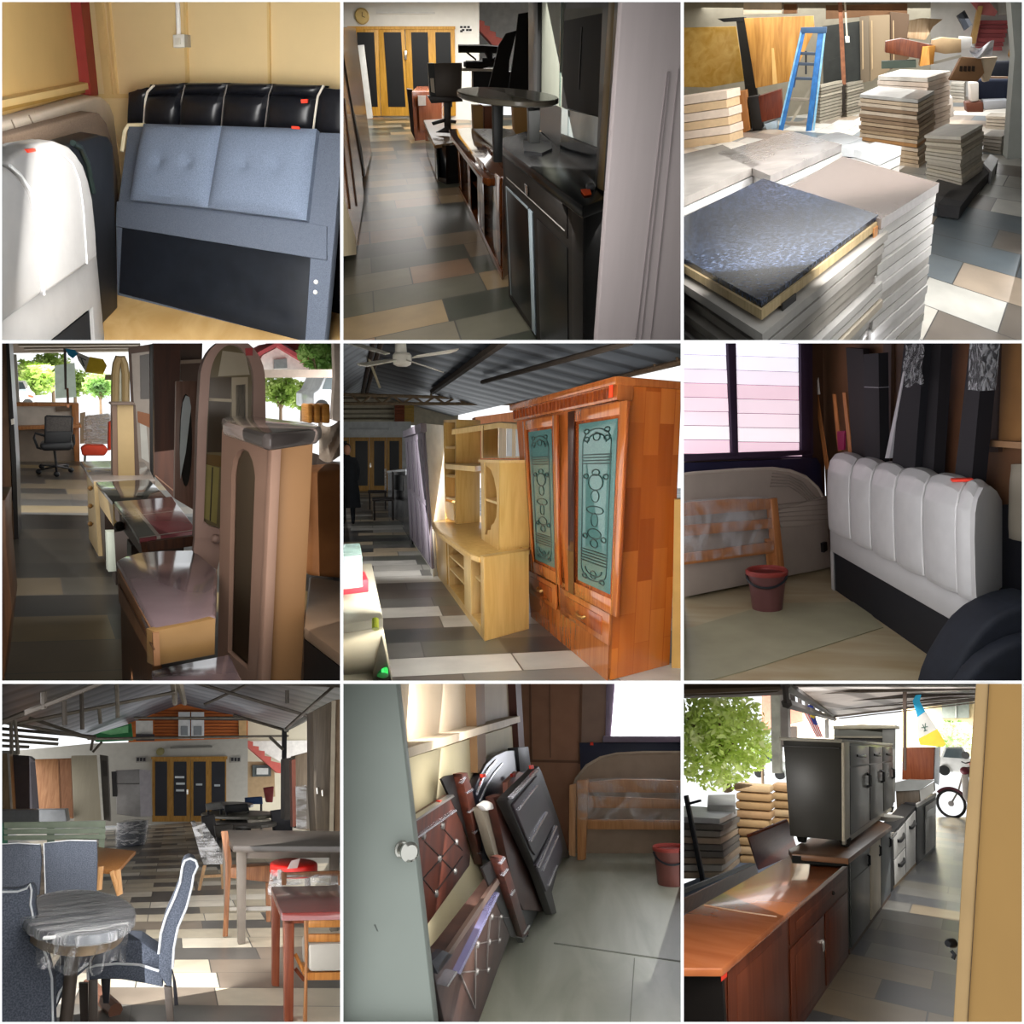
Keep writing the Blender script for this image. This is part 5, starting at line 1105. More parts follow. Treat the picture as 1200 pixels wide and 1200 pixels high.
# ceiling fan
white = plain('#efece0', .4)
with T(c, 'ceiling_fan', 'cream white four bladed ceiling fan hanging under the grey hall roof', 'fan') as t:
    D = 9.; Pm = c.d(232, 88, D); r = c.m(32, D); k = c.m(1, D)
    t.p('downrod', MB().tube([c.d(226, 0, D), c.d(228, 70, D)], [k * 17, k * 20], 16), white)
    t.p('motor', MB().lathe(Pm - V((0, 0, k * 24)), [(0, 0), (r * .55, 0), (r * .9, k * 6), (r, k * 18), (r, k * 36), (r * .8, k * 44), (0, k * 46)], 28), white)
    for (bx_, by), w in (((408, 62), 24), ((352, 128), 20), ((98, 110), 14), ((20, 22), 22)):
        e = c.d(bx_, by, D * (.93 if by > 85 else 1.07)); a = Pm + (e - Pm) * .22
        d = (e - Pm).normalized(); s_ = d.cross(V((0, 0, 1))).normalized() + V((0, 0, .25)); s_ = s_.normalized(); hw = .075
        t.p('blade', MB().prism([a - s_ * hw * .6, e - s_ * hw, e + d * .03, e + s_ * hw, a + s_ * hw * .6], V((0, 0, .012))), white)
# orange wardrobe
ow = wood('#964e20', '#b46830', .16, (7, 7, .6), 2.2, .6); owd = wood('#7a3410', '#a04e1c', .2, (7, 7, .6), 2.2, .4)
owp = None
def parquet(c1, c2, c3):
    m, nt, b = _new('parquet_veneer'); b.inputs['Roughness'].default_value = .14; b.inputs['Coat Weight'].default_value = .6; b.inputs['Coat Roughness'].default_value = .04
    co = _coords(nt, (1, 1, 1), (math.pi / 2, 0, 0)); co2 = _coords(nt, (1, 1, 1), (0, math.radians(90), 0))
    tx = nt.nodes.new('ShaderNodeTexBrick'); tx.inputs['Color1'].default_value = (0, 0, 0, 1); tx.inputs['Color2'].default_value = (1, 1, 1, 1); tx.inputs['Mortar'].default_value = (.3, .3, .3, 1)
    tx.inputs['Scale'].default_value = 1; tx.inputs['Brick Width'].default_value = .42; tx.inputs['Row Height'].default_value = .07; tx.inputs['Mortar Size'].default_value = .0015
    nt.links.new(co2, tx.inputs['Vector'])
    n = nt.nodes.new('ShaderNodeTexNoise'); n.inputs['Scale'].default_value = 2; n.inputs['Detail'].default_value = 5; nt.links.new(_coords(nt, (7, 7, .6)), n.inputs['Vector'])
    a = nt.nodes.new('ShaderNodeMixRGB'); a.inputs[0].default_value = .4; nt.links.new(tx.outputs['Color'], a.inputs[1]); nt.links.new(n.outputs['Fac'], a.inputs[2])
    nt.links.new(_ramp(nt, a.outputs[0], [(.2, lin(c1)), (.5, lin(c2)), (.8, lin(c3))]), b.inputs['Base Color']); return m


owp = parquet('#9c4a18', '#b55e20', '#ca742e')
B = c.bx((665, 950), (922, 1166), (1128, 1112), (612, 250), (960, 160), 'B')
def U(x, y): return B.uv(c, x, y)
glass_t = speckle([(0, '#2d5a58'), (.25, '#4c716e'), (1, '#6a8a86')], 140, .08); etch = plain('#1c3432', .5)
with T(c, 'wardrobe', 'tall glossy orange wooden wardrobe with two sliding doors of etched teal glass', 'wardrobe') as t:
    t.p('carcass', MB().bx(B, 0, 1, 0, 1, .03, 1, .006), owp)
    t.p('face_frame', MB().bx(B, 0, 1, .04, .97, .0, .035), ow)
    t.p('cornice', MB().bx(B, -.01, 1.01, .935, 1.0, -.05, .2, .01), ow)
    for k in range(26):
        t.p('dentil', MB().bx(B, .01 + k * .038, .032 + k * .038, .945, .98, -.075, -.045), owd)
    t.p('cornice_cap', MB().bx(B, -.02, 1.015, .985, 1.012, -.09, 1.01, .006), ow)
    t.p('plinth', MB().bx(B, .0, 1., .0, .13, -.012, .0), ow)
    for (x0, y0), (x1, y1), gl, gr in (((655, 268), (748, 862), (.16, .84), 0), ((775, 232), (930, 966), (.2, .86), 1)):
        u0 = U(x0 + 4, 560)[0]; u1 = U(x1 - 2, 600)[0]; w0 = -.06 - .035 * gr
        v0, v1 = .245, .925
        d = B.sub(u0, u1, v0, v1, w0, w0 + .03)
        f_ = t.p('sliding_door', MB().bx(d, 0, 1, 0, 1, 0, 1, .004), owd)
        for a, b_, e, g in ((0, .1, 0, 1), (.9, 1, 0, 1), (.1, .9, 0, .07), (.1, .9, .94, 1)):
            t.p('door_rail', MB().bx(d, a, b_, e, g, -.6, 0.1, .003), ow, f_)
        pn = t.p('glass_pane', MB().bx(d, gl[0], gl[1], .09, .925, -.2, 0.2), glass_t, f_)
        ga, gb = gl; gm = (ga + gb) / 2; gw = (gb - ga)
        def arc(cx, cy, rx, ry, a0, a1, th, n=14):
            mb = MB(); pts = [d.P(cx + rx * math.cos(math.radians(a0 + (a1 - a0) * i / n)), cy + ry * math.sin(math.radians(a0 + (a1 - a0) * i / n)), -.25) for i in range(n + 1)]
            return mb.tube(pts, th, 5)
        L = (lambda mb: t.p('etched_line', mb, etch, pn))
        L(arc(gm, .82, gw * .38, .07, 0, 180, .004)); L(arc(gm, .82, gw * .25, .045, 0, 180, .005)); L(arc(gm, .18, gw * .38, .06, 180, 360, .004)); L(arc(gm, .18, gw * .25, .035, 180, 360, .005))
        L(MB().tube([d.P(gm - gw * .38, .82, -.25), d.P(gm - gw * .38, .18, -.25)], .0035, 5)); L(MB().tube([d.P(gm + gw * .38, .82, -.25), d.P(gm + gw * .38, .18, -.25)], .0035, 5))
        for v in (.76, .745, .73, .715, .27, .255, .24, .225, .21):
            L(MB().tube([d.P(gm - gw * .4, v, -.25), d.P(gm + gw * .4, v, -.25)], .004, 5))
        for v, rx, ry in ((.62, .2, .04), (.55, .11, .03), (.48, .24, .02), (.43, .1, .035), (.36, .2, .025), (.31, .11, .02), (.67, .1, .015), (.85, .09, .02), (.15, .09, .02)):
            L(arc(gm, v, gw * rx, ry, 0, 360, .004))
        for sx in (-.27, .27):
            for v in (.88, .84, .65, .34, .13):
                L(arc(gm + gw * sx, v, gw * .07, .012, 0, 360, .005, 8))
        if gr: t.p('dark_stile', MB().bx(d, .0, .13, .0, 1, -.75, .1), plain('#3a1a0e', .1, coat=.5), f_)
    for (x0, x1) in ((666, 752), (762, 914)):
        u0, u1 = U(x0, 900)[0], U(x1, 960)[0]
        d = B.sub(u0, u1, .125, .232, -.04, 0)
        f_ = t.p('drawer', MB().bx(d, 0, 1, 0, 1, 0, 1, .004), ow)
        t.p('drawer_panel', MB().bx(d, .12, .88, .2, .8, -.25, .2, .004), owd, f_)
        t.p('drawer_handle', MB().tube([d.P(.42, .5, -.3), d.P(.43, .46, -1), d.P(.5, .42, -1.1), d.P(.57, .46, -1), d.P(.58, .5, -.3)], .012, 8), plain('#c9a060', .25, .8), f_)
one(c, 'price_sticker', MB().bx(B, .975, 1.0, .945, .985, -.098, -.09), plain('#ff4a1e', .6), 'orange price sticker on the front corner of the glossy orange wardrobe', 'sticker')
# pale maple wall unit
mp_ = wood('#c69e58', '#d8b36e', .3, (7, 7, .8), 2, .2); mpi = wood('#a97f40', '#c09656', .45, (7, 7, .8)); mpe = wood('#d3b274', '#e2c48a', .3)
LB = c.bx((352, 815), (508, 1033), (657, 992), (345, 648), (506, 752), 'B')
def hollow(t, name, B, m, mi, th=.03, back=.97, top=True, bottom=True, side_u=(0, 1)):
    if 0 in side_u: t.p('side_panel', MB().bx(B, 0, th, 0, 1, 0, 1), m)
    if 1 in side_u: t.p('side_panel', MB().bx(B, 1 - th, 1, 0, 1, 0, 1), m)
    t.p('back_panel', MB().bx(B, th, 1 - th, 0, 1, back, 1), mi)
    if bottom: t.p('bottom_panel', MB().bx(B, th, 1 - th, 0, .04, 0, back), m)
    if top: t.p('top_panel', MB().bx(B, th, 1 - th, .97, 1, 0, back), m)
def LU(x, y): return LB.uv(c, x, y)[0]
with T(c, 'wall_unit', 'pale maple wall unit with open shelves and a rounded counter before the orange wardrobe', 'wall unit') as t:
    t.p('side_panel', MB().bx(LB, .95, 1, 0, 1, 0, 1, .003), mp_); t.p('side_panel', MB().bx(LB, 0, .03, 0, 1, 0, 1), mp_)
    t.p('back_panel', MB().bx(LB, .03, .95, 0, 1, .96, 1), mpi); t.p('plinth', MB().bx(LB, 0, 1, 0, .09, 0, .06), mp_); t.p('bottom_panel', MB().bx(LB, .03, .95, .09, .12, 0, .96), mp_)
    t.p('left_door', MB().bx(LB, .0, LU(382, 760), .1, .99, -.02, .02, .003), mp_)
    ua, ub, uc, ud = LU(384, 760), LU(436, 800), LU(460, 850), LU(472, 860)
    t.p('divider', MB().bx(LB, ub, uc, .09, .99, 0, .9, .002), mpe); t.p('divider', MB().bx(LB, ua, ua + .025, .09, .99, 0, .9), mpe)
    for v in (.40, .62, .82): t.p('shelf', MB().bx(LB, ua, ub, v, v + .025, .02, .95), mpe)
    t.p('shelf', MB().bx(LB, uc, .95, .6, .63, .1, .95), mpe); t.p('drawer_front', MB().bx(LB, ua + .03, ub, .84, .97, .02, .06), mp_)
    # counter with bowed front
    H = LB.P(0, 1, 0).z
    ct = [c.f(x, y, H + .05) for x, y in ((330, 628), (335, 645), (352, 668), (385, 692), (425, 718), (462, 742), (490, 751), (520, 749), (660, 724), (600, 640), (500, 612), (400, 612))]
    t.p('counter', MB().prism(ct, V((0, 0, -.05)), .012), mp_)
    H += .05
    TW = c.bx((376, 630), (412, 640), (492, 634), (370, 292), (414, 290), 'B', H)
    def open_case(nm, B, sh, backm=mpi):
        a = t.p(nm, MB().bx(B, .9, 1, 0, 1, 0, 1, .003), mp_)
        t.p('side_panel', MB().bx(B, 0, .08, 0, 1, 0, 1), mp_, a); t.p('back_panel', MB().bx(B, .08, .9, 0, 1, .95, 1), backm, a); t.p('top_panel', MB().bx(B, 0, 1, .975, 1, 0, 1), mp_, a)
        for v in sh: t.p('shelf', MB().bx(B, .08, .9, v, v + .025, .02, .95), mpe, a)
        return a
    a = open_case('shelf_tower', TW, (.03, .22, .44, .55, .72)); t.p('drawer_front', MB().bx(TW, .1, .9, .03, .2, -.02, .03), mp_, a)
    RT = c.bx((500, 690), (557, 728), (657, 720), (497, 428), (560, 430), 'B', H)
    a = t.p('cabinet_tower', MB().bx(RT, .93, 1, 0, 1, 0, 1, .003), mp_)
    t.p('back_panel', MB().bx(RT, .05, .93, 0, 1, .95, 1), mpi, a); t.p('side_panel', MB().bx(RT, 0, .06, 0, 1, 0, 1), mp_, a); t.p('top_panel', MB().bx(RT, -.08, 1.04, .98, 1.012, -.06, 1.02), mpe, a)
    t.p('shelf', MB().bx(RT, .06, .93, .5, .53, .05, .95), mpe, a); t.p('bottom_panel', MB().bx(RT, 0, 1, 0, .03, 0, 1), mp_, a)
    oc = [(0, 0), (1, 0), (1, 1), (0, 1)]
    arch = [(.93, .1), (.93, .5)] + [(.5 + .0 + .43 * math.cos(math.radians(q)), .62 + .22 * math.sin(math.radians(q))) for q in range(0, 100, 10)]
    # front with the scalloped opening: right stile, spandrel pieces
    def fp(u, v): return RT.P(u, v, -.02)
    prof = [(.66, 0.02), (.7, .2), (.62, .24), (.6, .3), (.5, .33), (.42, .2), (.3, .16)]
    t.p('right_stile', MB().prism([fp(u, v) for u, v in ((1, 0), (1, 1), (.3, 1), (.3, .94), (.55, .9), (.74, .8), (.86, .66), (.9, .5), (.86, .36), (.74, .28), (.6, .24), (.56, .18), (.4, .16), (.36, .1), (.2, .08), (.2, 0))], (RT.P(0, 0, .04) - RT.P(0, 0, 0))), mp_, a)
    t.p('left_stile', MB().bx(RT, 0, .2, 0, 1, -.02, .04), mpe, a)
    # upper bridge boards and display box
    UB = c.bx((498, 420), (556, 420), (646, 418), (497, 312), (557, 306), 'B', RT.P(0, 1, 0).z + .01)
    a = t.p('display_box', MB().bx(UB, .94, 1, 0, 1, 0, 1), mp_)
    t.p('back_panel', MB().bx(UB, 0, 1, 0, 1, .95, 1), mpi, a); t.p('side_panel', MB().bx(UB, 0, .08, 0, 1, 0, 1), mp_, a)
    t.p('mirror_strip', MB().bx(UB, .99, 1.02, .05, .95, .25, .45), plain('#cfd0cc', .15), a); t.p('mirror_strip', MB().bx(UB, .99, 1.02, .05, .95, .6, .8), plain('#cfd0cc', .15), a)
    z1 = UB.P(0, 1, 0).z
    Da, Db = c.dep(TW.P(1, 0, 0)) - .15, c.dep(UB.P(1, 0, 0)) - .06; t.p('bridge_shelf', MB().prism([c.d(398, 324, Da), c.d(556, 301, Db), c.d(662, 308, Db), c.d(655, 302, Db + .4), c.d(560, 297, Db + .4), c.d(402, 320, Da + .3)], V((0, 0, -.06))), mpe)
    z2 = c.up(TW.P(.5, 0, 0), 436).z
    t.p('bridge_shelf', MB().prism([c.f(x, y, z2) for x, y in ((375, 430), (378, 440), (476, 447), (500, 444), (512, 436), (480, 434))], V((0, 0, -.05))), mpe)
# long cabinet far behind
one(c, 'cabinet', MB().hexa(*[[c.f(x, y, z) for x, y in ((478, 300), (640, 298), (640, 262), (478, 284))] for z in (1.6, 2.2)]) if 0 else MB().ext(c.front(14.5), [(478, 282), (625, 262), (625, 470), (478, 470)], -.5, 0), wood('#a05a2c', '#b97340', .4), 'reddish brown tall cabinet half hidden behind the pale maple wall unit', 'cabinet')
# lilac wardrobe
LW = c.bx((262, 700), (340, 818), (412, 784), (243, 330), (305, 303), 'B')
lil = plain('#8f8794', .55, var=.08, stretch=(14, 14, .6)); wht = plain('#dedcd2', .5)
with T(c, 'wardrobe', 'tall lilac fronted wardrobe with a white side, left of the maple wall unit', 'wardrobe') as t:
    t.p('carcass', MB().bx(LW, 0, 1, 0, 1, .05, 1, .004), wht)
    for k in range(4):
        d = t.p('door', MB().bx(LW, .01 + .245 * k, .25 + .245 * k, .05, .94, -.06, .045, .004), lil)
        t.p('moulding', MB().bx(LW, .05 + .245 * k, .2 + .245 * k, .5, .9, -.09, -.05, .003), lil, d); t.p('moulding', MB().bx(LW, .05 + .245 * k, .2 + .245 * k, .08, .46, -.09, -.05, .003), lil, d)
    t.p('cornice', MB().bx(LW, -.02, 1.0, .945, 1.0, -.14, .1, .004), lil)
    t.p('foot', MB().bx(LW, .9, .99, -.0, .05, -.03, .05), wht)
# dark furniture further down the hall
blk = plain('#17181a', .25, var=.3); chrome = plain('#d9dcde', .15, .9)
for (A_, B_, C_, tA, tB), lb in ((((238, 660), (266, 708), (300, 700), (237, 480), (258, 470)), 'black glass cabinet with bright metal edge, just left of the lilac wardrobe'), (((185, 610), (240, 640), (262, 620), (184, 462), (244, 456)), 'dark side table with a pale glass top, second left of the lilac wardrobe')):
    b_ = c.bx(A_, B_, C_, tA, tB, 'B')
    with T(c, 'cabinet', lb, 'cabinet') as t:
        t.p('carcass', MB().bx(b_, 0, 1, 0, .96, 0, 1), blk); t.p('worktop', MB().bx(b_, -.03, 1.03, .96, 1, -.05, 1.02), chrome if 'table' in lb else blk)
        if 'edge' in lb: t.p('metal_edge', MB().bx(b_, .82, .98, .03, .45, -.04, 0), chrome)
        else: t.p('drawer', MB().bx(b_, .1, .9, .6, .9, -.04, 0), plain('#202225', .3))
for x, y, s_, lb in ((150, 590, 1., 'plastic wrapped dark dining chair furthest from the lilac wardrobe, in the dim hall aisle'), (170, 625, 1.1, 'dark dining chair standing nearest the low black table in the dim hall aisle')):
    P = c.f(x, y)
    with T(c, 'dining_chair', lb, 'chair') as t:
        dk = plain('#231d1a', .5, var=.3)
        for sx in (-.2, .2):
            for sy in (-.2, .2):
                t.p('leg', MB().tube([P + V((sx, sy, 0)), P + V((sx, sy, .95 if sy > 0 and False else .44))], .022, 6), dk)
        t.p('seat', MB().box(P + V((0, 0, .42)), .48, .5, .06, .01), dk)
        t.p('backrest', MB().box(P + V((.21, 0, .46)), .04, .46, .58, .01), wrap(.4) if 'wrapped' in lb else dk)
one(c, 'counter', MB().hexa([c.f(x, y) for x, y in ((100, 620), (150, 640), (186, 560), (150, 555))], [c.f(x, y, .75) for x, y in ((100, 520), (150, 530), (186, 482), (150, 480))]), blk, 'low black table at the dark end of the hall beside the glazed doors', 'table') if 0 else None
# person
P = c.f(52, 640); Y = P.y; k = c.m(1, c.dep(P)); pc = plain('#121519', .9, var=.3); skin = plain('#a8765a', .6)
def person(P, H, t):
    u = H / 1.68
    b = MB(); me = bpy.data.meshes.new('tmp')
    pts = [(0, 0, .93), (0, 0, 1.1), (0, 0, 1.3), (0, -.01, 1.42), (0, -.02, 1.48),
           (.09, 0, .86), (.1, -.02, .48), (.1, .03, .06), (.1, -.12, .03),
           (-.09, 0, .86), (-.1, .02, .48), (-.1, .05, .06), (-.1, -.1, .03),
           (.17, 0, 1.36), (.22, .02, 1.12), (.2, -.1, .92), (-.17, 0, 1.36), (-.23, .03, 1.1), (-.21, -.08, .88)]
    rad = [.15, .135, .16, .09, .055, .1, .07, .045, .035, .1, .07, .045, .035, .065, .05, .035, .065, .05, .035]
    ed = [(0, 1), (1, 2), (2, 3), (3, 4), (0, 5), (5, 6), (6, 7), (7, 8), (0, 9), (9, 10), (10, 11), (11, 12), (2, 13), (13, 14), (14, 15), (2, 16), (16, 17), (17, 18)]
    me.from_pydata([tuple(P + V(q) * u) for q in pts], ed, [])
    o = bpy.data.objects.new('tmp', me); COL.objects.link(o)
    m1 = o.modifiers.new('s', 'SKIN'); m2 = o.modifiers.new('b', 'SUBSURF'); m2.levels = m2.render_levels = 2
    for i, sv in enumerate(me.skin_vertices[0].data): sv.radius = (rad[i] * u, rad[i] * u); sv.use_root = (i == 0)
    dg = bpy.context.evaluated_depsgraph_get(); ev = o.evaluated_get(dg).to_mesh(); b.b.from_mesh(ev); o.evaluated_get(dg).to_mesh_clear()
    bpy.data.objects.remove(o); return b, u
with T(c, 'person', 'person in dark clothes standing at the left edge of the hall with one forearm bare', 'person', None, None) as t:
    b, u = person(P, 1.62, t)
    bd = t.p('body', b, pc)
    t.p('head', MB().sph(P + V((0, -.02, 1.575)) * u, .075 * u, .095 * u, .115 * u, 18), skin, bd); t.p('hair', MB().sph(P + V((0, .015, 1.6)) * u, .085 * u, .095 * u, .115 * u, 18), plain('#0d0c0c', .7), bd)
    t.p('tunic', MB().lathe(P + V((0, 0, .35)) * u, [(.27 * u, 0), (.24 * u, .4 * u), (.19 * u, .7 * u), (.2 * u, .95 * u), (.1 * u, 1.06 * u), (.06 * u, 1.1 * u)], 20, sy=.7), pc, bd)
    hd = MB().sph(P + V((-.19, -.16, .9)) * u, .035 * u, .05 * u, .03 * u, 10)
    t.p('hand', hd, skin, bd)
    for i in range(4): t.p('finger', MB().tube([P + V((-.21 + i * .014, -.19, .9)) * u, P + V((-.21 + i * .014, -.235, .895)) * u, P + V((-.21 + i * .014, -.25, .875)) * u], .007 * u, 6), skin, bd)
# reception counter, front left
cre = plain('#a89f86', .5, var=.06); z = .95
tq = [c.f(x, y, z) for x, y in ((-30, 985), (168, 955), (130, 772), (-30, 778))]
bq = [V((p.x, p.y, 0)) for p in tq]
bq[1] = c.f(204, 1190); bq[0] = V((bq[0].x, bq[1].y, 0))
with T(c, 'counter', 'cream counter with coloured dot stickers at the lower left of the hall', 'counter') as t:
    t.p('cabinet', MB().hexa(bq, [p - V((0, 0, .03)) for p in tq], .004), cre)
    t.p('worktop', MB().prism(tq, V((0, 0, -.03)), .004), plain('#a8a290', .35))
    pf = c.plane(bq[0], bq[1], tq[0])
    t.p('dot_sticker', MB().ext(pf, [(167 + 19 * math.cos(a * .4488), 1147 + 10 * math.sin(a * .4488)) for a in range(14)], .0, .03), plain('#17b34a', .5), label='round green sticker')
    t.p('dot_sticker', MB().ext(pf, [(143 + 12 * math.cos(a * .6283), 992 + 6 * math.sin(a * .6283)) for a in range(10)], .0, .03), plain('#c9d437', .5), label='round yellow green sticker')
for q, hh, m_, lb in (([(20, 880), (120, 868), (108, 838), (20, 846)], .05, plain('#a8232f', .4), 'flat red box lying on the cream counter'), ([(20, 862), (100, 852), (92, 800), (20, 806)], .12, glassy('#a9c4bd', .55, .08), 'clear plastic storage box on the red box on the cream counter'), ([(20, 820), (70, 815), (64, 788), (20, 790)], .06, plain('#8d9ba6', .5), 'grey blue folder at the rear of the cream counter')):
    z0 = z + (.05 if 'on the red' in lb else 0)
    one(c, 'folder' if 'folder' in lb else 'box', MB().prism([c.f(x, y, z0) for x, y in q], V((0, 0, hh)), .004), m_, lb, 'box' if 'folder' not in lb else 'folder')
struct(c, 'wall_right', MB().hexa([c.f(x, y) for x, y in ((1134, 1122), (1300, 1128), (1300, 1100), (1134, 1100))], [c.f(x, y) + V((0, 0, 1.17)) for x, y in ((1134, 1122), (1300, 1128), (1300, 1100), (1134, 1100))]), plain('#b08a4c', .7))

# ================================================================== bay 6: brown room with a louvred window and a white rolled headboard
c = C6
c.light('left', 3.2, 6.5, 10, (.95, .93, 1)); c.light('top', 2.0, 3.2, 13, (.95, .95, 1), 45)
floor_of(c, 'floor', wood('#8d7a58', '#a3977a', .3, (.6, 2, 1), 2.2), [(-100, 1400), (1400, 1400), (1400, 700), (-100, 700)])
one(c, 'floor_sheet', MB().prism([c.f(x, y, .006) for x, y in ((-60, 1020), (330, 905), (620, 900), (700, 985), (240, 1130), (-60, 1210))], V((0, 0, -.005))), plain('#8b866c', .35, var=.12, scale=4), 'pale green grey vinyl sheet on the floor before the red bucket', 'floor sheet')
w1, w2 = c.f(-40, 897), c.f(520, 778); wl_ = c.vert(w1, w2)
r2 = c.f(1220, 1195); wr = c.vert(w2, r2)
brn = plain('#6b4a32', .6, var=.12, scale=3); brd = plain('#4f3626', .6, var=.15, scale=3)
struct(c, 'wall_left', MB().ext(wl_, [(-60, 440), (500, 400), (508, 600), (520, 780), (-60, 902)], -.08, 0), plain('#5b4636', .6))
struct(c, 'wall_left_upper', MB().ext(wl_, [(450, -40), (495, -40), (506, 560), (450, 560)], -.08, 0), brd)
struct(c, 'wall_right', MB().ext(wr, [(480, -60), (1300, -60), (1300, 1260), (520, 780)], -.08, 0), brn)
for i, (q, m_) in enumerate((([(700, -30), (728, -30), (722, 600), (700, 600)], brd), ([(1040, -30), (1100, -30), (1085, 400), (1020, 400)], plain('#3c2a20', .6)), ([(885, -30), (985, -30), (960, 600), (860, 600)], plain('#7a5138', .6)), ([(1090, -30), (1250, -30), (1250, 372), (1080, 362)], plain('#8a6238', .6)))):
    struct(c, 'trim_%d' % (i + 1), MB().ext(wr, q, 0, .02), m_)
struct(c, 'trim_5', MB().ext(wr, [(1020, 358), (1250, 372), (1250, 395), (1020, 378)], 0, .06), plain('#937050', .55))
# window
wf = plain('#3a2c40', .5, var=.1)
with T(c, 'window_1', None, None, None, 'structure') as t:
    t.p('frame', MB().ext(wl_, [(-60, -60), (462, -60), (466, 402), (462, 418), (-60, 432)], -.06, .01), wf)
    for q in ([(178, -40), (206, -40), (216, 412), (196, 414)], [(424, -40), (452, -40), (456, 408), (428, 408)], [(-60, 410), (460, 392), (466, 408), (-60, 436)]):
        t.p('sash_bar', MB().ext(wl_, q, .0, .05, .004), wf)
    cols = ['#f4f0fa', '#f6f3ff', '#f3effa', '#f3e6f2', '#ecccd8', '#f0d9e3', '#f1dce5', '#f5e8ee', '#eacad6']
    for k in range(9):
        y0 = -20 + 48 * k; y1 = y0 + 46
        for x0, x1, sk in ((-60, 186 + k, 0), (210 + k, 428, 8)):
            t.p('louvre_pane', MB().ext(wl_, [(x0, y0 + sk - 6), (x1, y0 + sk + 4 - k), (x1, y1 + sk + 3 - k), (x0, y1 + sk - 6)], .0, .022 + .002 * (k % 2)), lit(cols[k], .7))
navy = plain('#23223a', .4, var=.15)
one(c, 'headboard', MB().ext(wl_, [(-60, 440), (478, 418), (492, 440), (520, 780), (-60, 900)], .01, .06, .008), navy, 'dark navy board along the wall under the louvred window behind the cream oval headboard', 'headboard')
# cream oval headboard
cr = plain('#a3968a', .4, var=.06); Po = wl_.off(.10)
ov = [(-60, 486), (60, 470), (220, 458), (330, 454), (390, 462), (440, 482), (480, 518), (503, 560), (515, 620), (528, 786), (-60, 905)]
with T(c, 'headboard', 'cream arched headboard with carved curved ribs below the window', 'headboard') as t:
    t.p('panel', MB().ext(Po, ov, -.05, 0, .008), cr)
    t.p('lower_band', MB().ext(Po, [(330, 600), (510, 545), (524, 640), (360, 652)], 0, .012, .004), cr)
    for d_ in range(5):
        pts = [(330 - d_ * 2, 470 + d_ * 11), (385, 478 + d_ * 9), (430 - d_ * 4, 500 + d_ * 8), (465 - d_ * 6, 540 + d_ * 4), (486 - d_ * 8, 560 + d_ * 4)]
        t.p('carved_rib', MB().tube([Po.at(x, y, .004) for x, y in pts], .005, 6), plain('#8d8076', .4))
        t.p('carved_rib', MB().tube([Po.at(350, 575 + d_ * 14, .012), Po.at(516, 556 + d_ * 17, .012)], .004, 6), plain('#8d8076', .4))
    t.p('edge_bead', MB().tube([Po.at(x, y, .0) for x, y in ov[:9]], .012, 8), plain('#b3a698', .4))
    t.p('bracket', MB().ext(Po, [(500, 705), (512, 700), (514, 728), (502, 736)], 0, .03), plain('#151515', .4))
# pine headboard in plastic
pine6 = wood('#9c6238', '#b87a48', .4); Pp = wl_.off(.32)
pf1, pf2 = c.f(-60, 935), c.f(392, 832); Pp = c.plane(pf1, pf2, wl_.at(340, 552, .14))
with T(c, 'headboard', 'pine slatted headboard wrapped in clear plastic behind the red bucket', 'headboard') as t:
    t.p('post', MB().ext(Pp, [(326, 556), (346, 552), (376, 838), (350, 842)], -.03, .03, .006), pine6)
    for q in ([(-60, 592), (60, 566), (200, 556), (330, 556), (330, 590), (-60, 622)], [(-60, 652), (330, 622), (332, 654), (-60, 690)], [(-60, 752), (338, 698), (340, 736), (-60, 790)]):
        t.p('slat', MB().ext(Pp, q, -.012, .016, .004), pine6)
    t.p('inner_leg', MB().ext(Pp, [(308, 690), (330, 688), (340, 800), (318, 802)], -.03, -.012), pine6)
    t.p('plastic_wrap', MB().ext(Pp, [(-60, 585), (60, 560), (200, 550), (346, 548), (352, 610), (345, 690), (330, 730), (-60, 780)], .022, .026), wrap(.10, 3, (1, 1, 1)))
# bucket
P = c.f(312, 925); k = c.m(1, c.dep(P)); bu = plain('#5d3a37', .4, var=.12); bi = plain('#7c2f28', .45)
with T(c, 'bucket', 'red brown plastic bucket standing on the floor before the pine headboard', 'bucket') as t:
    H = c.up(P, 792).z; r0, r1 = 47 * k, 62 * k
    t.p('body', MB().lathe(P, [(0, 0), (r0, 0), (r0 * 1.03, .01), (r1, H * .93), (r1 * .97, H * .93), (r0 * .96, .015), (0, .015)], 36), bu)
    t.p('rim', MB().lathe(P + V((0, 0, H * .9)), [(r1, 0), (r1 * 1.09, 0), (r1 * 1.1, .02), (r1 * 1.02, .03), (r1 * .96, .022), (r1 * .96, 0)], 36), bi)
    t.p('lining', MB().lathe(P, [(0, .018), (r0 * .95, .018), (r1 * .965, H * .94), (r1 * .955, H * .94), (r0 * .93, .025), (0, .025)], 36), bi)
    t.p('handle', MB().tube([P + V((r1 * 1.04 * math.cos(a), -r1 * 1.06 * abs(math.sin(a)) ** .8 * (1), H * (.9 - .25 * math.sin(a)))) for a in [math.pi * i / 14 - .12 for i in range(15)]], .008, 8), plain('#1a1c1f', .4))
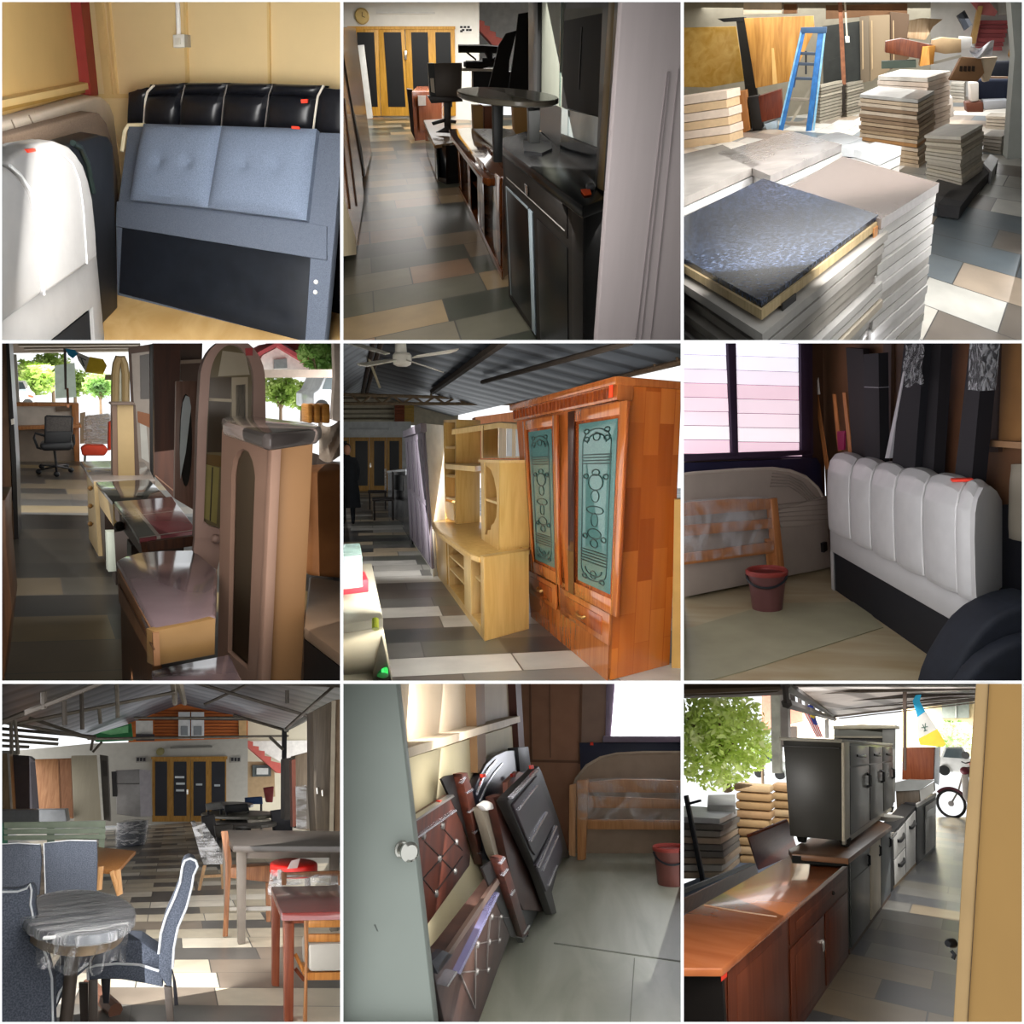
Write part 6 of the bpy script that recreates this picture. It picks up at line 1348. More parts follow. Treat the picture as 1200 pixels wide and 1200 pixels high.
# white rolled headboard
HB = c.bx((524, 858), (1008, 1200), (1094, 1128), (514, 425), (992, 545), 'B')
wh = plain('#b9b7b4', .36, var=.05, scale=10, bump=.04); wh2 = plain('#b3b1ae', .45, var=.03)
prof = [(0, .475), (-.03, .50), (-.05, .62), (-.05, .8), (-.01, .92), (.1, .99), (.3, 1.03), (.55, 1.03), (.8, .99), (1.0, .93), (1.0, .475)]
def pr6(v):
    x = v * (len(prof) - 1); i = min(int(x), len(prof) - 2); f_ = x - i
    return prof[i][0] * (1 - f_) + prof[i + 1][0] * f_, prof[i][1] * (1 - f_) + prof[i + 1][1] * f_
us = [0, HB.uv(c, 597, 660)[0], HB.uv(c, 668, 690)[0], HB.uv(c, 750, 735)[0], HB.uv(c, 848, 790)[0], HB.uv(c, 965, 852)[0], 1.0]
nrm = HB.nf()
with T(c, 'headboard', 'white leather headboard with a rolled ribbed top and black lower panel', 'headboard') as t:
    t.p('frame', MB().bx(HB, 0, 1, .30, .475, .03, 1, .004), wh2)
    t.p('leg', MB().bx(HB, 0, .03, 0, .30, .03, 1), wh2); t.p('leg', MB().bx(HB, .93, 1, 0, .30, .03, 1), wh2)
    t.p('lower_cloth', MB().bx(HB, .03, .93, .0, .30, .08, .9), plain('#15161b', .6))
    for i in range(6):
        u0, u1 = us[i], us[i + 1]
        def fn(u, v, u0=u0, u1=u1):
            w, vv = pr6(v); uu = u0 + (u1 - u0) * u
            bul = (1 - abs(2 * u - 1) ** 3) * .022
            return HB.P(uu, vv, w) + (nrm if v < .45 else V((0, 0, 1))) * bul
        t.p('cushion', MB().surf(fn, 10, 40, lambda u, v, u0=u0, u1=u1: HB.P(u0 + (u1 - u0) * u, .48 + .35 * min(v, 1 - v), .2 + .6 * v)), wh)
        if i: t.p('seam', MB().tube([HB.P(u0, pr6(v / 20)[1], pr6(v / 20)[0]) + nrm * .006 for v in range(1, 15)], .006, 6), plain('#d0cecb', .4))
    t.p('end_panel', MB().prism([HB.P(1.0, b, a) for a, b in prof] , (HB.P(1.02, 0, 0) - HB.P(1, 0, 0)), .0), wh2)
    q = HB.P(.93, 1.04, .4)
    t.p('sticker', MB().box(q + V((-.02, 0, -.0)), .09, .06, .012), red, label='red price sticker')
# poles and planks along the right wall
def stick(name, label, cat, q, t0, t1, m, extra=None, extra_name=None, em=None):
    with T(c, name, label, cat) as t:
        t.p('shaft' if extra else name, MB().ext(wr, q, t0, t1), m)
        if extra: t.p(extra_name, MB().ext(wr, extra, t0 - .002, t1 + .004), em)
pw = plain('#d8cfc4', .5); tan = wood('#9c5f34', '#b87842', .5)
stick('broom', 'slim broom handle with white upper half leaning nearest the window', 'broom', [(470, 205), (480, 204), (518, 456), (506, 458)], .1, .106, tan, [(462, 50), (468, 50), (484, 206), (472, 208)], 'white_grip', pw)
stick('broom', 'broom handle with a magenta collar beside the white tipped handle', 'broom', [(530, 205), (540, 205), (560, 395), (548, 395)], .08, .086, tan, [(545, 330), (570, 328), (568, 392), (548, 392)], 'collar', plain('#8c1c4a', .4))
stick('broom', 'plain tan wooden handle just right of the magenta collar', 'broom', [(563, 200), (573, 200), (596, 410), (584, 410)], .08, .086, tan)
dk = plain('#0f0e12', .7, var=.2); dk2 = plain('#171417', .7)
stick('bed_rail', 'black bed rail board leaning third plank right of the window', 'bed rail', [(575, 50), (632, 55), (655, 520), (600, 500)], .05, .09, plain('#1a1210', .7))
stick('bed_rail', 'short black rail with a thin pale line beside the broom handles', 'bed rail', [(634, 72), (684, 68), (690, 520), (640, 520)], .1, .16, dk, [(636, 180), (684, 182), (684, 185), (636, 183)], 'pale_line', plain('#7c7c80', .4))
stick('bed_rail', 'black planks wrapped in torn plastic behind the white headboard', 'bed rail', [(770, 30), (838, 34), (800, 520), (722, 520)], .12, .2, plain('#0d0d12', .7), [(766, 130), (772, 130), (720, 420), (706, 420)], 'white_edge', plain('#a7a5a6', .4))
one(c, 'plastic_wrap', MB().surf(lambda u, v: wr.at(772 + 62 * u - 4 * v + 5 * math.sin(9 * v), 36 + 140 * v + 8 * math.sin(7 * u), .24 + .015 * math.sin(14 * u + 9 * v)), 18, 26), wrap(.3, 14, (2, 2, 1)), 'crumpled clear plastic hanging off the top of the black planks', 'plastic wrap')
stick('bed_rail', 'dark grey plank with a white edge line right of the plastic wrapped planks', 'bed rail', [(838, 36), (894, 40), (862, 560), (800, 530)], .1, .16, dk2, [(836, 36), (841, 36), (800, 430), (793, 430)], 'edge_line', plain('#b8b6b6', .4))
stick('bed_rail', 'black glossy rail with plastic at its top leaning right of the brown wall panel', 'bed rail', [(990, 30), (1038, 34), (990, 560), (930, 560)], .1, .17, plain('#121014', .6), [(990, 34), (1036, 36), (1022, 195), (984, 190)], 'plastic_wrap', wrap(.25, 14, (2, 2, 1)))
# far right
pe = c.vert(c.f(1085, 1140), c.f(1260, 1246))
one(c, 'headboard', MB().ext(pe, [(1095, 575), (1260, 580), (1260, 1246), (1085, 1140)], -.04, 0, .01), plain('#121218', .5), 'black headboard in shade right of the white rolled one', 'headboard')
one(c, 'headboard', MB().puff(c.vert(c.f(1105, 1148), c.f(1290, 1262)), [(1120, 700), (1260, 720), (1260, 440), (1128, 440)], .03, -.03, 0, 10, 10, 4), plain('#8f8676', .5), 'cream headboard top peeping out at the far right edge', 'headboard')
pcx = c.f(1080, 1330)
ch = plain('#11151d', .7, var=.2, scale=20); Pch = c.vert(c.f(900, 1290), c.f(1260, 1270))
with T(c, 'armchair', 'dark navy rounded chair back at the bottom right corner', 'chair') as t:
    t.p('backrest', MB().ext(Pch, [(915, 1185), (940, 1125), (985, 1050), (1025, 995), (1070, 955), (1120, 928), (1170, 908), (1260, 890), (1260, 1260), (890, 1280)], -.25, 0, .06, 5), ch)
    t.p('arm', MB().ext(Pch, [(960, 1190), (990, 1140), (1035, 1095), (1090, 1058), (1150, 1030), (1260, 1005), (1260, 1280), (950, 1280)], 0, .1, .04, 4), ch)

# ================================================================== bay 7: dining furniture hall under a grey roof
c = C7
c.light('right', 6, 16, 130, (1, .98, .96), 3); c.light('top', 1.9, 3.6, 44, (1, .98, .96), 55); c.light('top', 5, 9, 80, (1, .98, .96), 35); c.light('left', 3, 9, 70, (.97, .98, 1), 8); c.light('left', 12, 30, 600, (1, .98, .96), 3); c.light('right', 16, 34, 700, (1, .98, .96), 3); c.light('bottom', 2.4, 3.2, 10, (1, .99, .97), 30)
t7 = rowtiles(c, ['#c9bda6', '#5f5c57', '#a89c86', '#d6cdb9', '#6d6a63', '#b9ae98', '#84786a', '#ded6c6'], 1.15, .5, ((600, 1110), (1000, 1112)), ((600, 900), (602, 1150)), rough=.3, loc=(.2, .1, 0))
floor_of(c, 'floor', t7, [(-100, 1400), (1300, 1400), (1300, 500), (-100, 500)])
Yw = c.f(650, 508).y; fw = c.front(Yw)
struct(c, 'wall_back', MB().ext(fw, [(60, 262), (310, 238), (850, 220), (850, 510), (-100, 530), (-100, 262)], -.3, 0), plain('#a9a79f', .8, var=.05))
struct(c, 'wall_beyond', MB().ext(c.front(Yw + 4), [(840, 160), (1200, 160), (1200, 520), (840, 520)], -.3, 0), plain('#cfc9b4', .8, var=.1, scale=1))
struct(c, 'trim_1', MB().ext(c.front(Yw + 4), [(840, 230), (1200, 225), (1200, 300), (960, 300)], 0, .1), plain('#e9e8e3', .7))
pn7 = wood('#86601f', '#a57b36', .45)
with T(c, 'folding_door', 'row of pine framed glazed doors in the far white wall of the dining hall', 'door') as t:
    for x0, x1, g0, g1 in ((522, 584, 532, 573), (584, 652, 596, 640), (654, 714, 664, 706), (714, 776, 726, 772)):
        f_ = t.p('door_leaf', MB().ext(fw, [(x0, 290), (x1, 290), (x1, 506), (x0, 506)], .01, .1), pn7); t.p('pane', MB().ext(fw, [(g0, 300), (g1, 300), (g1, 486), (g0, 486)], .095, .11), plain('#14161f', .4, var=.4, scale=1), f_)
    t.p('head_rail', MB().ext(fw, [(518, 284), (780, 282), (780, 292), (518, 292)], 0, .12), pn7); t.p('door_handle', MB().ext(fw, [(640, 396), (646, 396), (646, 412), (640, 412)], .1, .18), plain('#cfcfca', .3, .8))
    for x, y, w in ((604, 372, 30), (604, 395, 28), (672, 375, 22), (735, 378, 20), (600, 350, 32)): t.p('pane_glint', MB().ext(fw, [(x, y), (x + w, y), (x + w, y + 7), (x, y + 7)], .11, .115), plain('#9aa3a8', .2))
q = fw.at(550, 266, 0); r = c.m(13, c.dep(q))
with T(c, 'wall_clock', 'small round clock above the left end of the dining hall doors', 'clock') as t:
    t.p('rim', MB().lathe(q, [(r * .8, 0), (r, .02), (r, .06), (r * .8, .07)], 20, (0, -1, 0)), plain('#7a744a', .4)); t.p('dial', MB().lathe(q, [(0, .05), (r * .82, .05), (r * .82, 0), (0, 0)], 20, (0, -1, 0)), plain('#b5ad86', .5))
one(c, 'wall_light', MB().ext(fw, [(584, 250), (728, 246), (728, 252), (584, 256)], 0, .1), plain('#6d6c66', .5), 'thin dark strip light above the dining hall doors', 'lamp')
for x0, x1, lb in ((466, 502, 'pierced vent block left of the dining hall doors'), (790, 826, 'pierced vent block right of the dining hall doors')):
    with T(c, 'vent_block', lb, 'vent') as t:
        t.p('block', MB().ext(fw, [(x0, 284), (x1, 280), (x1, 302), (x0, 304)], 0, .03), plain('#8e8c86'))
        for k in range(3): t.p('hole', MB().ext(fw, [(x0 + 3 + k * 11, 287), (x0 + 11 + k * 11, 286), (x0 + 11 + k * 11, 298), (x0 + 3 + k * 11, 299)], .03, .04), plain('#26252a'))
# upper building seen over the wall
P_ = c.front(Yw + 3)
with T(c, 'upper_house', 'orange slatted upper storey with white windows seen over the far wall', 'house') as t:
    t.p('wall', MB().ext(P_, [(440, 150), (560, 100), (700, 90), (850, 150), (850, 235), (440, 240)], -.5, 0), plain('#b5652f', .7, var=.25, scale=.6, stretch=(.3, 1, 8)))
    for k in range(9): t.p('slat_line', MB().ext(P_, [(530, 124 + k * 11), (840, 124 + k * 11), (840, 127 + k * 11), (530, 127 + k * 11)], 0, .04), plain('#7a3d1c', .7))
    for x0, x1 in ((612, 652), (656, 700)): w_ = t.p('window', MB().ext(P_, [(x0, 130), (x1, 130), (x1, 222), (x0, 222)], .0, .12), plain('#d6d8da', .4)); t.p('pane', MB().ext(P_, [(x0 + 8, 178), (x1 - 8, 178), (x1 - 8, 210), (x0 + 8, 210)], .12, .14), plain('#7d8388', .2), w_)
    t.p('pale_corner', MB().ext(P_, [(466, 160), (524, 160), (524, 228), (466, 228)], 0, .1), plain('#d2d0cc', .6)); t.p('post', MB().ext(P_, [(818, 128), (846, 140), (846, 226), (820, 222)], .0, .1), plain('#c9a878', .6)); t.p('rail', MB().tube([P_.at(520, 152, .3), P_.at(850, 156, .3)], .04, 6), plain('#3a3330')); t.p('dark_base', MB().ext(P_, [(466, 206), (530, 206), (530, 228), (466, 228)], .1, .2), plain('#38353a'))
with T(c, 'awning', 'green awning edge left of the orange slatted storey', 'awning') as t:
    t.p('sheet', MB().ext(c.front(Yw + 1), [(300, 214), (450, 168), (456, 226), (330, 232)], -.3, 0), plain('#2f7a4a', .6, var=.3, scale=2)); t.p('highlight_strip', MB().ext(c.front(Yw + 1), [(340, 200), (440, 176), (440, 200), (380, 208)], 0, .05), plain('#7fc48c', .6))
with T(c, 'staircase', 'red stepped stair rising outside right of the white wall in the dining hall', 'stairs') as t:
    P_ = c.front(Yw + 2); t.p('stringer', MB().ext(P_, [(850, 228), (868, 232), (868, 246), (888, 248), (888, 262), (908, 264), (908, 280), (930, 284), (930, 298), (962, 305), (964, 340), (950, 338), (848, 248)], -.5, 0), plain('#c9655c', .7))
with T(c, 'outdoor_shelf', 'small cluttered wooden shelf under the red stair', 'shelf') as t:
    t.p('frame', MB().ext(P_, [(850, 300), (940, 300), (944, 420), (850, 430)], -.6, -.3), plain('#a58d6c', .7)); t.p('dark_opening', MB().ext(P_, [(866, 312), (930, 312), (930, 350), (866, 352)], -.3, -.2), plain('#4f5656', .6)); t.p('white_board', MB().ext(P_, [(880, 322), (920, 322), (920, 344), (880, 344)], -.2, -.15), plain('#c9ccc9', .6))
# roof
D_r = Yw
rid0, rid1 = c.y(606, 20, 12), c.y(622, 100, Yw + 2); zr = 4.1
ridge0, ridge1 = c.f(612, 26, zr), c.f(620, 108, zr)
le0, le1 = c.f(-60, 190, 2.9), c.f(300, 214, 2.9); re0, re1 = c.f(1168, 118, 2.9), c.f(985, 190, 2.9)
def rplane(a, b, d):
    p = c.plane(a, b, d); p.n = -p.n if p.n.z > 0 else p.n; return p
pl7, pr7 = rplane(ridge0, ridge1, c.f(302, 216, 3.0)), rplane(ridge0, ridge1, c.f(985, 190, 3.0))
rm7 = ribbed('#64656f', '#42434d', 1.1, 1)
struct(c, 'roof_left', MB().ext(pl7, [(-80, -40), (606, -40), (620, 106), (450, 168), (302, 216), (-80, 150)], -.06, 0), rm7)
struct(c, 'roof_right', MB().ext(pr7, [(606, -40), (1300, -40), (1300, 60), (1080, 135), (985, 190), (800, 140), (620, 106)], -.06, 0), rm7)
st7 = plain('#4d463f', .6, .2, .25); st8 = plain('#6e675c', .6, .2, .25)
def truss7(label, segs, m=st7, r=.032):
    with T(c, 'roof_truss', label, 'roof truss') as t:
        for a, b, Y in segs: t.p('bar', MB().tube([c.y(*a, Y), c.y(*b, Y)], r, 6), m)
truss7('nearest left rafter truss of dark pipes under the grey dining hall roof', [((-20, 175), (420, 0), 10), ((-20, 185), (330, 215), 18), ((150, 120), (150, 62), 10), ((220, 92), (222, 175), 12), ((280, 62), (282, 190), 14)])
truss7('second left rafter truss running down to the pale eaves', [((60, 170), (600, 62), 16), ((100, 150), (310, 220), 18), ((340, 118), (345, 170), 16), ((400, 30), (404, 150), 14)], st8)
truss7('left eaves ladder of thin pipes above the wardrobes', [((-20, 160), (330, 222), 17), ((-20, 205), (200, 225), 18), ((-20, 225), (200, 240), 18), ((-20, 245), (100, 250), 18), ((50, 150), (62, 275), 15), ((38, 150), (40, 275), 15), ((320, 215), (312, 262), 20), ((350, 232), (318, 268), 20)], st8, .03)
truss7('right rafter truss of dark pipes under the grey dining hall roof', [((640, 20), (1080, 150), 16), ((700, 22), (1168, 40), 14), ((860, 30), (700, 105), 18), ((985, 55), (985, 100), 14), ((1168, 20), (980, 188), 15)], st7)
truss7('long horizontal tie pipes across the hall before the orange storey', [((300, 222), (990, 212), Yw - 1), ((460, 150), (830, 150), Yw - .5), ((800, 140), (990, 196), 24)], st8, .04)
with T(c, 'ridge_beam', 'pale ridge post hanging at the centre of the dining hall roof', 'roof truss') as t:
    t.p('post', MB().tube([c.y(596, 20, 14), c.y(600, 100, 26)], .07, 6), plain('#8d8373', .6)); t.p('post', MB().tube([c.y(612, 20, 14), c.y(634, 100, 26)], .07, 6), plain('#8d8373', .6))
with T(c, 'pillar_post', 'slim dark steel post with a bracket carrying the right eaves', 'post') as t:
    t.p('post', MB().ext(c.front(22), [(968, 190), (984, 190), (982, 440), (968, 440)], -.1, 0), plain('#34343a', .5)); t.p('bracket', MB().tube([c.y(925, 215, 22), c.y(972, 260, 22)], .04, 6), plain('#8a857c')); t.p('eaves_rail', MB().tube([c.y(980, 190, 22), c.y(1090, 130, 16)], .06, 6), plain('#b9b9b4'))
# wardrobes left
def upright(name, label, cat, px, q, th, m, extra=()):
    with T(c, name, label, cat) as t:
        P_ = c.front(c.f(*px).y); t.p('carcass', MB().ext(P_, q, -th, 0, .01), m)
        for nm, qq, mm in extra: t.p(nm, MB().ext(P_, qq, 0, .02), mm)
upright('wardrobe', 'tan wardrobe at the left border of the dining hall', 'wardrobe', (20, 590), [(-60, 272), (30, 272), (42, 470), (-60, 480)], .6, wood('#8a7658', '#a08a69', .5, (6, 6, .7)), [('edge', [(24, 272), (32, 272), (44, 470), (36, 470)], plain('#b9b6ad', .5))])
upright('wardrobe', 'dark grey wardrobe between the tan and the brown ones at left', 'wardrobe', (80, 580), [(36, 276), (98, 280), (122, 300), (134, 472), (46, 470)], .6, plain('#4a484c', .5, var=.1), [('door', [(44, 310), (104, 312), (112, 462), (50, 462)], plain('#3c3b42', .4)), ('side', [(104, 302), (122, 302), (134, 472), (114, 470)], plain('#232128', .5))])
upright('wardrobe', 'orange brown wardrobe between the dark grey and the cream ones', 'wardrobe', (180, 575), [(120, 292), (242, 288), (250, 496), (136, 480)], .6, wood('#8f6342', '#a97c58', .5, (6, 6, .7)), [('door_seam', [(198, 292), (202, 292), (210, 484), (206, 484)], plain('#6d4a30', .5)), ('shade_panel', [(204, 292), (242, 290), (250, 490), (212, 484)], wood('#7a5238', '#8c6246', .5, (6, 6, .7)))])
upright('wardrobe', 'cream wardrobe with a dark side, rightmost of the left hand row', 'wardrobe', (300, 575), [(244, 280), (338, 278), (352, 500), (254, 504)], .6, plain('#a8a08c', .5, var=.04, stretch=(6, 6, .5)), [('edge', [(332, 278), (342, 278), (356, 500), (348, 500)], plain('#c9c7bd', .5))])
with T(c, 'cupboard', 'dark panelled cupboard door just right of the cream wardrobe', 'cupboard') as t:
    P_ = c.front(c.f(360, 570).y + .3); t.p('panel', MB().ext(P_, [(342, 276), (368, 280), (378, 505), (356, 500)], -.4, 0), plain('#5d5852', .5)); t.p('inset', MB().ext(P_, [(350, 296), (366, 298), (370, 350), (354, 350)], 0, .02), plain('#47433f', .5))
one(c, 'cabinet', MB().ext(c.front(c.f(100, 600).y), [(-60, 468), (222, 464), (228, 506), (-60, 512)], -.8, 0, .01), plain('#8a8d90', .5), 'low grey cabinet behind the pale green bench', 'cabinet')
with T(c, 'fridge', 'grey steel refrigerator against the far wall left of the doors', 'fridge') as t:
    P_ = c.front(Yw - 1.5); t.p('body', MB().ext(P_, [(396, 330), (478, 326), (516, 330), (522, 488), (470, 490), (400, 480)], -.6, 0, .02), plain('#8d8c8c', .35, .2)); t.p('door_seam', MB().ext(P_, [(400, 374), (478, 374), (478, 378), (400, 378)], 0, .02), plain('#5d5c5c')); t.p('side', MB().ext(P_, [(478, 326), (516, 330), (522, 488), (482, 488)], 0, .015), plain('#9a979c', .4)); t.p('dark_frame', MB().ext(P_, [(382, 334), (398, 334), (402, 420), (386, 420)], -.2, .02), plain('#2c2b2c'))
bl7 = plain('#27405f', .35, var=.5, scale=5)
with T(c, 'plastic_chair', 'blue plastic wrapped chair pile before the grey refrigerator', 'chair') as t:
    P_ = c.front(c.f(420, 520).y); t.p('backrest', MB().ext(P_, [(382, 424), (438, 420), (440, 480), (386, 486)], -.4, 0, .03, 3), bl7); t.p('seat', MB().ext(P_, [(390, 470), (490, 450), (506, 500), (402, 512)], -.6, .1, .04, 3), plain('#1d2f4d', .3, var=.5, scale=6)); t.p('leg', MB().ext(P_, [(440, 500), (500, 490), (498, 530), (450, 540)], -.3, 0), plain('#16233a', .5)); t.p('plastic_wrap', MB().ext(P_, [(386, 440), (495, 450), (500, 510), (396, 510)], .11, .115), wrap(.15, 2.5))
with T(c, 'bin', 'dark blue wrapped bin standing left of the hall aisle', 'bin') as t:
    P = c.f(448, 588); k = c.m(1, c.dep(P)); t.p('body', MB().lathe(P, [(0, 0), (44 * k, 0), (48 * k, 76 * k), (0, 76 * k)], 20), plain('#2a2f3a', .4, var=.3)); t.p('plastic_wrap', MB().lathe(P, [(49 * k, 4 * k), (52 * k, 78 * k), (20 * k, 84 * k)], 20), wrap(.2, 2.5))
# pale green bench
with T(c, 'bench', 'pale sage green slatted bench back behind the charcoal dining chairs', 'bench') as t:
    P_ = c.front(c.f(200, 720).y); sg = plain('#a5b39e', .5)
    for k, (y0, y1) in enumerate(((506, 528), (530, 548), (552, 568))): t.p('slat', MB().ext(P_, [(12, y0 + 2), (362, y0 - 2), (360, y1 - 2), (14, y1 + 2)], -.03, .02, .006), sg)
    t.p('post', MB().ext(P_, [(-10, 512), (24, 508), (26, 640), (-8, 640)], -.05, .0), plain('#4e8a72', .5)); t.p('post', MB().ext(P_, [(160, 510), (186, 508), (186, 640), (162, 640)], -.05, .0), plain('#7f9080', .5)); t.p('post', MB().ext(P_, [(340, 506), (360, 506), (356, 640), (338, 640)], -.05, .0), sg)
# low wooden table
with T(c, 'table', 'low orange brown wooden table with splayed legs left of the aisle', 'table') as t:
    z = .5; B_ = [c.f(x, y, z) for x, y in ((330, 668), (404, 672), (466, 606), (330, 592))]; wd = wood('#9c6432', '#b87f48', .4)
    t.p('top', MB().prism(B_, V((0, 0, -.05)), .008), wd)
    for a, b in (((384, 676), (410, 758)), ((404, 670), (412, 756)), ((346, 660), (340, 740))): t.p('leg', MB().tube([c.y(*a, B_[1].y), c.y(*b, B_[1].y)], .03, 8), wood('#b98a58', '#cfa070', .4))
# charcoal dining chairs
den = fabric('#3b404b', '#5a606c', 120); pipe7 = plain('#c3c6c9', .5); bwood = plain('#4b423b', .45)
def backchair(name, label, Yp, q, seatq=None):
    P_ = c.front(Yp)
    with T(c, name, label, 'chair', 'charcoal dining chairs round the wrapped table') as t:
        t.p('backrest', MB().ext(P_, q, -.07, 0, .015, 2), den); t.p('piping', MB().tube([P_.at(x, y, .005) for x, y in q[:4]], .006, 6), pipe7)
        if seatq: t.p('seat', MB().ext(P_, seatq, -.45, -.07, .02), den)
Yb = c.f(150, 905).y
backchair('dining_chair', 'charcoal padded chair back at the far left behind the wrapped round table', Yb, [(-60, 760), (-60, 586), (60, 580), (138, 584), (142, 640), (134, 760)])
backchair('dining_chair', 'charcoal padded chair back second from the left behind the wrapped round table', Yb, [(156, 760), (150, 580), (240, 570), (332, 572), (334, 640), (330, 760)])
# round table
zt = .78; P = c.f(270, 835, zt)
with T(c, 'round_table', 'round dining table wrapped in crinkled clear plastic', 'table') as t:
    el = [(268 + 196 * math.cos(a * .19635), 818 + 78 * math.sin(a * .19635)) for a in range(32)]
    tp = [c.f(x, y, zt) for x, y in el]; ce = sum(tp, V()) / len(tp); t.p('top', MB().prism(tp, V((0, 0, -.05)), .012), plain('#7c8086', .35, var=.35, scale=4, stretch=(1, 6, 1)))
    t.p('apron', MB().prism([ce + (p - ce) * .85 - V((0, 0, .055)) for p in tp], V((0, 0, -.06))), plain('#8d7a63', .5))
    t.p('plastic_wrap', MB().prism([c.f(268 + (x - 268) * 1.02, 818 + (y - 818) * 1.03, zt + .012) for x, y in el], V((0, 0, -.05)), .01), wrap(.36, 3.2, (.5, 5, 1)))
    hang = MB().surf(lambda u, v: c.f(130 + 310 * u, 905 - 36 * u * u + 8 * math.sin(20 * u), zt - .02) - V((0, .03 * math.sin(17 * u + 3 * v), .16 * v * (1.15 - .6 * abs(u - .6)))), 30, 6); t.p('plastic_skirt', hang, wrap(.2, 7, (1, 1, 1)))
    t.p('white_edge', MB().tube([c.f(150 + 290 * u / 12, 905 - 4 * u + 3 * math.sin(u), zt - .0) for u in range(13)], .009, 6), plain('#d8d8d8', .4)); t.p('pedestal', MB().lathe(V((ce.x, ce.y, 0)), [(.1, 0), (.08, .04), (.035, .1), (.035, .6), (.1, .67)], 20), bwood)
    t.p('foot', MB().tube([c.f(300, 1090) + V((0, 0, .05)), c.f(395, 1172) + V((0, 0, .03))], .045, 8), plain('#6b4634', .5))
# near left chair
P_ = c.front(c.f(120, 1380).y)
with T(c, 'dining_chair', 'charcoal dining chair with white piping cut by the left border, nearest to us', 'chair', 'charcoal dining chairs round the wrapped table') as t:
    q = [(-60, 745), (-20, 735), (60, 735), (92, 722), (112, 716), (122, 740), (118, 790), (135, 880), (165, 960), (186, 1040), (190, 1240), (-60, 1240)]
    t.p('backrest', MB().ext(P_, q, -.08, 0, .015, 2), den); t.p('piping', MB().tube([P_.at(x, y, .006) for x, y in ((-60, 748), (60, 746), (92, 735), (102, 720), (108, 740), (104, 790), (126, 890), (158, 965), (178, 1045), (182, 1230))], .006, 6), pipe7)
    P2 = c.front(c.f(250, 1330).y); t.p('seat', MB().ext(P_.off(-.12), [(185, 1000), (296, 988), (306, 1002), (250, 1050), (192, 1130), (186, 1160)], -.4, 0, .02), den); t.p('seat_piping', MB().tube([P_.at(x, y, -.1) for x, y in ((304, 992), (250, 1030), (205, 1090), (190, 1130))], .008, 6), pipe7)
# side-on chair
P_ = c.front(c.f(590, 1200).y)
with T(c, 'dining_chair', 'charcoal dining chair seen side on with a tall curved white piped back', 'chair', 'charcoal dining chairs round the wrapped table') as t:
    bq = [(542, 1020), (544, 960), (552, 890), (570, 830), (598, 770), (618, 715), (626, 660), (634, 640), (652, 632), (672, 640), (678, 660), (664, 690), (658, 730), (640, 800), (610, 870), (596, 940), (592, 1010), (588, 1075), (570, 1070)]
    t.p('backrest', MB().ext(P_, bq, -.42, 0, .012, 2), den); t.p('piping', MB().tube([P_.at(x, y, .004) for x, y in bq[1:17]], .008, 6), pipe7)
    sq = [(300, 1008), (330, 998), (400, 992), (480, 996), (540, 1010), (556, 1030), (560, 1075), (500, 1062), (420, 1048), (350, 1046), (304, 1052)]
    t.p('seat', MB().ext(P_, sq, -.42, 0, .012, 2), den); t.p('seat_top', MB().ext(P_.off(-.02), [(304, 1006), (330, 960), (400, 912), (480, 915), (546, 960), (544, 1012), (480, 998), (400, 994)], -.4, -.02, .01), den); t.p('seat_piping', MB().tube([P_.at(x, y, .004) for x, y in ((302, 1050), (300, 1010), (330, 999), (400, 993), (480, 997), (545, 1018))], .008, 6), pipe7)
    for q in ([(304, 1050), (334, 1048), (334, 1240), (304, 1240)], [(562, 1070), (590, 1074), (600, 1240), (576, 1240)]): t.p('leg', MB().ext(P_, q, -.05, -.005, .004), bwood)
    for q in ([(346, 1046), (378, 1048), (374, 1130), (354, 1130)], [(590, 1010), (604, 1060), (612, 1136), (598, 1138)]): t.p('leg', MB().ext(P_.off(-.4), q, -.05, -.005, .004), plain('#2f2e33', .5))
    t.p('stretcher', MB().ext(P_.off(-.3), [(270, 1060), (302, 1060), (302, 1200), (276, 1200)], -.04, 0), bwood)
# high grey table
gt = plain('#6d655c', .45, var=.1); P_ = c.front(c.f(830, 926).y)
with T(c, 'high_table', 'tall grey wooden table with square legs on the right of the aisle', 'table') as t:
    H = c.up(c.f(830, 926), 590).z; t.p('top', MB().prism([c.f(x, y, H + .04) for x, y in ((800, 590), (1300, 590), (1300, 540), (760, 534))], V((0, 0, -.05)), .006), plain('#453f3a', .3, var=.15)); t.p('apron', MB().ext(P_, [(812, 590), (1300, 588), (1300, 628), (812, 632)], -.03, 0), gt)
    t.p('leg', MB().ext(P_, [(812, 590), (846, 590), (842, 924), (816, 926)], -.08, .02, .004), gt); t.p('leg', MB().ext(P_, [(1134, 590), (1164, 590), (1160, 922), (1136, 924)], -.08, .02, .004), gt); t.p('stretcher', MB().ext(P_, [(846, 798), (1134, 796), (1134, 810), (846, 812)], -.05, -.02), plain('#8d8a84', .5)); t.p('left_leg', MB().ext(P_.off(-.8), [(762, 540), (778, 540), (784, 800), (770, 800)], -.08, 0), gt)
cw = wood('#6d4730', '#8a5f40', .45)
with T(c, 'dining_chair', 'tall brown wooden chair tucked at the left end of the grey high table', 'chair') as t:
    P_ = c.front(c.f(775, 905).y); t.p('rear_leg', MB().ext(P_, [(758, 540), (782, 538), (796, 640), (788, 760), (782, 900), (764, 902), (772, 760), (774, 650)], -.05, 0, .006), cw); t.p('seat', MB().ext(P_, [(788, 664), (930, 656), (938, 716), (790, 700)], -.3, .0, .01), cw); t.p('front_leg', MB().ext(P_.off(-.1), [(912, 716), (930, 716), (928, 850), (914, 850)], -.05, 0), cw); t.p('rung', MB().ext(P_, [(786, 800), (920, 796), (920, 808), (786, 812)], -.04, -.01), plain('#9c978d', .5))
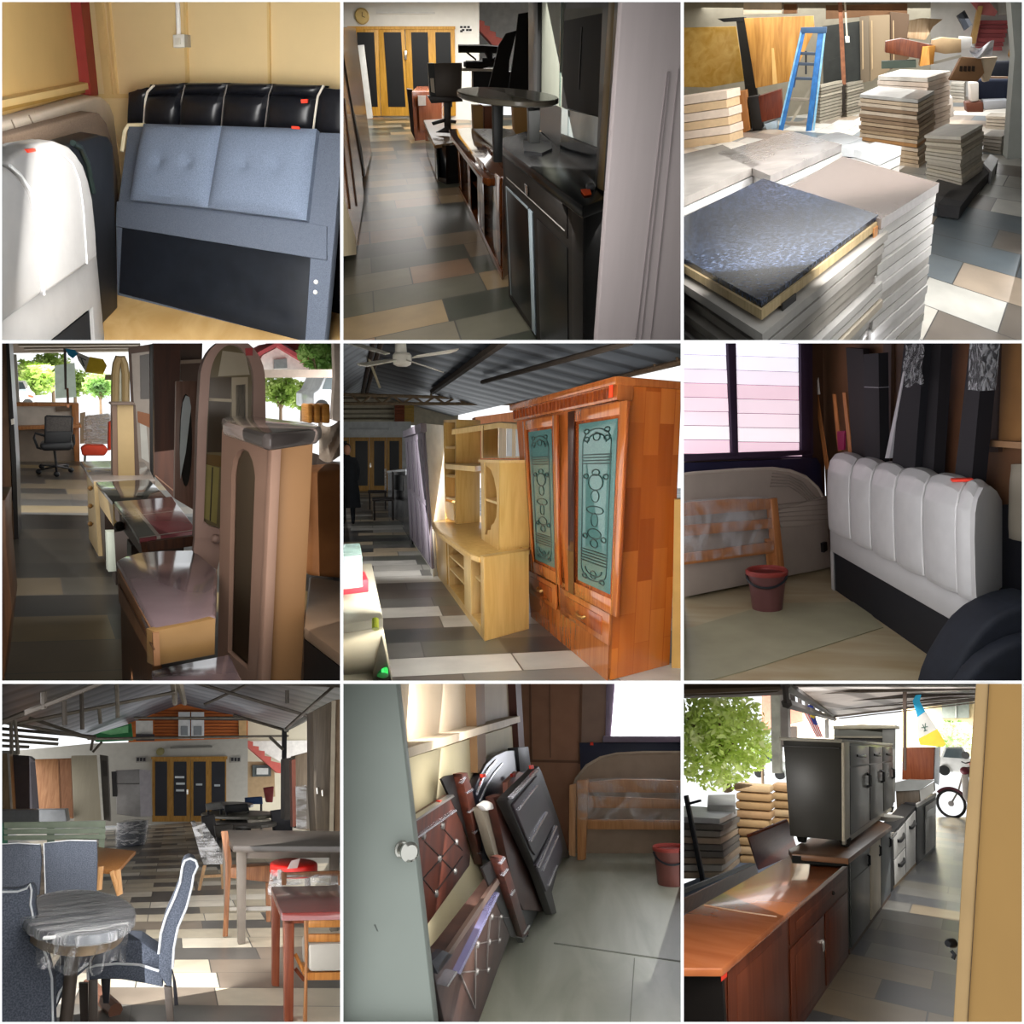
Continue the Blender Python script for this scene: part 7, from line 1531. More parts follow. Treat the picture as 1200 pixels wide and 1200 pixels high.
with T(c, 'dining_chair', 'plastic wrapped dark chair in the aisle left of the tall brown chair', 'chair') as t:
    P_ = c.front(c.f(720, 742).y); t.p('backrest', MB().ext(P_, [(656, 508), (670, 506), (700, 580), (712, 640), (690, 640), (672, 570)], -.35, 0, .01), plain('#3a3634', .5, var=.3)); t.p('seat', MB().ext(P_, [(690, 628), (766, 624), (770, 652), (700, 656)], -.35, 0, .01), plain('#6d6a66', .5, var=.3))
    for q in ([(696, 656), (708, 656), (688, 742), (678, 742)], [(756, 652), (768, 652), (770, 740), (760, 742)]): t.p('leg', MB().ext(P_, q, -.04, 0), wood('#8a6a48', '#a58560', .5))
    t.p('rung', MB().ext(P_, [(690, 690), (764, 686), (764, 696), (690, 700)], -.03, 0), wood('#8a6a48', '#a58560', .5)); t.p('plastic_wrap', MB().ext(P_, [(654, 506), (700, 510), (770, 620), (770, 652), (696, 652)], .01, .014), wrap(.2, 2.5))
# red stool
zs = .62; 
with T(c, 'stool', 'round red padded stool with a scrap of plastic under the grey high table', 'stool') as t:
    el = [(1008 + 82 * math.cos(a * .2618), 645 + 16 * math.sin(a * .2618)) for a in range(24)]; zz = [c.f(x, y, .68) for x, y in el]
    t.p('seat', MB().prism(zz, V((0, 0, -.10)), .03, 3), plain('#d2231c', .4)); t.p('plastic_scrap', MB().ext(c.front(zz[6].y - .02), [(1000, 640), (1030, 632), (1020, 665), (985, 668)], 0, .01, .003), plain('#d9c3bd', .4))
    for x in (962, 1052): t.p('leg', MB().tube([c.y(x, 670, zz[0].y), c.y(x + (6 if x > 1000 else -6), 770, zz[0].y)], .025, 8), plain('#8c8984', .4))
    t.p('plastic_wrap', MB().ext(c.front(zz[6].y - .05), [(930, 672), (975, 676), (970, 740), (930, 780), (918, 740)], 0, .012), wrap(.22, 3))
# red brown table and chair at right
rt = plain('#5a201c', .2, var=.12, coat=.4); rl = wood('#6d3420', '#8a4a30', .4); z = .8
with T(c, 'dining_table', 'dark red topped dining table at the right border', 'table') as t:
    t.p('top', MB().prism([c.f(x, y, z) for x, y in ((930, 728), (966, 818), (1300, 812), (1300, 722))], V((0, 0, -.04)), .008), rt); P_ = c.front(c.f(990, 1195).y); t.p('apron', MB().ext(P_, [(974, 826), (1200, 822), (1200, 850), (974, 856)], -.03, 0), rl)
    t.p('leg', MB().ext(P_, [(974, 830), (1010, 830), (1006, 1230), (978, 1230)], -.08, .0, .004), rl); P2 = c.front(c.f(950, 1072).y); t.p('leg', MB().ext(P2, [(934, 760), (962, 780), (958, 1072), (934, 1070)], -.08, 0, .004), rl); t.p('stretcher', MB().tube([P_.at(1012, 1010, -.1), P_.at(1044, 1050, -.1)], .012, 6), rl)
oc = wood('#a8682e', '#c98a48', .35)
with T(c, 'dining_chair', 'orange wooden ladder back chair with a pale seat at the right border', 'chair') as t:
    P_ = c.front(c.f(1050, 1210).y); t.p('post', MB().ext(P_, [(1044, 782), (1060, 780), (1056, 1000), (1054, 1240), (1040, 1240), (1048, 1000)], -.04, 0, .004), wood('#8a5a34', '#a8744a', .4))
    for y0, h in ((796, 26), (844, 26), (892, 28)): t.p('back_slat', MB().ext(P_, [(1058, y0), (1300, y0 - 2), (1300, y0 + h - 2), (1058, y0 + h)], -.03, .0, .006), oc)
    t.p('seat', MB().ext(P_, [(1060, 926), (1300, 916), (1300, 1018), (1062, 1022)], -.3, .02, .02), plain('#b9b3a8', .6, var=.06)); t.p('seat_rail', MB().ext(P_, [(1056, 1024), (1300, 1020), (1300, 1048), (1056, 1050)], -.3, .01), oc); t.p('rung', MB().tube([P_.at(1012, 960, -.2), P_.at(1046, 1030, -.2)], .012, 6), oc)
with T(c, 'dining_chair', 'brown chair top rail and wrapped back just behind the dark red table', 'chair') as t:
    P_ = c.front(c.f(1070, 1000).y); t.p('top_rail', MB().ext(P_, [(972, 682), (1166, 674), (1168, 692), (974, 700)], -.04, 0, .005), cw); t.p('post', MB().ext(P_, [(968, 680), (984, 680), (982, 724), (968, 724)], -.04, 0), cw); t.p('post', MB().ext(P_, [(1160, 676), (1176, 676), (1176, 724), (1162, 724)], -.04, 0), cw); t.p('plastic_wrap', MB().ext(P_, [(984, 690), (1160, 686), (1160, 722), (984, 724)], .0, .008), wrap(.22, 3))
# wardrobes at right
with T(c, 'wardrobe', 'tall grey brown wardrobe with a pale edge standing at the right border', 'wardrobe') as t:
    P_ = c.front(c.f(1110, 720).y); t.p('front', MB().ext(P_, [(1074, 128), (1140, 92), (1132, 568), (1086, 560), (1076, 400)], -.6, 0, .01), wood('#4f463c', '#655a4d', .5, (7, 7, .6))); t.p('edge', MB().ext(P_, [(1138, 92), (1152, 90), (1144, 560), (1130, 568)], 0, .02), plain('#a59a88', .5)); t.p('side', MB().ext(P_, [(1150, 88), (1300, 70), (1300, 560), (1146, 556)], -.6, -.02), wood('#6d5a44', '#86705a', .5, (7, 7, .6)))
    for x, y in ((1088, 392), (1106, 400)): t.p('handle', MB().tube([P_.at(x, y, .0), P_.at(x, y, .06), P_.at(x, y + 16, .06), P_.at(x, y + 16, 0)], .015, 6), plain('#b9b3a8', .3, .7))
with T(c, 'cupboard', 'lower brown grey cupboard left of the tall right hand wardrobe', 'cupboard') as t:
    P_ = c.front(c.f(1040, 640).y); t.p('front', MB().ext(P_, [(1012, 280), (1078, 262), (1084, 540), (1016, 530)], -.6, 0, .01), wood('#6a5c4c', '#7d6e5c', .5, (7, 7, .6))); t.p('wrapped_panel', MB().ext(P_, [(1018, 390), (1076, 380), (1078, 530), (1020, 530)], .0, .02), plain('#5d564d', .4, var=.2)); t.p('plastic_wrap', MB().ext(P_, [(1014, 385), (1050, 380), (1052, 530), (1016, 530)], .02, .03), wrap(.15, 2)); t.p('red_edge', MB().ext(P_, [(1000, 295), (1014, 290), (1016, 520), (1004, 525)], -.3, .0), plain('#7a4434', .5))
one(c, 'cupboard', MB().ext(c.front(c.f(990, 620).y), [(976, 290), (1004, 285), (1006, 500), (976, 500)], -.6, 0), plain('#38332f', .5), 'dark narrow cupboard between the steel post and the brown grey cupboard', 'cupboard')
# far dining sets
dk7 = plain('#2b2a2d', .5, var=.3)
for (x, y, rx, ry, px, lb, m_) in ((820, 478, 130, 12, 560, 'far round table with a pale rim in the dark clutter right of the aisle', '#6d6a5c'), (845, 508, 105, 12, 580, 'wrapped round table just behind the grey high table', '#5d5a55'), (790, 445, 80, 8, 545, 'furthest round table before the glazed doors', '#4a4a50')):
    z = c.up(c.f(x, px), y).z; el = [c.f(x + rx * math.cos(a * .2618), y + ry * math.sin(a * .2618), z) for a in range(24)]
    with T(c, 'round_table', lb, 'table', None) as t: t.p('top', MB().prism(el, V((0, 0, -.06)), .01), plain(m_, .35, var=.2)); t.p('pedestal', MB().tube([c.f(x, px), c.f(x, px) + V((0, 0, z - .05))], .09, 10), dk7); t.p('foot', MB().lathe(c.f(x, px), [(.5, 0), (.4, .05), (.1, .1)], 16), dk7)
for k, (q, px, m_, lb) in enumerate((([(706, 445), (762, 440), (764, 462), (708, 468)], 560, '#8a8a88', 'white topped dark chair before the third glazed door'), ([(690, 490), (735, 480), (750, 560), (700, 570)], 590, '#2f2d2e', 'dark chair back left of the far round tables'), ([(930, 470), (1000, 460), (1004, 540), (940, 540)], 590, '#2a2a30', 'dark navy chair right of the far round tables'), ([(842, 424), (900, 420), (902, 446), (842, 446)], 540, '#25406a', 'blue plastic chair top over the far dining clutter'), ([(905, 390), (940, 385), (936, 440), (915, 440)], 530, '#7a3030', 'dull red bundle under the red stair'), ([(770, 450), (850, 444), (856, 470), (772, 476)], 565, '#1f2024', 'black chair between the two far round tables'), ([(735, 520), (800, 516), (800, 560), (740, 560)], 610, '#38342f', 'dark wooden chair side at the left end of the far dining clutter'), ([(850, 500), (930, 498), (934, 524), (852, 528)], 588, '#a39c90', 'pale wrapped cushion row on the clutter behind the grey high table'))):
    with T(c, 'chair' if 'chair' in lb else 'bundle', lb, 'chair' if 'chair' in lb else 'bundle') as t:
        P_ = c.front(c.f(800, px).y); t.p('backrest', MB().ext(P_, q, -.3, 0, .02), plain(m_, .5, var=.25))
        x0, y0 = q[3][0] + 6, q[3][1]; x1 = q[2][0] - 6
        if 'chair' in lb:
            for xx in (x0, x1): t.p('leg', MB().tube([P_.at(xx, y0 - 4, -.1), P_.at(xx, px, -.1)], .03, 6), dk7)

# ================================================================== bay 8: store room with dark wooden bed ends, seen past an open door
c = C8
c.light('right', 4.2, 6.4, 9, (.96, .98, 1), 4); c.light('top', 2.2, 3.4, 13, (.97, .98, 1), 60); c.light('right', 2.0, 2.8, 6, (.95, .98, 1), 30)
floor_of(c, 'floor', wood('#9fa08e', '#b8b8a8', .4, (2.4, .5, 1), 1.6), [(-100, 1500), (1400, 1500), (1400, 560), (-100, 560)])
k0 = c.f(668, 592); WL = c.vert(k0, c.f(520, 1058)); WB = c.vert(k0, c.f(1160, 592))
ply = plain('#a8957c', .6, var=.08, scale=3); plylow = plain('#a89c7c', .6, var=.06, scale=3); batt = plain('#b5a07c', .6)
struct(c, 'wall_left', MB().ext(WL, [(196, -60), (612, -60), (628, 160), (668, 594), (330, 1660), (318, 1500)], -.08, 0), ply)
struct(c, 'wall_left_lower', MB().ext(WL, [(225, 290), (626, 165), (668, 594), (330, 1660), (318, 1500)], 0, .015), plylow)
struct(c, 'wall_back', MB().ext(WB, [(600, -60), (1250, -60), (1250, 612), (668, 594)], -.08, 0), plain('#96694d', .6, var=.08))
struct(c, 'trim_1', MB().ext(WL, [(222, 256), (510, 172), (626, 140), (628, 160), (510, 196), (228, 288)], 0, .08), plain('#b7a68e', .6, var=.12, scale=9))
struct(c, 'trim_2', MB().ext(WL, [(476, -40), (506, -40), (514, 330), (486, 330)], 0, .05), plain('#6e5030', .6))
struct(c, 'trim_3', MB().ext(WL, [(608, -40), (626, -40), (660, 560), (640, 560)], 0, .06), plain('#4a2a22', .55))
for i, q in enumerate(([(655, -40), (662, -40), (668, 290), (660, 290)], [(724, -40), (727, -40), (730, 280), (727, 280)], [(830, -40), (838, -40), (830, 300), (822, 300)], [(640, 286), (830, 290), (830, 298), (640, 294)])):
    struct(c, 'trim_%d' % (i + 4), MB().ext(WB, q, 0, .018), plain('#69462f', .6))
struct(c, 'trim_8', MB().ext(WB, [(838, -40), (920, -40), (908, 232), (832, 232)], 0, .012), plain('#8a6e5c', .6))
for i, q in enumerate((((740, 900), (1260, 975), 4), ((1010, 950), (990, 1240), 3))):
    struct(c, 'trim_%d' % (i + 9), MB().bar(c.hor(0), q[0], q[1], q[2], 0, .002), plain('#7d7f70', .6))
wf8 = plain('#6a5a68', .5)
with T(c, 'window_1', None, None, None, 'structure') as t:
    t.p('frame', MB().ext(WB, [(918, -60), (1260, -60), (1260, 224), (912, 224)], .0, .05), wf8)
    t.p('sill', MB().ext(WB, [(905, 208), (1260, 208), (1260, 228), (903, 228)], .0, .12), wf8)
    for kk in range(6):
        t.p('louvre_pane', MB().ext(WB, [(950 - kk * 3, -20 + kk * 38), (1260, -20 + kk * 38), (1260, 17 + kk * 38), (947 - kk * 3, 17 + kk * 38)], .045, .06 + .002 * (kk % 2)), lit('#f4f6fd', 6.))
one(c, 'headboard', MB().ext(WB, [(826, 230), (1260, 228), (1260, 606), (838, 600)], .02, .07, .006), plain('#24263a', .4), 'navy board under the bright louvred window, with a red dot at its left end', 'headboard')
one(c, 'price_dot', MB().ext(WB, [(862, 228), (872, 228), (873, 238), (862, 238)], .07, .08), red, 'small red dot on the left end of the navy board', 'sticker')
PO = WB.off(.12)
with T(c, 'headboard', 'cream arched headboard standing behind the plastic wrapped pine one below the bright window', 'headboard') as t:
    t.p('panel', MB().ext(PO, [(795, 604), (800, 400), (815, 350), (850, 306), (895, 280), (950, 267), (1040, 262), (1260, 262), (1260, 612)], -.04, 0, .006), plain('#a08a74', .45))
    t.p('edge_bead', MB().tube([PO.at(x, y, .0) for x, y in ((800, 400), (815, 350), (850, 306), (895, 280), (950, 267), (1040, 262), (1200, 262))], .014, 8), plain('#b7a48e', .45))
p8 = wood('#a06c42', '#ba8655', .4); PN = c.vert(c.f(795, 622), c.f(1240, 632))
with T(c, 'headboard', 'pine slatted bed end in clear plastic, against the back wall beside the red bucket', 'headboard') as t:
    t.p('post', MB().ext(PN, [(792, 372), (814, 366), (812, 612), (790, 606)], -.06, -.02, .004), wood('#b58458', '#cf9f72', .4))
    t.p('post', MB().ext(PN, [(816, 356), (856, 352), (846, 622), (818, 624)], -.03, .03, .008), p8)
    for q in ([(856, 362), (960, 352), (1080, 354), (1260, 360), (1260, 398), (856, 396)], [(856, 408), (1260, 424), (1260, 452), (856, 448)], [(852, 486), (1260, 492), (1260, 522), (852, 520)]):
        t.p('slat', MB().ext(PN, q, -.02, .015, .004), p8)
    t.p('plastic_wrap', MB().ext(PN, [(818, 354), (960, 346), (1080, 348), (1260, 356), (1260, 500), (820, 488)], .034, .038), wrap(.10, 3, (1, 1, 1)))
P = c.f(1136, 702); k = c.m(1, c.dep(P))
with T(c, 'bucket', 'red brown bucket cut off by the frame edge, right of the pine bed end', 'bucket') as t:
    H = c.up(P, 578).z; r0, r1 = 47 * k, 54 * k
    t.p('body', MB().lathe(P, [(0, 0), (r0, 0), (r0 * 1.03, .01), (r1, H * .93), (r1 * .97, H * .93), (r0 * .96, .015), (0, .015)], 36), plain('#75473f', .4))
    t.p('rim', MB().lathe(P + V((0, 0, H * .92)), [(r1, 0), (r1 * 1.09, 0), (r1 * 1.1, .02), (r1 * 1.02, .03), (r1 * .96, .022), (r1 * .96, 0)], 36), plain('#9a4038', .4))
    t.p('lining', MB().lathe(P, [(0, .018), (r0 * .95, .018), (r1 * .965, H * .94), (r1 * .955, H * .94), (r0 * .93, .025), (0, .025)], 36), bi)
    t.p('handle', MB().tube([P + V((r1 * 1.04 * math.cos(a), -r1 * 1.06 * abs(math.sin(a)) ** .8, H * (.9 - .3 * math.sin(a)))) for a in [math.pi * i / 14 - .1 for i in range(15)]], .008, 8), plain('#2a2c30', .4))
# dark wooden bed ends leaning on the left wall
dw = wood('#2c1611', '#43231a', .5, (5, 5, .8), 2); dw2 = wood('#35170f', '#552718', .5, (5, 5, .8), 2); bk = plain('#14100f', .5, var=.3); sil = plain('#c9c6cc', .25, .7); bkb = plain('#1c1d26', .3)
def lean(a, b, top, gap):
    """plane through a floor line, its top resting `gap` off the left wall"""
    return c.plane(c.f(*a), c.f(*b), WL.at(*top, gap))
def post(t, P, side, front, strips, nm='post'):
    a = t.p(nm, MB().ext(P, side, -.006, .002), bk); t.p('post_face', MB().ext(P, front, .0, .035, .003), dw2, a)
    for s_ in strips: t.p('silver_strip', MB().bar(P, s_[0], s_[1], 6, .03, .04), sil, a)
# black arched headboard
Pc8 = lean((735, 660), (640, 960), (600, 254), .10)
with T(c, 'headboard', 'black arched bed end rearmost in the leaning row on the left wall', 'headboard') as t:
    t.p('panel', MB().ext(Pc8, [(468, 402), (490, 345), (515, 300), (545, 272), (580, 256), (618, 254), (640, 262), (660, 340), (735, 655), (700, 770), (640, 900), (520, 620), (480, 440)], -.04, 0, .008), bkb)
    t.p('post', MB().ext(Pc8, [(620, 245), (655, 242), (664, 320), (628, 330)], -.05, .02, .006), bk)
    t.p('silver_line', MB().tube([Pc8.at(x, y, .004) for x, y in ((482, 400), (500, 350), (522, 315), (545, 290))], .008, 6), sil)
    t.p('silver_line', MB().tube([Pc8.at(x, y, .004) for x, y in ((492, 424), (515, 370), (540, 330), (566, 300))], .006, 6), sil)
    t.p('sticker', MB().ext(Pc8, [(501, 334), (512, 333), (513, 345), (502, 346)], .0, .012), red)
# loose boards
Pd = lean((700, 790), (640, 960), (540, 430), .14)
with T(c, 'bed_board', 'beige wrapped board with a crumpled white top, behind the dark red board', 'board') as t:
    t.p('board', MB().ext(Pd, [(498, 448), (540, 430), (585, 610), (560, 640), (540, 600)], -.04, -.0, .004), plain('#7d7262', .5)); t.p('paper', MB().ext(Pd, [(500, 440), (522, 424), (542, 432), (545, 452), (518, 458)], .0, .03, .008), plain('#c8c2ba', .6))
one(c, 'bed_board', MB().ext(Pd, [(586, 362), (625, 326), (648, 334), (650, 352), (600, 420), (584, 424)], -.1, -.06, .004), wood('#9b5d48', '#b57860', .5), 'pinkish wooden board end with a red sticker between the black bed ends', 'board')
one(c, 'price_dot', MB().ext(Pd, [(602, 334), (612, 332), (613, 343), (603, 345)], -.06, -.045), red, 'red sticker on the pinkish board end', 'sticker')
Pr = lean((716, 800), (660, 960), (560, 404), .18)
one(c, 'bed_board', MB().ext(Pr, [(540, 412), (566, 402), (592, 424), (690, 650), (735, 790), (700, 795), (640, 790), (612, 740), (585, 620)], -.04, 0, .005), dw, 'plain dark red board leaning just left of the front black bed end', 'board')
Pe = lean((748, 802), (793, 612), (590, 414), .24)
with T(c, 'headboard', 'black bed end with silver lines, front of the leaning row, standing nearest the pine one', 'headboard') as t:
    t.p('frame', MB().ext(Pe, [(586, 424), (592, 414), (690, 308), (700, 326), (758, 490), (795, 614), (770, 618), (752, 660), (734, 730), (750, 800), (734, 806), (686, 660)], -.05, 0, .006), bk)
    t.p('upper_panel', MB().ext(Pe, [(606, 436), (686, 340), (742, 490), (740, 505), (680, 606), (668, 590)], 0, .014, .004), plain('#2a2226', .5))
    t.p('lower_panel', MB().ext(Pe, [(682, 640), (750, 505), (770, 590), (735, 700), (716, 728)], 0, .02, .004), plain('#2e2730', .5))
    for a, b, w in (((600, 415), (690, 318), 7), ((622, 456), (686, 372), 5), ((664, 560), (718, 462), 6), ((690, 648), (750, 508), 6), ((704, 660), (756, 540), 5), ((724, 708), (752, 640), 5)):
        t.p('silver_strip', MB().bar(Pe, a, b, w, .01, .026), sil)
    t.p('sticker', MB().ext(Pe, [(662, 305), (672, 304), (674, 316), (664, 318)], -.01, .0), red)
# upper bed end with diamond studs
Pa = lean((565, 800), (440, 1230), (440, 333), .06)
with T(c, 'headboard', 'red brown bed end with studded diamond lattice, half behind the open door', 'headboard') as t:
    t.p('panel', MB().ext(Pa, [(200, 545), (268, 498), (405, 405), (418, 440), (462, 606), (458, 642), (320, 838), (200, 960)], -.04, 0, .006), dw2)
    post(t, Pa, [(365, 352), (378, 342), (432, 332), (455, 420), (520, 640), (566, 800), (540, 805), (497, 640)], [(432, 335), (452, 330), (468, 392), (522, 624), (498, 638)], [((450, 398), (472, 384)), ((456, 464), (472, 452)), ((474, 532), (490, 518)), ((490, 602), (508, 588)), ((432, 366), (446, 344))])
    t.p('top_rail', MB().bar(Pa, (262, 500), (406, 407), 7, 0, .02), plain('#8d8a86', .3, .4)); t.p('silver_strip', MB().bar(Pa, (272, 556), (414, 456), 6, 0, .012), sil)
    for x, y in ((364, 508), (412, 562), (354, 618), (407, 660), (344, 735), (300, 540)): t.p('stud', MB().lathe(Pa.at(x, y, 0), [(.013, 0), (.011, .008), (0, .012)], 12, Pa.n), plain('#7d7873', .4, .6))
    for a, b in (((364, 508), (436, 590)), ((310, 560), (407, 660)), ((300, 680), (344, 735)), ((412, 562), (300, 690)), ((436, 610), (344, 735))): t.p('groove', MB().bar(Pa, a, b, 2.5, 0, .003), bk)
    t.p('sticker', MB().ext(Pa, [(358, 424), (370, 422), (372, 434), (360, 436)], .0, .012), red)
# lower bed end
Pb8 = lean((655, 880), (530, 1218), (566, 612), .22)
with T(c, 'headboard', 'dark bed end with studs and silver lines nearest at bottom left beside the grey door', 'headboard') as t:
    t.p('panel', MB().ext(Pb8, [(330, 950), (345, 925), (380, 930), (400, 905), (555, 682), (598, 820), (592, 882), (488, 1168), (470, 1240), (390, 1240), (340, 1010)], -.05, 0, .006), wood('#35221c', '#4c342a', .5, (5, 5, .8), 2))
    post(t, Pb8, [(500, 650), (512, 640), (556, 615), (600, 760), (656, 878), (630, 884), (596, 880)], [(556, 616), (578, 610), (600, 680), (657, 868), (636, 882)], [((570, 676), (588, 652)), ((598, 742), (610, 722)), ((562, 636), (578, 614)), ((640, 870), (660, 840))])
    t.p('top_rail', MB().ext(Pb8, [(356, 1000), (352, 985), (552, 684), (560, 700)], 0, .012), plain('#5a463c', .3))
    t.p('silver_strip', MB().bar(Pb8, (424, 1004), (556, 732), 8, 0, .02), plain('#8d89b0', .25, .5)); t.p('silver_strip', MB().bar(Pb8, (384, 1046), (416, 996), 6, 0, .03), sil)
    t.p('left_post', MB().ext(Pb8, [(330, 962), (368, 924), (402, 940), (352, 1004)], -.004, .012), plain('#32333f', .5))
    st = {'a': (530, 812), 'b': (562, 812), 'c': (482, 905), 'd': (522, 896), 'e': (556, 890), 'f': (480, 996), 'g': (518, 990), 'h': (478, 1120), 'i': (428, 1000), 'j': (590, 816)}
    for nm in 'abcdefg': t.p('stud', MB().lathe(Pb8.at(*st[nm], 0), [(.012, 0), (.01, .008), (0, .011)], 12, Pb8.n), plain('#7d7873', .4, .6))
    for a, b in ('aj', 'ad', 'be', 'ce', 'cf', 'dg', 'ig', 'ih', 'fh'): t.p('groove', MB().bar(Pb8, st[a], st[b], 2.5, 0, .006), plain('#6a615c', .4))
# open grey door
dA, dB = c.f(60, 1480), c.f(350, 1190); PD = c.plane(dA, dB, c.f(205, 30, c.up(dB, 30).z) if 0 else c.up(dB, 25))
PD = c.front(1.92)
with T(c, 'door_1', None, None, None, 'structure') as t:
    t.p('leaf', MB().ext(PD, [(-60, -60), (202, -60), (250, 350), (348, 1240), (-60, 1240)], -.05, 0, .006), plain('#8a9088', .5, var=.07, scale=3))
    kn = plain('#b9b7ae', .15, .9)
    t.p('rosette', MB().lathe(PD.at(232, 586, 0), [(r_ * .40, z_ * .40) for r_, z_ in [(.05, 0), (.05, .01), (.042, .02), (.02, .024), (.018, .06), (.03, .068), (.052, .085), (.056, .11), (.04, .128), (.016, .13), (0, .124)]], 28, (PD.n + V((.75, 0, .0))).normalized()), kn)
    t.p('scratch', MB().ext(PD, [(138, 840), (142, 838), (152, 862), (148, 860)], 0, .001), plain('#5d615c', .6))

# ================================================================== bay 9: kitchen cabinets along a grey aisle, street outside
c = C9
c.light('top', 12, 60, 9500, (1, 1, .95), 2); c.light('top', 7, 12, 60, (1, .99, .96), 25); c.light('right', 2.2, 3.2, 6, (1, .92, .8), 40); c.light('left', 2.4, 5.0, 14, (1, .98, .95), 35); c.light('left', 10, 40, 4200); c.light('top', 8, 16, 160); c.light('top', 1.8, 2.6, 14, (1, .97, .93), 62)
t9 = rowtiles(c, ['#6b675e', '#4d4e50', '#7d7a74', '#565655', '#8a7a62', '#5f605f', '#73706a', '#46474b'], 1.1, .5, ((640, 1020), (940, 1085)), ((990, 640), (960, 1000)), rough=.3, loc=(.35, .2, 0))
floor_of(c, 'floor', t9, [(200, 1500), (1400, 1500), (1400, 490), (880, 490), (560, 640)])
struct(c, 'ground', MB().prism([c.f(x, y, -.04) for x, y in ((-900, 900), (1900, 900), (1500, 262), (-200, 262))], V((0, 0, -.05))), plain('#dcd9d2', .9))
one(c, 'floor_mat', MB().prism([c.f(x, y, .01) for x, y in ((-100, 760), (30, 720), (230, 640), (420, 640), (300, 780), (-100, 900))], V((0, 0, -.03))), plain('#5d6878', .7), 'blue grey ground sheet under the slab piles at left', 'sheet')
# outside
cen = c.d(135, 210, 18); bush(c, 'tree', 'bright yellow green tree outside the left opening', 'tree', cen, c.m(190, 18), 3600, leafy('#b2c858', '#dcec88', '#f8fbc8', 1.6), 21, c.d(186, 400, 18), .95, .075)
cen = c.d(960, 210, 26); bush(c, 'hedge', 'pale green hedge behind the motorcycle', 'hedge', cen, c.m(95, 26), 900, leafy('#7c9c5c', '#b5cf94', '#e0ecc8', 1.6), 22, None, .5, .1)
cen = c.d(300, 250, 24); bush(c, 'tree', 'pale tree foliage just left of the white post', 'tree', cen, c.m(60, 24), 600, leafy('#7c9c3c', '#b5cf64', '#e8f0a8', 1.6), 23, c.d(305, 400, 24), .9, .12)
with T(c, 'house', 'pale house wall with a grey window above the hedge at right', 'house') as t:
    P_ = c.front(40); t.p('wall', MB().ext(P_, [(780, 98), (1200, 92), (1200, 300), (780, 300)], -2, 0), plain('#c9b48c', .8)); w_ = t.p('window_frame', MB().ext(P_, [(918, 100), (1012, 96), (1012, 150), (918, 152)], 0, .2), plain('#7a8078', .4)); t.p('mullion', MB().ext(P_, [(964, 98), (968, 98), (968, 150), (964, 150)], .2, .3), plain('#a9aca4'), w_)
with T(c, 'house', 'pinkish house gable behind the flag at centre', 'house') as t:
    P_ = c.front(38); t.p('wall', MB().ext(P_, [(380, 120), (520, 130), (560, 160), (740, 160), (740, 260), (380, 260)], -2, 0), plain('#d6c9b4', .8)); t.p('roof', MB().ext(P_, [(300, 60), (440, 120), (440, 160), (300, 190)], -2, .3), plain('#c98a74', .7)); t.p('door', MB().ext(P_, [(398, 180), (420, 180), (420, 240), (398, 240)], 0, .1), plain('#4a4038'))
D = 22; car(c, c.d(905, 342, D), D, 120, 95, 'white parked car behind the motorcycle', '#e3e2de', red=True)
D = 26; car(c, c.d(290, 350, D), D, 110, 90, 'pale car parked behind the cardboard stack', '#dcdedd', red=False)
# awning roof and posts
aw = c.front(17); pa = rplane(c.f(380, 75, 2.75) if 0 else c.y(380, 40, 9), c.y(1040, 20, 9), c.y(560, 150, 26)) if 0 else None
def awning(q, Ya, Yb, m):  # sloping sheet between a near top edge and a far lower edge
    a, b, d, e = q; return MB().prism([c.y(*a, Ya), c.y(*b, Ya), c.y(*d, Yb), c.y(*e, Yb)], V((0, 0, .06)))
struct(c, 'roof', awning([(380, 10), (1300, 10), (1060, 88), (545, 150)], 9, 24, None), ribbed('#d5ccc4', '#a59a90', .8, 0, trans=.55, metal=0))
for i in range(5):
    u = i / 4; Y_ = 9.5 + 13 * u; a = (400 + 140 * u, 28 + 118 * u); b = (1200 - 140 * u, 22 + 64 * u)
    with T(c, 'roof_purlin', ('nearest', 'second', 'third', 'fourth', 'farthest')[i] + ' dark cross purlin counted from the front under the pale awning', 'purlin') as t:
        t.p('top_bar', MB().tube([c.y(*a, Y_), c.y(*b, Y_)], .03, 6), plain('#6d645c', .6)); t.p('bottom_bar', MB().tube([c.y(a[0], a[1] + 9, Y_), c.y(b[0], b[1] + 9, Y_)], .016, 6), plain('#6d645c', .6))
with T(c, 'roof_truss', 'slanting lattice girder along the left edge of the pale awning', 'roof truss') as t:
    t.p('chord', MB().tube([c.y(380, 36, 9), c.y(550, 145, 24)], .06, 6), plain('#6b6460', .6)); t.p('chord', MB().tube([c.y(386, 100, 9), c.y(550, 155, 24)], .06, 6), plain('#6b6460', .6))
    for i in range(7): u = i / 7; Y_ = 9 + 15 * u; t.p('web_bar', MB().tube([c.y(380 + 170 * u, 36 + 109 * u, Y_), c.y(386 + 164 * u, 100 + 55 * u, Y_)], .035, 6), plain('#6b6460', .6))
struct(c, 'roof_left', MB().ext(c.front(9.5), [(-60, -40), (380, -40), (380, 50), (350, 62), (200, 70), (-60, 76)], -.5, 0), plain('#6d5a44', .7, var=.3, scale=2, stretch=(.5, 1, 5)))
struct(c, 'trim_1', MB().ext(c.front(9.3), [(-60, 55), (380, 42), (380, 54), (-60, 72)], -.1, 0), plain('#8a745c', .7))
struct(c, 'post', MB().ext(c.front(11), [(362, 40), (390, 45), (392, 250), (366, 250)], -.15, 0), plain('#b9b3ac', .6)); struct(c, 'pillar', MB().ext(c.front(22), [(330, 60), (364, 60), (364, 340), (336, 340)], -.3, 0), plain('#a5a297', .8, var=.25, scale=3))
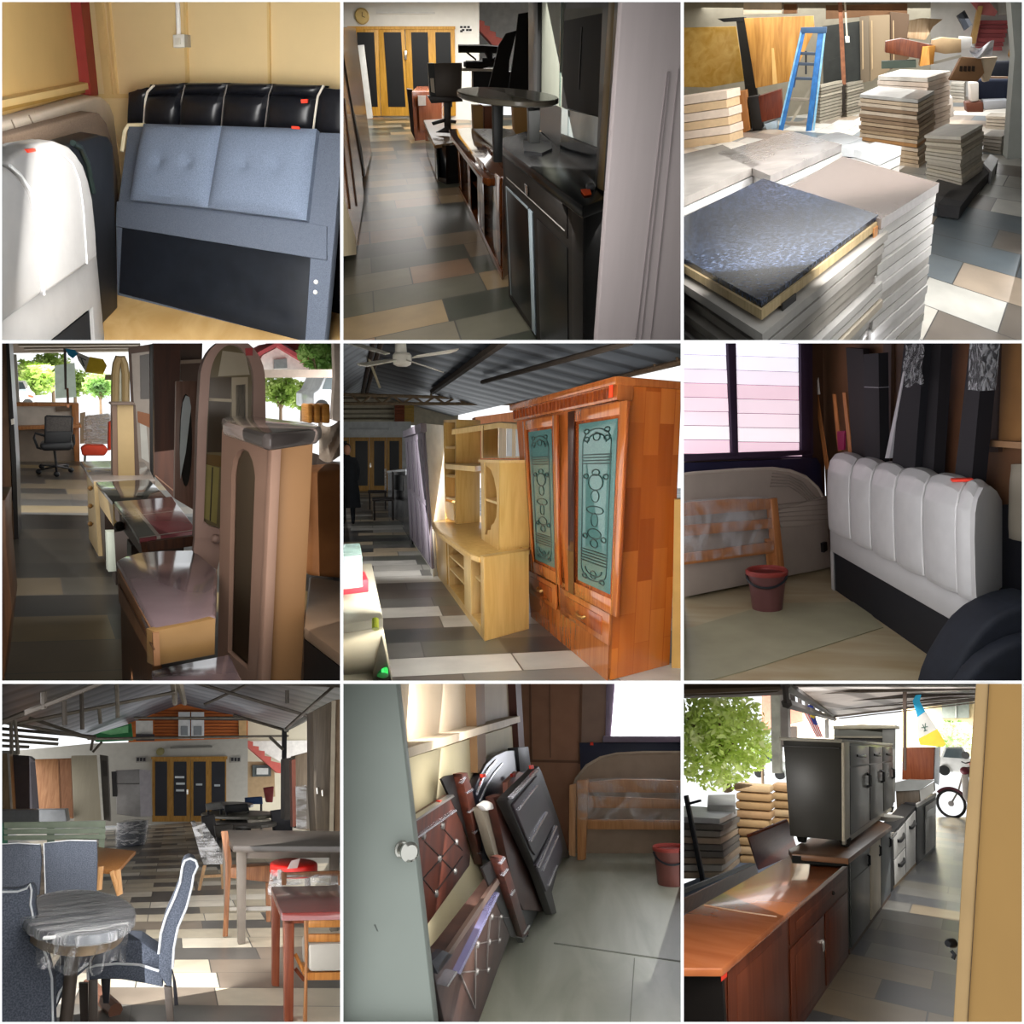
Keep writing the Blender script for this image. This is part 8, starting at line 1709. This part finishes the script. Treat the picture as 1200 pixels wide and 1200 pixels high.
one(c, 'pole', MB().ext(c.front(13), [(784, 30), (797, 30), (795, 330), (786, 330)], -.1, 0), plain('#6b5a50', .5), 'brown steel pole behind the blue and yellow flag', 'pole')
one(c, 'post', MB().ext(c.front(15), [(516, 155), (527, 155), (528, 220), (518, 220)], -.1, 0), plain('#dcdad4', .5), 'short white post right of the striped flag', 'post')
with T(c, 'flag', 'hanging pennant of blue, white and yellow with a small dark emblem', 'flag') as t:
    P_ = c.front(12.5); t.p('blue_tip', MB().ext(P_, [(818, 92), (828, 72), (848, 70), (842, 92), (862, 128), (834, 148)], -.01, .02), plain('#2aa3cf', .7)); t.p('white_field', MB().ext(P_, [(834, 148), (862, 128), (902, 188), (838, 222)], -.01, .02), plain('#dcd9d2', .7)); t.p('yellow_hem', MB().ext(P_, [(838, 222), (902, 188), (932, 238), (922, 250), (844, 242)], -.01, .02), plain('#ecd54a', .7))
    for a, b in (((852, 172), (862, 192)), ((862, 168), (860, 196)), ((848, 184), (870, 180)), ((856, 196), (868, 192))): t.p('emblem_stroke', MB().bar(P_, a, b, 3, .02, .026), plain('#5d7468'))
with T(c, 'flag', 'drooping red and white striped flag with a blue corner and yellow crescent', 'flag') as t:
    P_ = c.front(14)
    for i in range(7): a = i / 7; t.p('stripe', MB().ext(P_, [(436 + 30 * a, 112 - 4 * a), (436 + 30 * (a + .15), 112 - 4 * (a + .15)), (488 + 22 * (a + .15), 216), (488 + 22 * a, 216)], -.01, .01), plain('#d0494c' if i % 2 == 0 else '#e3dcd6', .7))
    t.p('canton', MB().ext(P_, [(450, 112), (474, 100), (482, 128), (486, 150), (494, 176), (478, 172)], .01, .02), plain('#2c3a86', .7)); t.p('crescent', MB().tube([P_.at(478, 124, .02), P_.at(470, 132, .02), P_.at(472, 144, .02), P_.at(482, 148, .02)], .03, 6), plain('#e8c53a', .6))
# motorcycle
Pm = c.f(952, 490); Pf = c.front(Pm.y); k = c.m(1, c.dep(Pm)); tyre = plain('#2b2928', .8); whm = plain('#a39c98', .4, .4)
with T(c, 'motorcycle', 'small motorcycle parked at the end of the aisle, front wheel showing', 'motorcycle') as t:
    W_ = Pf.at(950, 444, 0); R0 = 44 * k
    ring_ = [W_ + V((math.cos(a * .2618) * R0 * .95, 0, math.sin(a * .2618) * R0)) for a in range(25)]; wh = t.p('tyre', MB().tube(ring_, 5 * k, 8), tyre); t.p('hub', MB().lathe(W_ + V((0, -.03, 0)), [(0, 0), (9 * k, 0), (9 * k, .1), (0, .1)], 14, (0, 1, 0)), whm, wh)
    for a in range(0, 24, 2): t.p('spoke', MB().tube([W_, ring_[a]], .5 * k, 4), whm, wh)
    t.p('fender', MB().tube([W_ + V((math.cos(math.radians(a)) * R0 * 1.12, 0, math.sin(math.radians(a)) * R0 * 1.14)) for a in range(20, 150, 10)], 5 * k, 8), plain('#5a2f38', .4)); t.p('fork', MB().tube([W_, Pf.at(975, 400), Pf.at(990, 345)], 3 * k, 8), whm); t.p('legshield', MB().ext(Pf, [(985, 345), (1008, 340), (1012, 420), (1040, 470), (1030, 480), (990, 420)], -.1, .1, .02), plain('#cfc5bb', .4)); t.p('headlight', MB().sph(Pf.at(998, 332, .05), 16 * k, 14 * k, 14 * k), plain('#6a3038', .4)); t.p('handlebar', MB().tube([Pf.at(985, 300), Pf.at(1000, 306), Pf.at(1020, 300)], 2 * k, 8), plain('#3a3838')); t.p('mirror', MB().lathe(Pf.at(1000, 278), [(0, 0), (13 * k, 0), (13 * k, .03), (0, .03)], 14, (0, -1, 0)), plain('#2f2f32', .2)); t.p('seat', MB().ext(Pf, [(1010, 350), (1100, 352), (1100, 372), (1014, 372)], -.1, .1, .02), plain('#1c1b1b', .5)); t.p('body', MB().ext(Pf, [(1012, 372), (1100, 372), (1100, 440), (1030, 450)], -.1, .1, .02), plain('#a8a29c', .4))
    W2 = Pf.at(1090, 444, 0); t.p('tyre', MB().tube([W2 + V((math.cos(a * .2618) * R0, 0, math.sin(a * .2618) * R0)) for a in range(25)], 5 * k, 8), tyre)
# stacks at left
B = c.bx((-60, 700), (165, 700), (235, 640), (-60, 478), (165, 492), 'B'); stack(B, 9, 'grey stone slab', 'of the pile behind the black stand', ['#a9a69e', '#8f8a80', '#b9b7b2', '#75716a', '#a89680'], .04, .18, plain('#b5b8b8', .3), 'pale top slab of the pile behind the black stand')
one(c, 'stone_tile', MB().prism([c.f(x, y, c.up(c.f(165, 700), 470).z) for x, y in ((114, 448), (210, 450), (210, 412), (116, 414))], V((0, 0, -.1)), .005), plain('#8f8f8a', .5), 'thick grey slab set back on the pile under the tree trunk', 'stone tile')
for A_, B_, C_, tA, tB, lb in (((222, 650), (328, 655), (340, 640), (208, 372), (332, 380), 'left hand beige carton pile behind the slanted board'), ((338, 640), (400, 640), (410, 620), (334, 372), (400, 378), 'right hand beige carton pile beside the black sideboard')):
    B = c.bx(A_, B_, C_, tA, tB, 'B'); n = 9
    for kk in range(n):
        j = R.uniform(-.04, .04); one(c, 'carton', MB().bx(B, j, 1 + R.uniform(-.04, .04), kk / n, (kk + .9) / n, 0, 1, .03), plain(R.choice(['#b59468', '#a8865c', '#c2a47c', '#b08c64']), .7, var=.12), ('topmost carton on the ' if kk == n - 1 else 'flat taped carton in the ') + lb, 'carton', 'beige cartons, ' + lb)
with T(c, 'metal_stand', 'thin black metal stand leaning at the left border before the grey slab pile', 'stand') as t:
    P_ = c.front(c.f(90, 730).y); t.p('post', MB().bar(P_, (38, 416), (98, 716), 14, -.05, 0, .004), plain('#202226', .4)); t.p('arm', MB().bar(P_, (44, 446), (88, 434), 9, -.04, .02, .004), plain('#202226', .4))
one(c, 'bed_board', MB().ext(c.plane(c.f(290, 690), c.f(440, 640), c.f(250, 560, .62)), [(255, 560), (392, 504), (420, 590), (400, 625), (290, 672)], -.03, 0, .005), wood('#8f3f26', '#a85434', .4), 'red brown board leaning behind the near orange cabinet', 'board')
with T(c, 'rail_board', 'long brown rail with a black edge along the left border beside the orange cabinet', 'rail') as t:
    P_ = c.plane(c.f(-100, 1000), c.f(300, 760), c.f(100, 760, .35)); t.p('rail', MB().ext(P_, [(-60, 815), (280, 652), (290, 690), (-60, 870)], -.006, 0), wood('#7d4a2c', '#96603c', .4)); t.p('dark_edge', MB().ext(P_, [(-60, 775), (262, 648), (282, 652), (-60, 792)], -.004, .004), plain('#1c1d1c', .4))
# near orange cabinet
ot = wood('#a45a30', '#b86d40', .2, (1, 3, 1), 1.6, .3); od = wood('#4f2414', '#68331f', .45, (5, 5, .8), 2)
B = c.bx((172, 1606), (600, 968), (520, 940), (166, 1006), (596, 646), 'B'); Hc = B.P(0, 1, 0).z
with T(c, 'kitchen_cabinet', 'long kitchen cabinet with a glossy orange brown top nearest at lower left', 'cabinet') as t:
    A0 = c.f(172, 1606); q = [(30 - 90, 876), (398, 620), (596, 644), (166, 1008), (-100, 1006)]
    t.p('carcass', MB().bx(B, 0, 1, 0, .95, .015, .98), od); PT = c.plane(B.t[0], B.t[1], B.t[3]); t.p('worktop', MB().ext(PT, q, -.012, .02, .006), ot)
    t.p('end_panel', MB().ext(c.front(B.P(0, 0, 0).y - .02), [(-100, 1010), (162, 1010), (176, 1250), (-100, 1250)], -.03, 0), plain('#15110f', .5)); t.p('top_seam', MB().tube([PT.at(104, 792, .022), PT.at(230, 815, .022), PT.at(352, 832, .022)], .004, 5), plain('#c9a78c', .4))
    for u0, u1, v0, v1, nm in ((.02, .36, .04, .96, 'door'), (.38, .68, .04, .70, 'door'), (.70, .98, .04, .70, 'door'), (.38, .98, .73, .96, 'drawer')):
        d = t.p(nm, MB().bx(B, u0, u1, v0, v1, -.02, .02, .004), od); t.p('panel', MB().bx(B, u0 + .04, u1 - .04, v0 + .08, v1 - .08, -.03, -.015, .004), wood('#5a2a18', '#733b25', .45, (5, 5, .8), 2), d)
        if nm == 'drawer': t.p('knob', MB().sph(B.P(.78, .84, -.05), .014, n=8), plain('#2c2622', .3, .5), d)
        if u0 == .38 and nm == 'door': t.p('handle', MB().tube([B.P(.66, .5, -.02), B.P(.66, .49, -.06), B.P(.66, .41, -.06), B.P(.66, .40, -.02)], .01, 8), plain('#c9c6c0', .2, .9), d)
    t.p('sticker', MB().bx(B, -.01, .015, .93, .985, -.03, -.02), red, label='red price sticker')
# darker cabinets behind it
dkw = plain('#3a3d3a', .35, var=.15); B = c.bx((602, 962), (742, 760), (640, 745), (598, 615), (742, 520), 'B'); H9 = B.P(0, 1, 0).z
with T(c, 'kitchen_cabinet', 'dark green grey base cabinet with one cream door behind the orange topped one', 'cabinet') as t:
    t.p('carcass', MB().bx(B, 0, 1, 0, 1, .02, 1), plain('#2b2c2a', .4)); t.p('worktop', MB().prism([c.f(x, y, H9 + .03) for x, y in ((392, 600), (402, 616), (598, 632), (746, 520), (700, 500), (560, 512))], V((0, 0, -.04)), .006), wood('#6b4a34', '#7f5a40', .3, (1, 3, 1)))
    for u0, u1, m_ in ((.02, .4, dkw), (.43, .68, plain('#c9bda6', .4)), (.7, .98, plain('#4d5254', .35))):
        d = t.p('door', MB().bx(B, u0, u1, .05, .97, -.025, .02, .004), m_); uh = u1 - .05; t.p('handle', MB().tube([B.P(uh, .85, -.02), B.P(uh, .84, -.08), B.P(uh, .74, -.08), B.P(uh, .73, -.02)], .012, 8), plain('#15161a', .3), d)
    t.p('drawer_line', MB().bx(B, .02, .4, .7, .715, -.03, -.02), plain('#131414')); t.p('black_edge', MB().prism([c.f(x, y, H9 + .02) for x, y in ((400, 608), (404, 622), (596, 634), (594, 620))], V((0, 0, -.05))), plain('#151614', .4)); t.p('plinth', MB().bx(B, 0, 1, 0, .05, -.01, .02), plain('#4f3a2c', .5))
B = c.bx((748, 742), (830, 655), (780, 640), (742, 556), (830, 452), 'B'); H10 = B.P(0, 1, 0).z
with T(c, 'kitchen_cabinet', 'white fronted drawer cabinet with black bow handles, third along the aisle', 'cabinet') as t:
    t.p('carcass', MB().bx(B, 0, 1, 0, 1, .03, 1), plain('#1f2022', .4)); t.p('worktop', MB().prism([c.f(x, y, H10 + .02) for x, y in ((735, 545), (745, 562), (834, 452), (790, 440), (735, 480))], V((0, 0, -.03)), .004), plain('#2d2a26', .2, coat=.4)); t.p('side_post', MB().bx(B, -.1, .04, 0, 1, -.02, .3), plain('#141517', .4))
    for u0, u1, v0, v1 in ((.08, .5, .52, .94), (.08, .5, .05, .5), (.53, .96, .05, .94)):
        d = t.p('drawer', MB().bx(B, u0, u1, v0, v1, -.03, .03, .004), plain('#b3b1ac', .35)); vm = v1 - .15; t.p('handle', MB().tube([B.P(u0 + .12, vm, -.03), B.P(u0 + .16, vm - .02, -.14), B.P(u1 - .12, vm - .02, -.14), B.P(u1 - .08, vm, -.03)], .02, 8), plain('#121316', .3), d)
    t.p('plinth', MB().bx(B, 0, 1, 0, .05, -.01, .02), plain('#7d6a54', .5))
B = c.bx((832, 656), (898, 592), (860, 580), (832, 448), (898, 410), 'B')
with T(c, 'kitchen_cabinet', 'dark cabinet with white wrapped machine fronts at the far end of the row', 'cabinet') as t:
    t.p('carcass', MB().bx(B, 0, 1, 0, 1, .0, 1), plain('#26262b', .4)); t.p('machine_front', MB().bx(B, .38, .95, .05, .9, -.08, 0, .01), plain('#b0b0ae', .3, var=.2, scale=4)); t.p('control_strip', MB().bx(B, .4, .93, .66, .8, -.1, -.07), plain('#5d6264', .3)); t.p('top_edge', MB().bx(B, 0, 1, .96, 1.02, -.05, .1), plain('#c9c7c2', .4))
with T(c, 'cabinet', 'grey topped brown wall cabinet standing before the orange brown box', 'cabinet') as t:
    P_ = c.front(c.f(820, 640).y); t.p('carcass', MB().ext(P_, [(760, 400), (842, 398), (842, 452), (830, 470), (764, 466)], -.6, 0, .005), wood('#4d4236', '#5d5144', .4)); t.p('top', MB().ext(P_, [(758, 372), (800, 362), (890, 366), (842, 398), (758, 402)], -.3, .02), plain('#8a8b88', .3)); t.p('drawer', MB().ext(P_, [(842, 398), (890, 370), (892, 402), (846, 440)], -.3, .01), plain('#9c9a94', .4))
one(c, 'box', MB().ext(c.front(c.f(830, 615).y), [(784, 252), (892, 250), (888, 362), (782, 362)], -.5, 0, .005), wood('#8f4a2c', '#a75c3a', .4), 'orange brown wooden box on the far cabinets under the pennant', 'box')
one(c, 'mirror_post', MB().ext(c.front(c.f(890, 615).y), [(892, 250), (912, 250), (906, 380), (892, 372)], -.2, 0), plain('#aab0b4', .3, .3), 'pale metal edged panel right of the orange brown box', 'panel')
# black cabinet standing on top
gk = plain('#3f3d38', .3, var=.12, scale=3); H11 = H9 + .035
B = c.bx((398, 555), (582, 572), (752, 452), (374, 224), (580, 230), 'B', H11 + .06)
with T(c, 'sideboard', 'big black grey sideboard with cream corner edges standing on top of the base cabinets', 'sideboard') as t:
    t.p('carcass', MB().bx(B, 0, 1, 0, 1, 0, 1, .004), gk); t.p('top', MB().bx(B, -.02, 1.02, .985, 1.02, -.03, 1.02, .004), plain('#a59f90', .35)); S = B.side('B')
    t.p('corner_edge', MB().bx(S, -.01, .06, 0, 1, -.03, .02, .003), plain('#c9bfa8', .4)); t.p('end_groove', MB().bx(B, .0, .96, .92, .935, -.012, .0), plain('#2a2824', .4))
    for u0, u1 in ((.07, .38), (.40, .68), (.70, .98)):
        dw_ = t.p('drawer', MB().bx(S, u0, u1, .74, .96, -.03, .01, .003), plain('#4a4843', .3, var=.1)); t.p('handle', MB().tube([S.P((u0 + u1) / 2 - .06, .85, -.03), S.P((u0 + u1) / 2 - .04, .84, -.08), S.P((u0 + u1) / 2 + .04, .84, -.08), S.P((u0 + u1) / 2 + .06, .85, -.03)], .012, 6), plain('#151515', .3), dw_)
        d = t.p('door', MB().bx(S, u0, u1, .03, .72, -.03, .01, .003), plain('#45433e', .3, var=.1)); t.p('handle', MB().tube([S.P(u1 - .05, .62, -.03), S.P(u1 - .05, .6, -.1), S.P(u1 - .05, .48, -.1), S.P(u1 - .05, .46, -.03)], .014, 6), plain('#121212', .3), d)
    for (u, w) in ((.12, .05), (.94, .05), (.94, .95)):
        p = B.P(u, 0, w); t.p('leg', MB().tube([V((p.x, p.y, H11)), p + V((0, 0, .005))], [.03, .05], 8), plain('#23221f', .4))
    t.p('lower_rail', MB().bx(S, .02, .98, -.05, .03, .0, .06), plain('#8d8676', .4))
with T(c, 'sideboard', 'second dark cabinet with an open shelf on top, behind the big black grey sideboard', 'cabinet') as t:
    P_ = c.front(B.P(1, 0, 1).y + .35); t.p('end_panel', MB().ext(P_, [(714, 182), (758, 180), (756, 440), (718, 452)], -.05, .02, .003), plain('#6b6a64', .35)); t.p('top', MB().ext(P_, [(545, 178), (640, 172), (762, 176), (762, 186), (545, 188)], -.4, .05, .003), plain('#a59d88', .4)); t.p('back_panel', MB().ext(P_, [(548, 186), (716, 186), (716, 440), (548, 440)], -.4, -.35), plain('#4a4a44', .4)); t.p('shelf', MB().ext(P_, [(548, 212), (716, 212), (716, 220), (548, 218)], -.35, .0), plain('#8d8676', .4)); t.p('body', MB().ext(P_, [(548, 222), (716, 222), (716, 440), (548, 440)], -.35, -.02), plain('#3c3a36', .4))
one(c, 'bowl', MB().lathe(c.f(712, 500, H9 + .03), [(0, .0), (.12, .0), (.22, .05), (.2, .05), (.1, .015), (0, .015)], 20), plain('#c9c4b9', .3), 'white plate on the base cabinet under the sideboard', 'plate')
# ochre door, right
PD9 = c.front(1.95)
with T(c, 'door_1', None, None, None, 'structure') as t:
    oc9 = plain('#9a7640', .55, var=.08, scale=2, stretch=(3, 3, 1))
    t.p('leaf', MB().ext(PD9, [(1084, -60), (1300, -60), (1300, 1260), (1000, 1260), (1010, 1100), (1040, 600)], -.05, 0), oc9); t.p('jamb', MB().ext(PD9, [(1042, -60), (1086, -60), (1042, 600), (1004, 1260), (954, 1260), (990, 640)], -.06, .004, .003), plain('#a8895c', .5)); t.p('crack', MB().bar(PD9, (1084, -30), (1004, 1240), 2.5, .004, .006), plain('#3a2a18'))
    t.p('lock', MB().lathe(PD9.at(958, 922, -.02), [(.009, 0), (.009, .012), (.006, .02), (0, .02)], 14, (-.6, -1, 0)), plain('#1c1c1e', .3, .6)); t.p('key', MB().tube([PD9.at(950, 948), PD9.at(962, 962), PD9.at(956, 976)], .004, 6), plain('#1c1c1e', .3, .6))
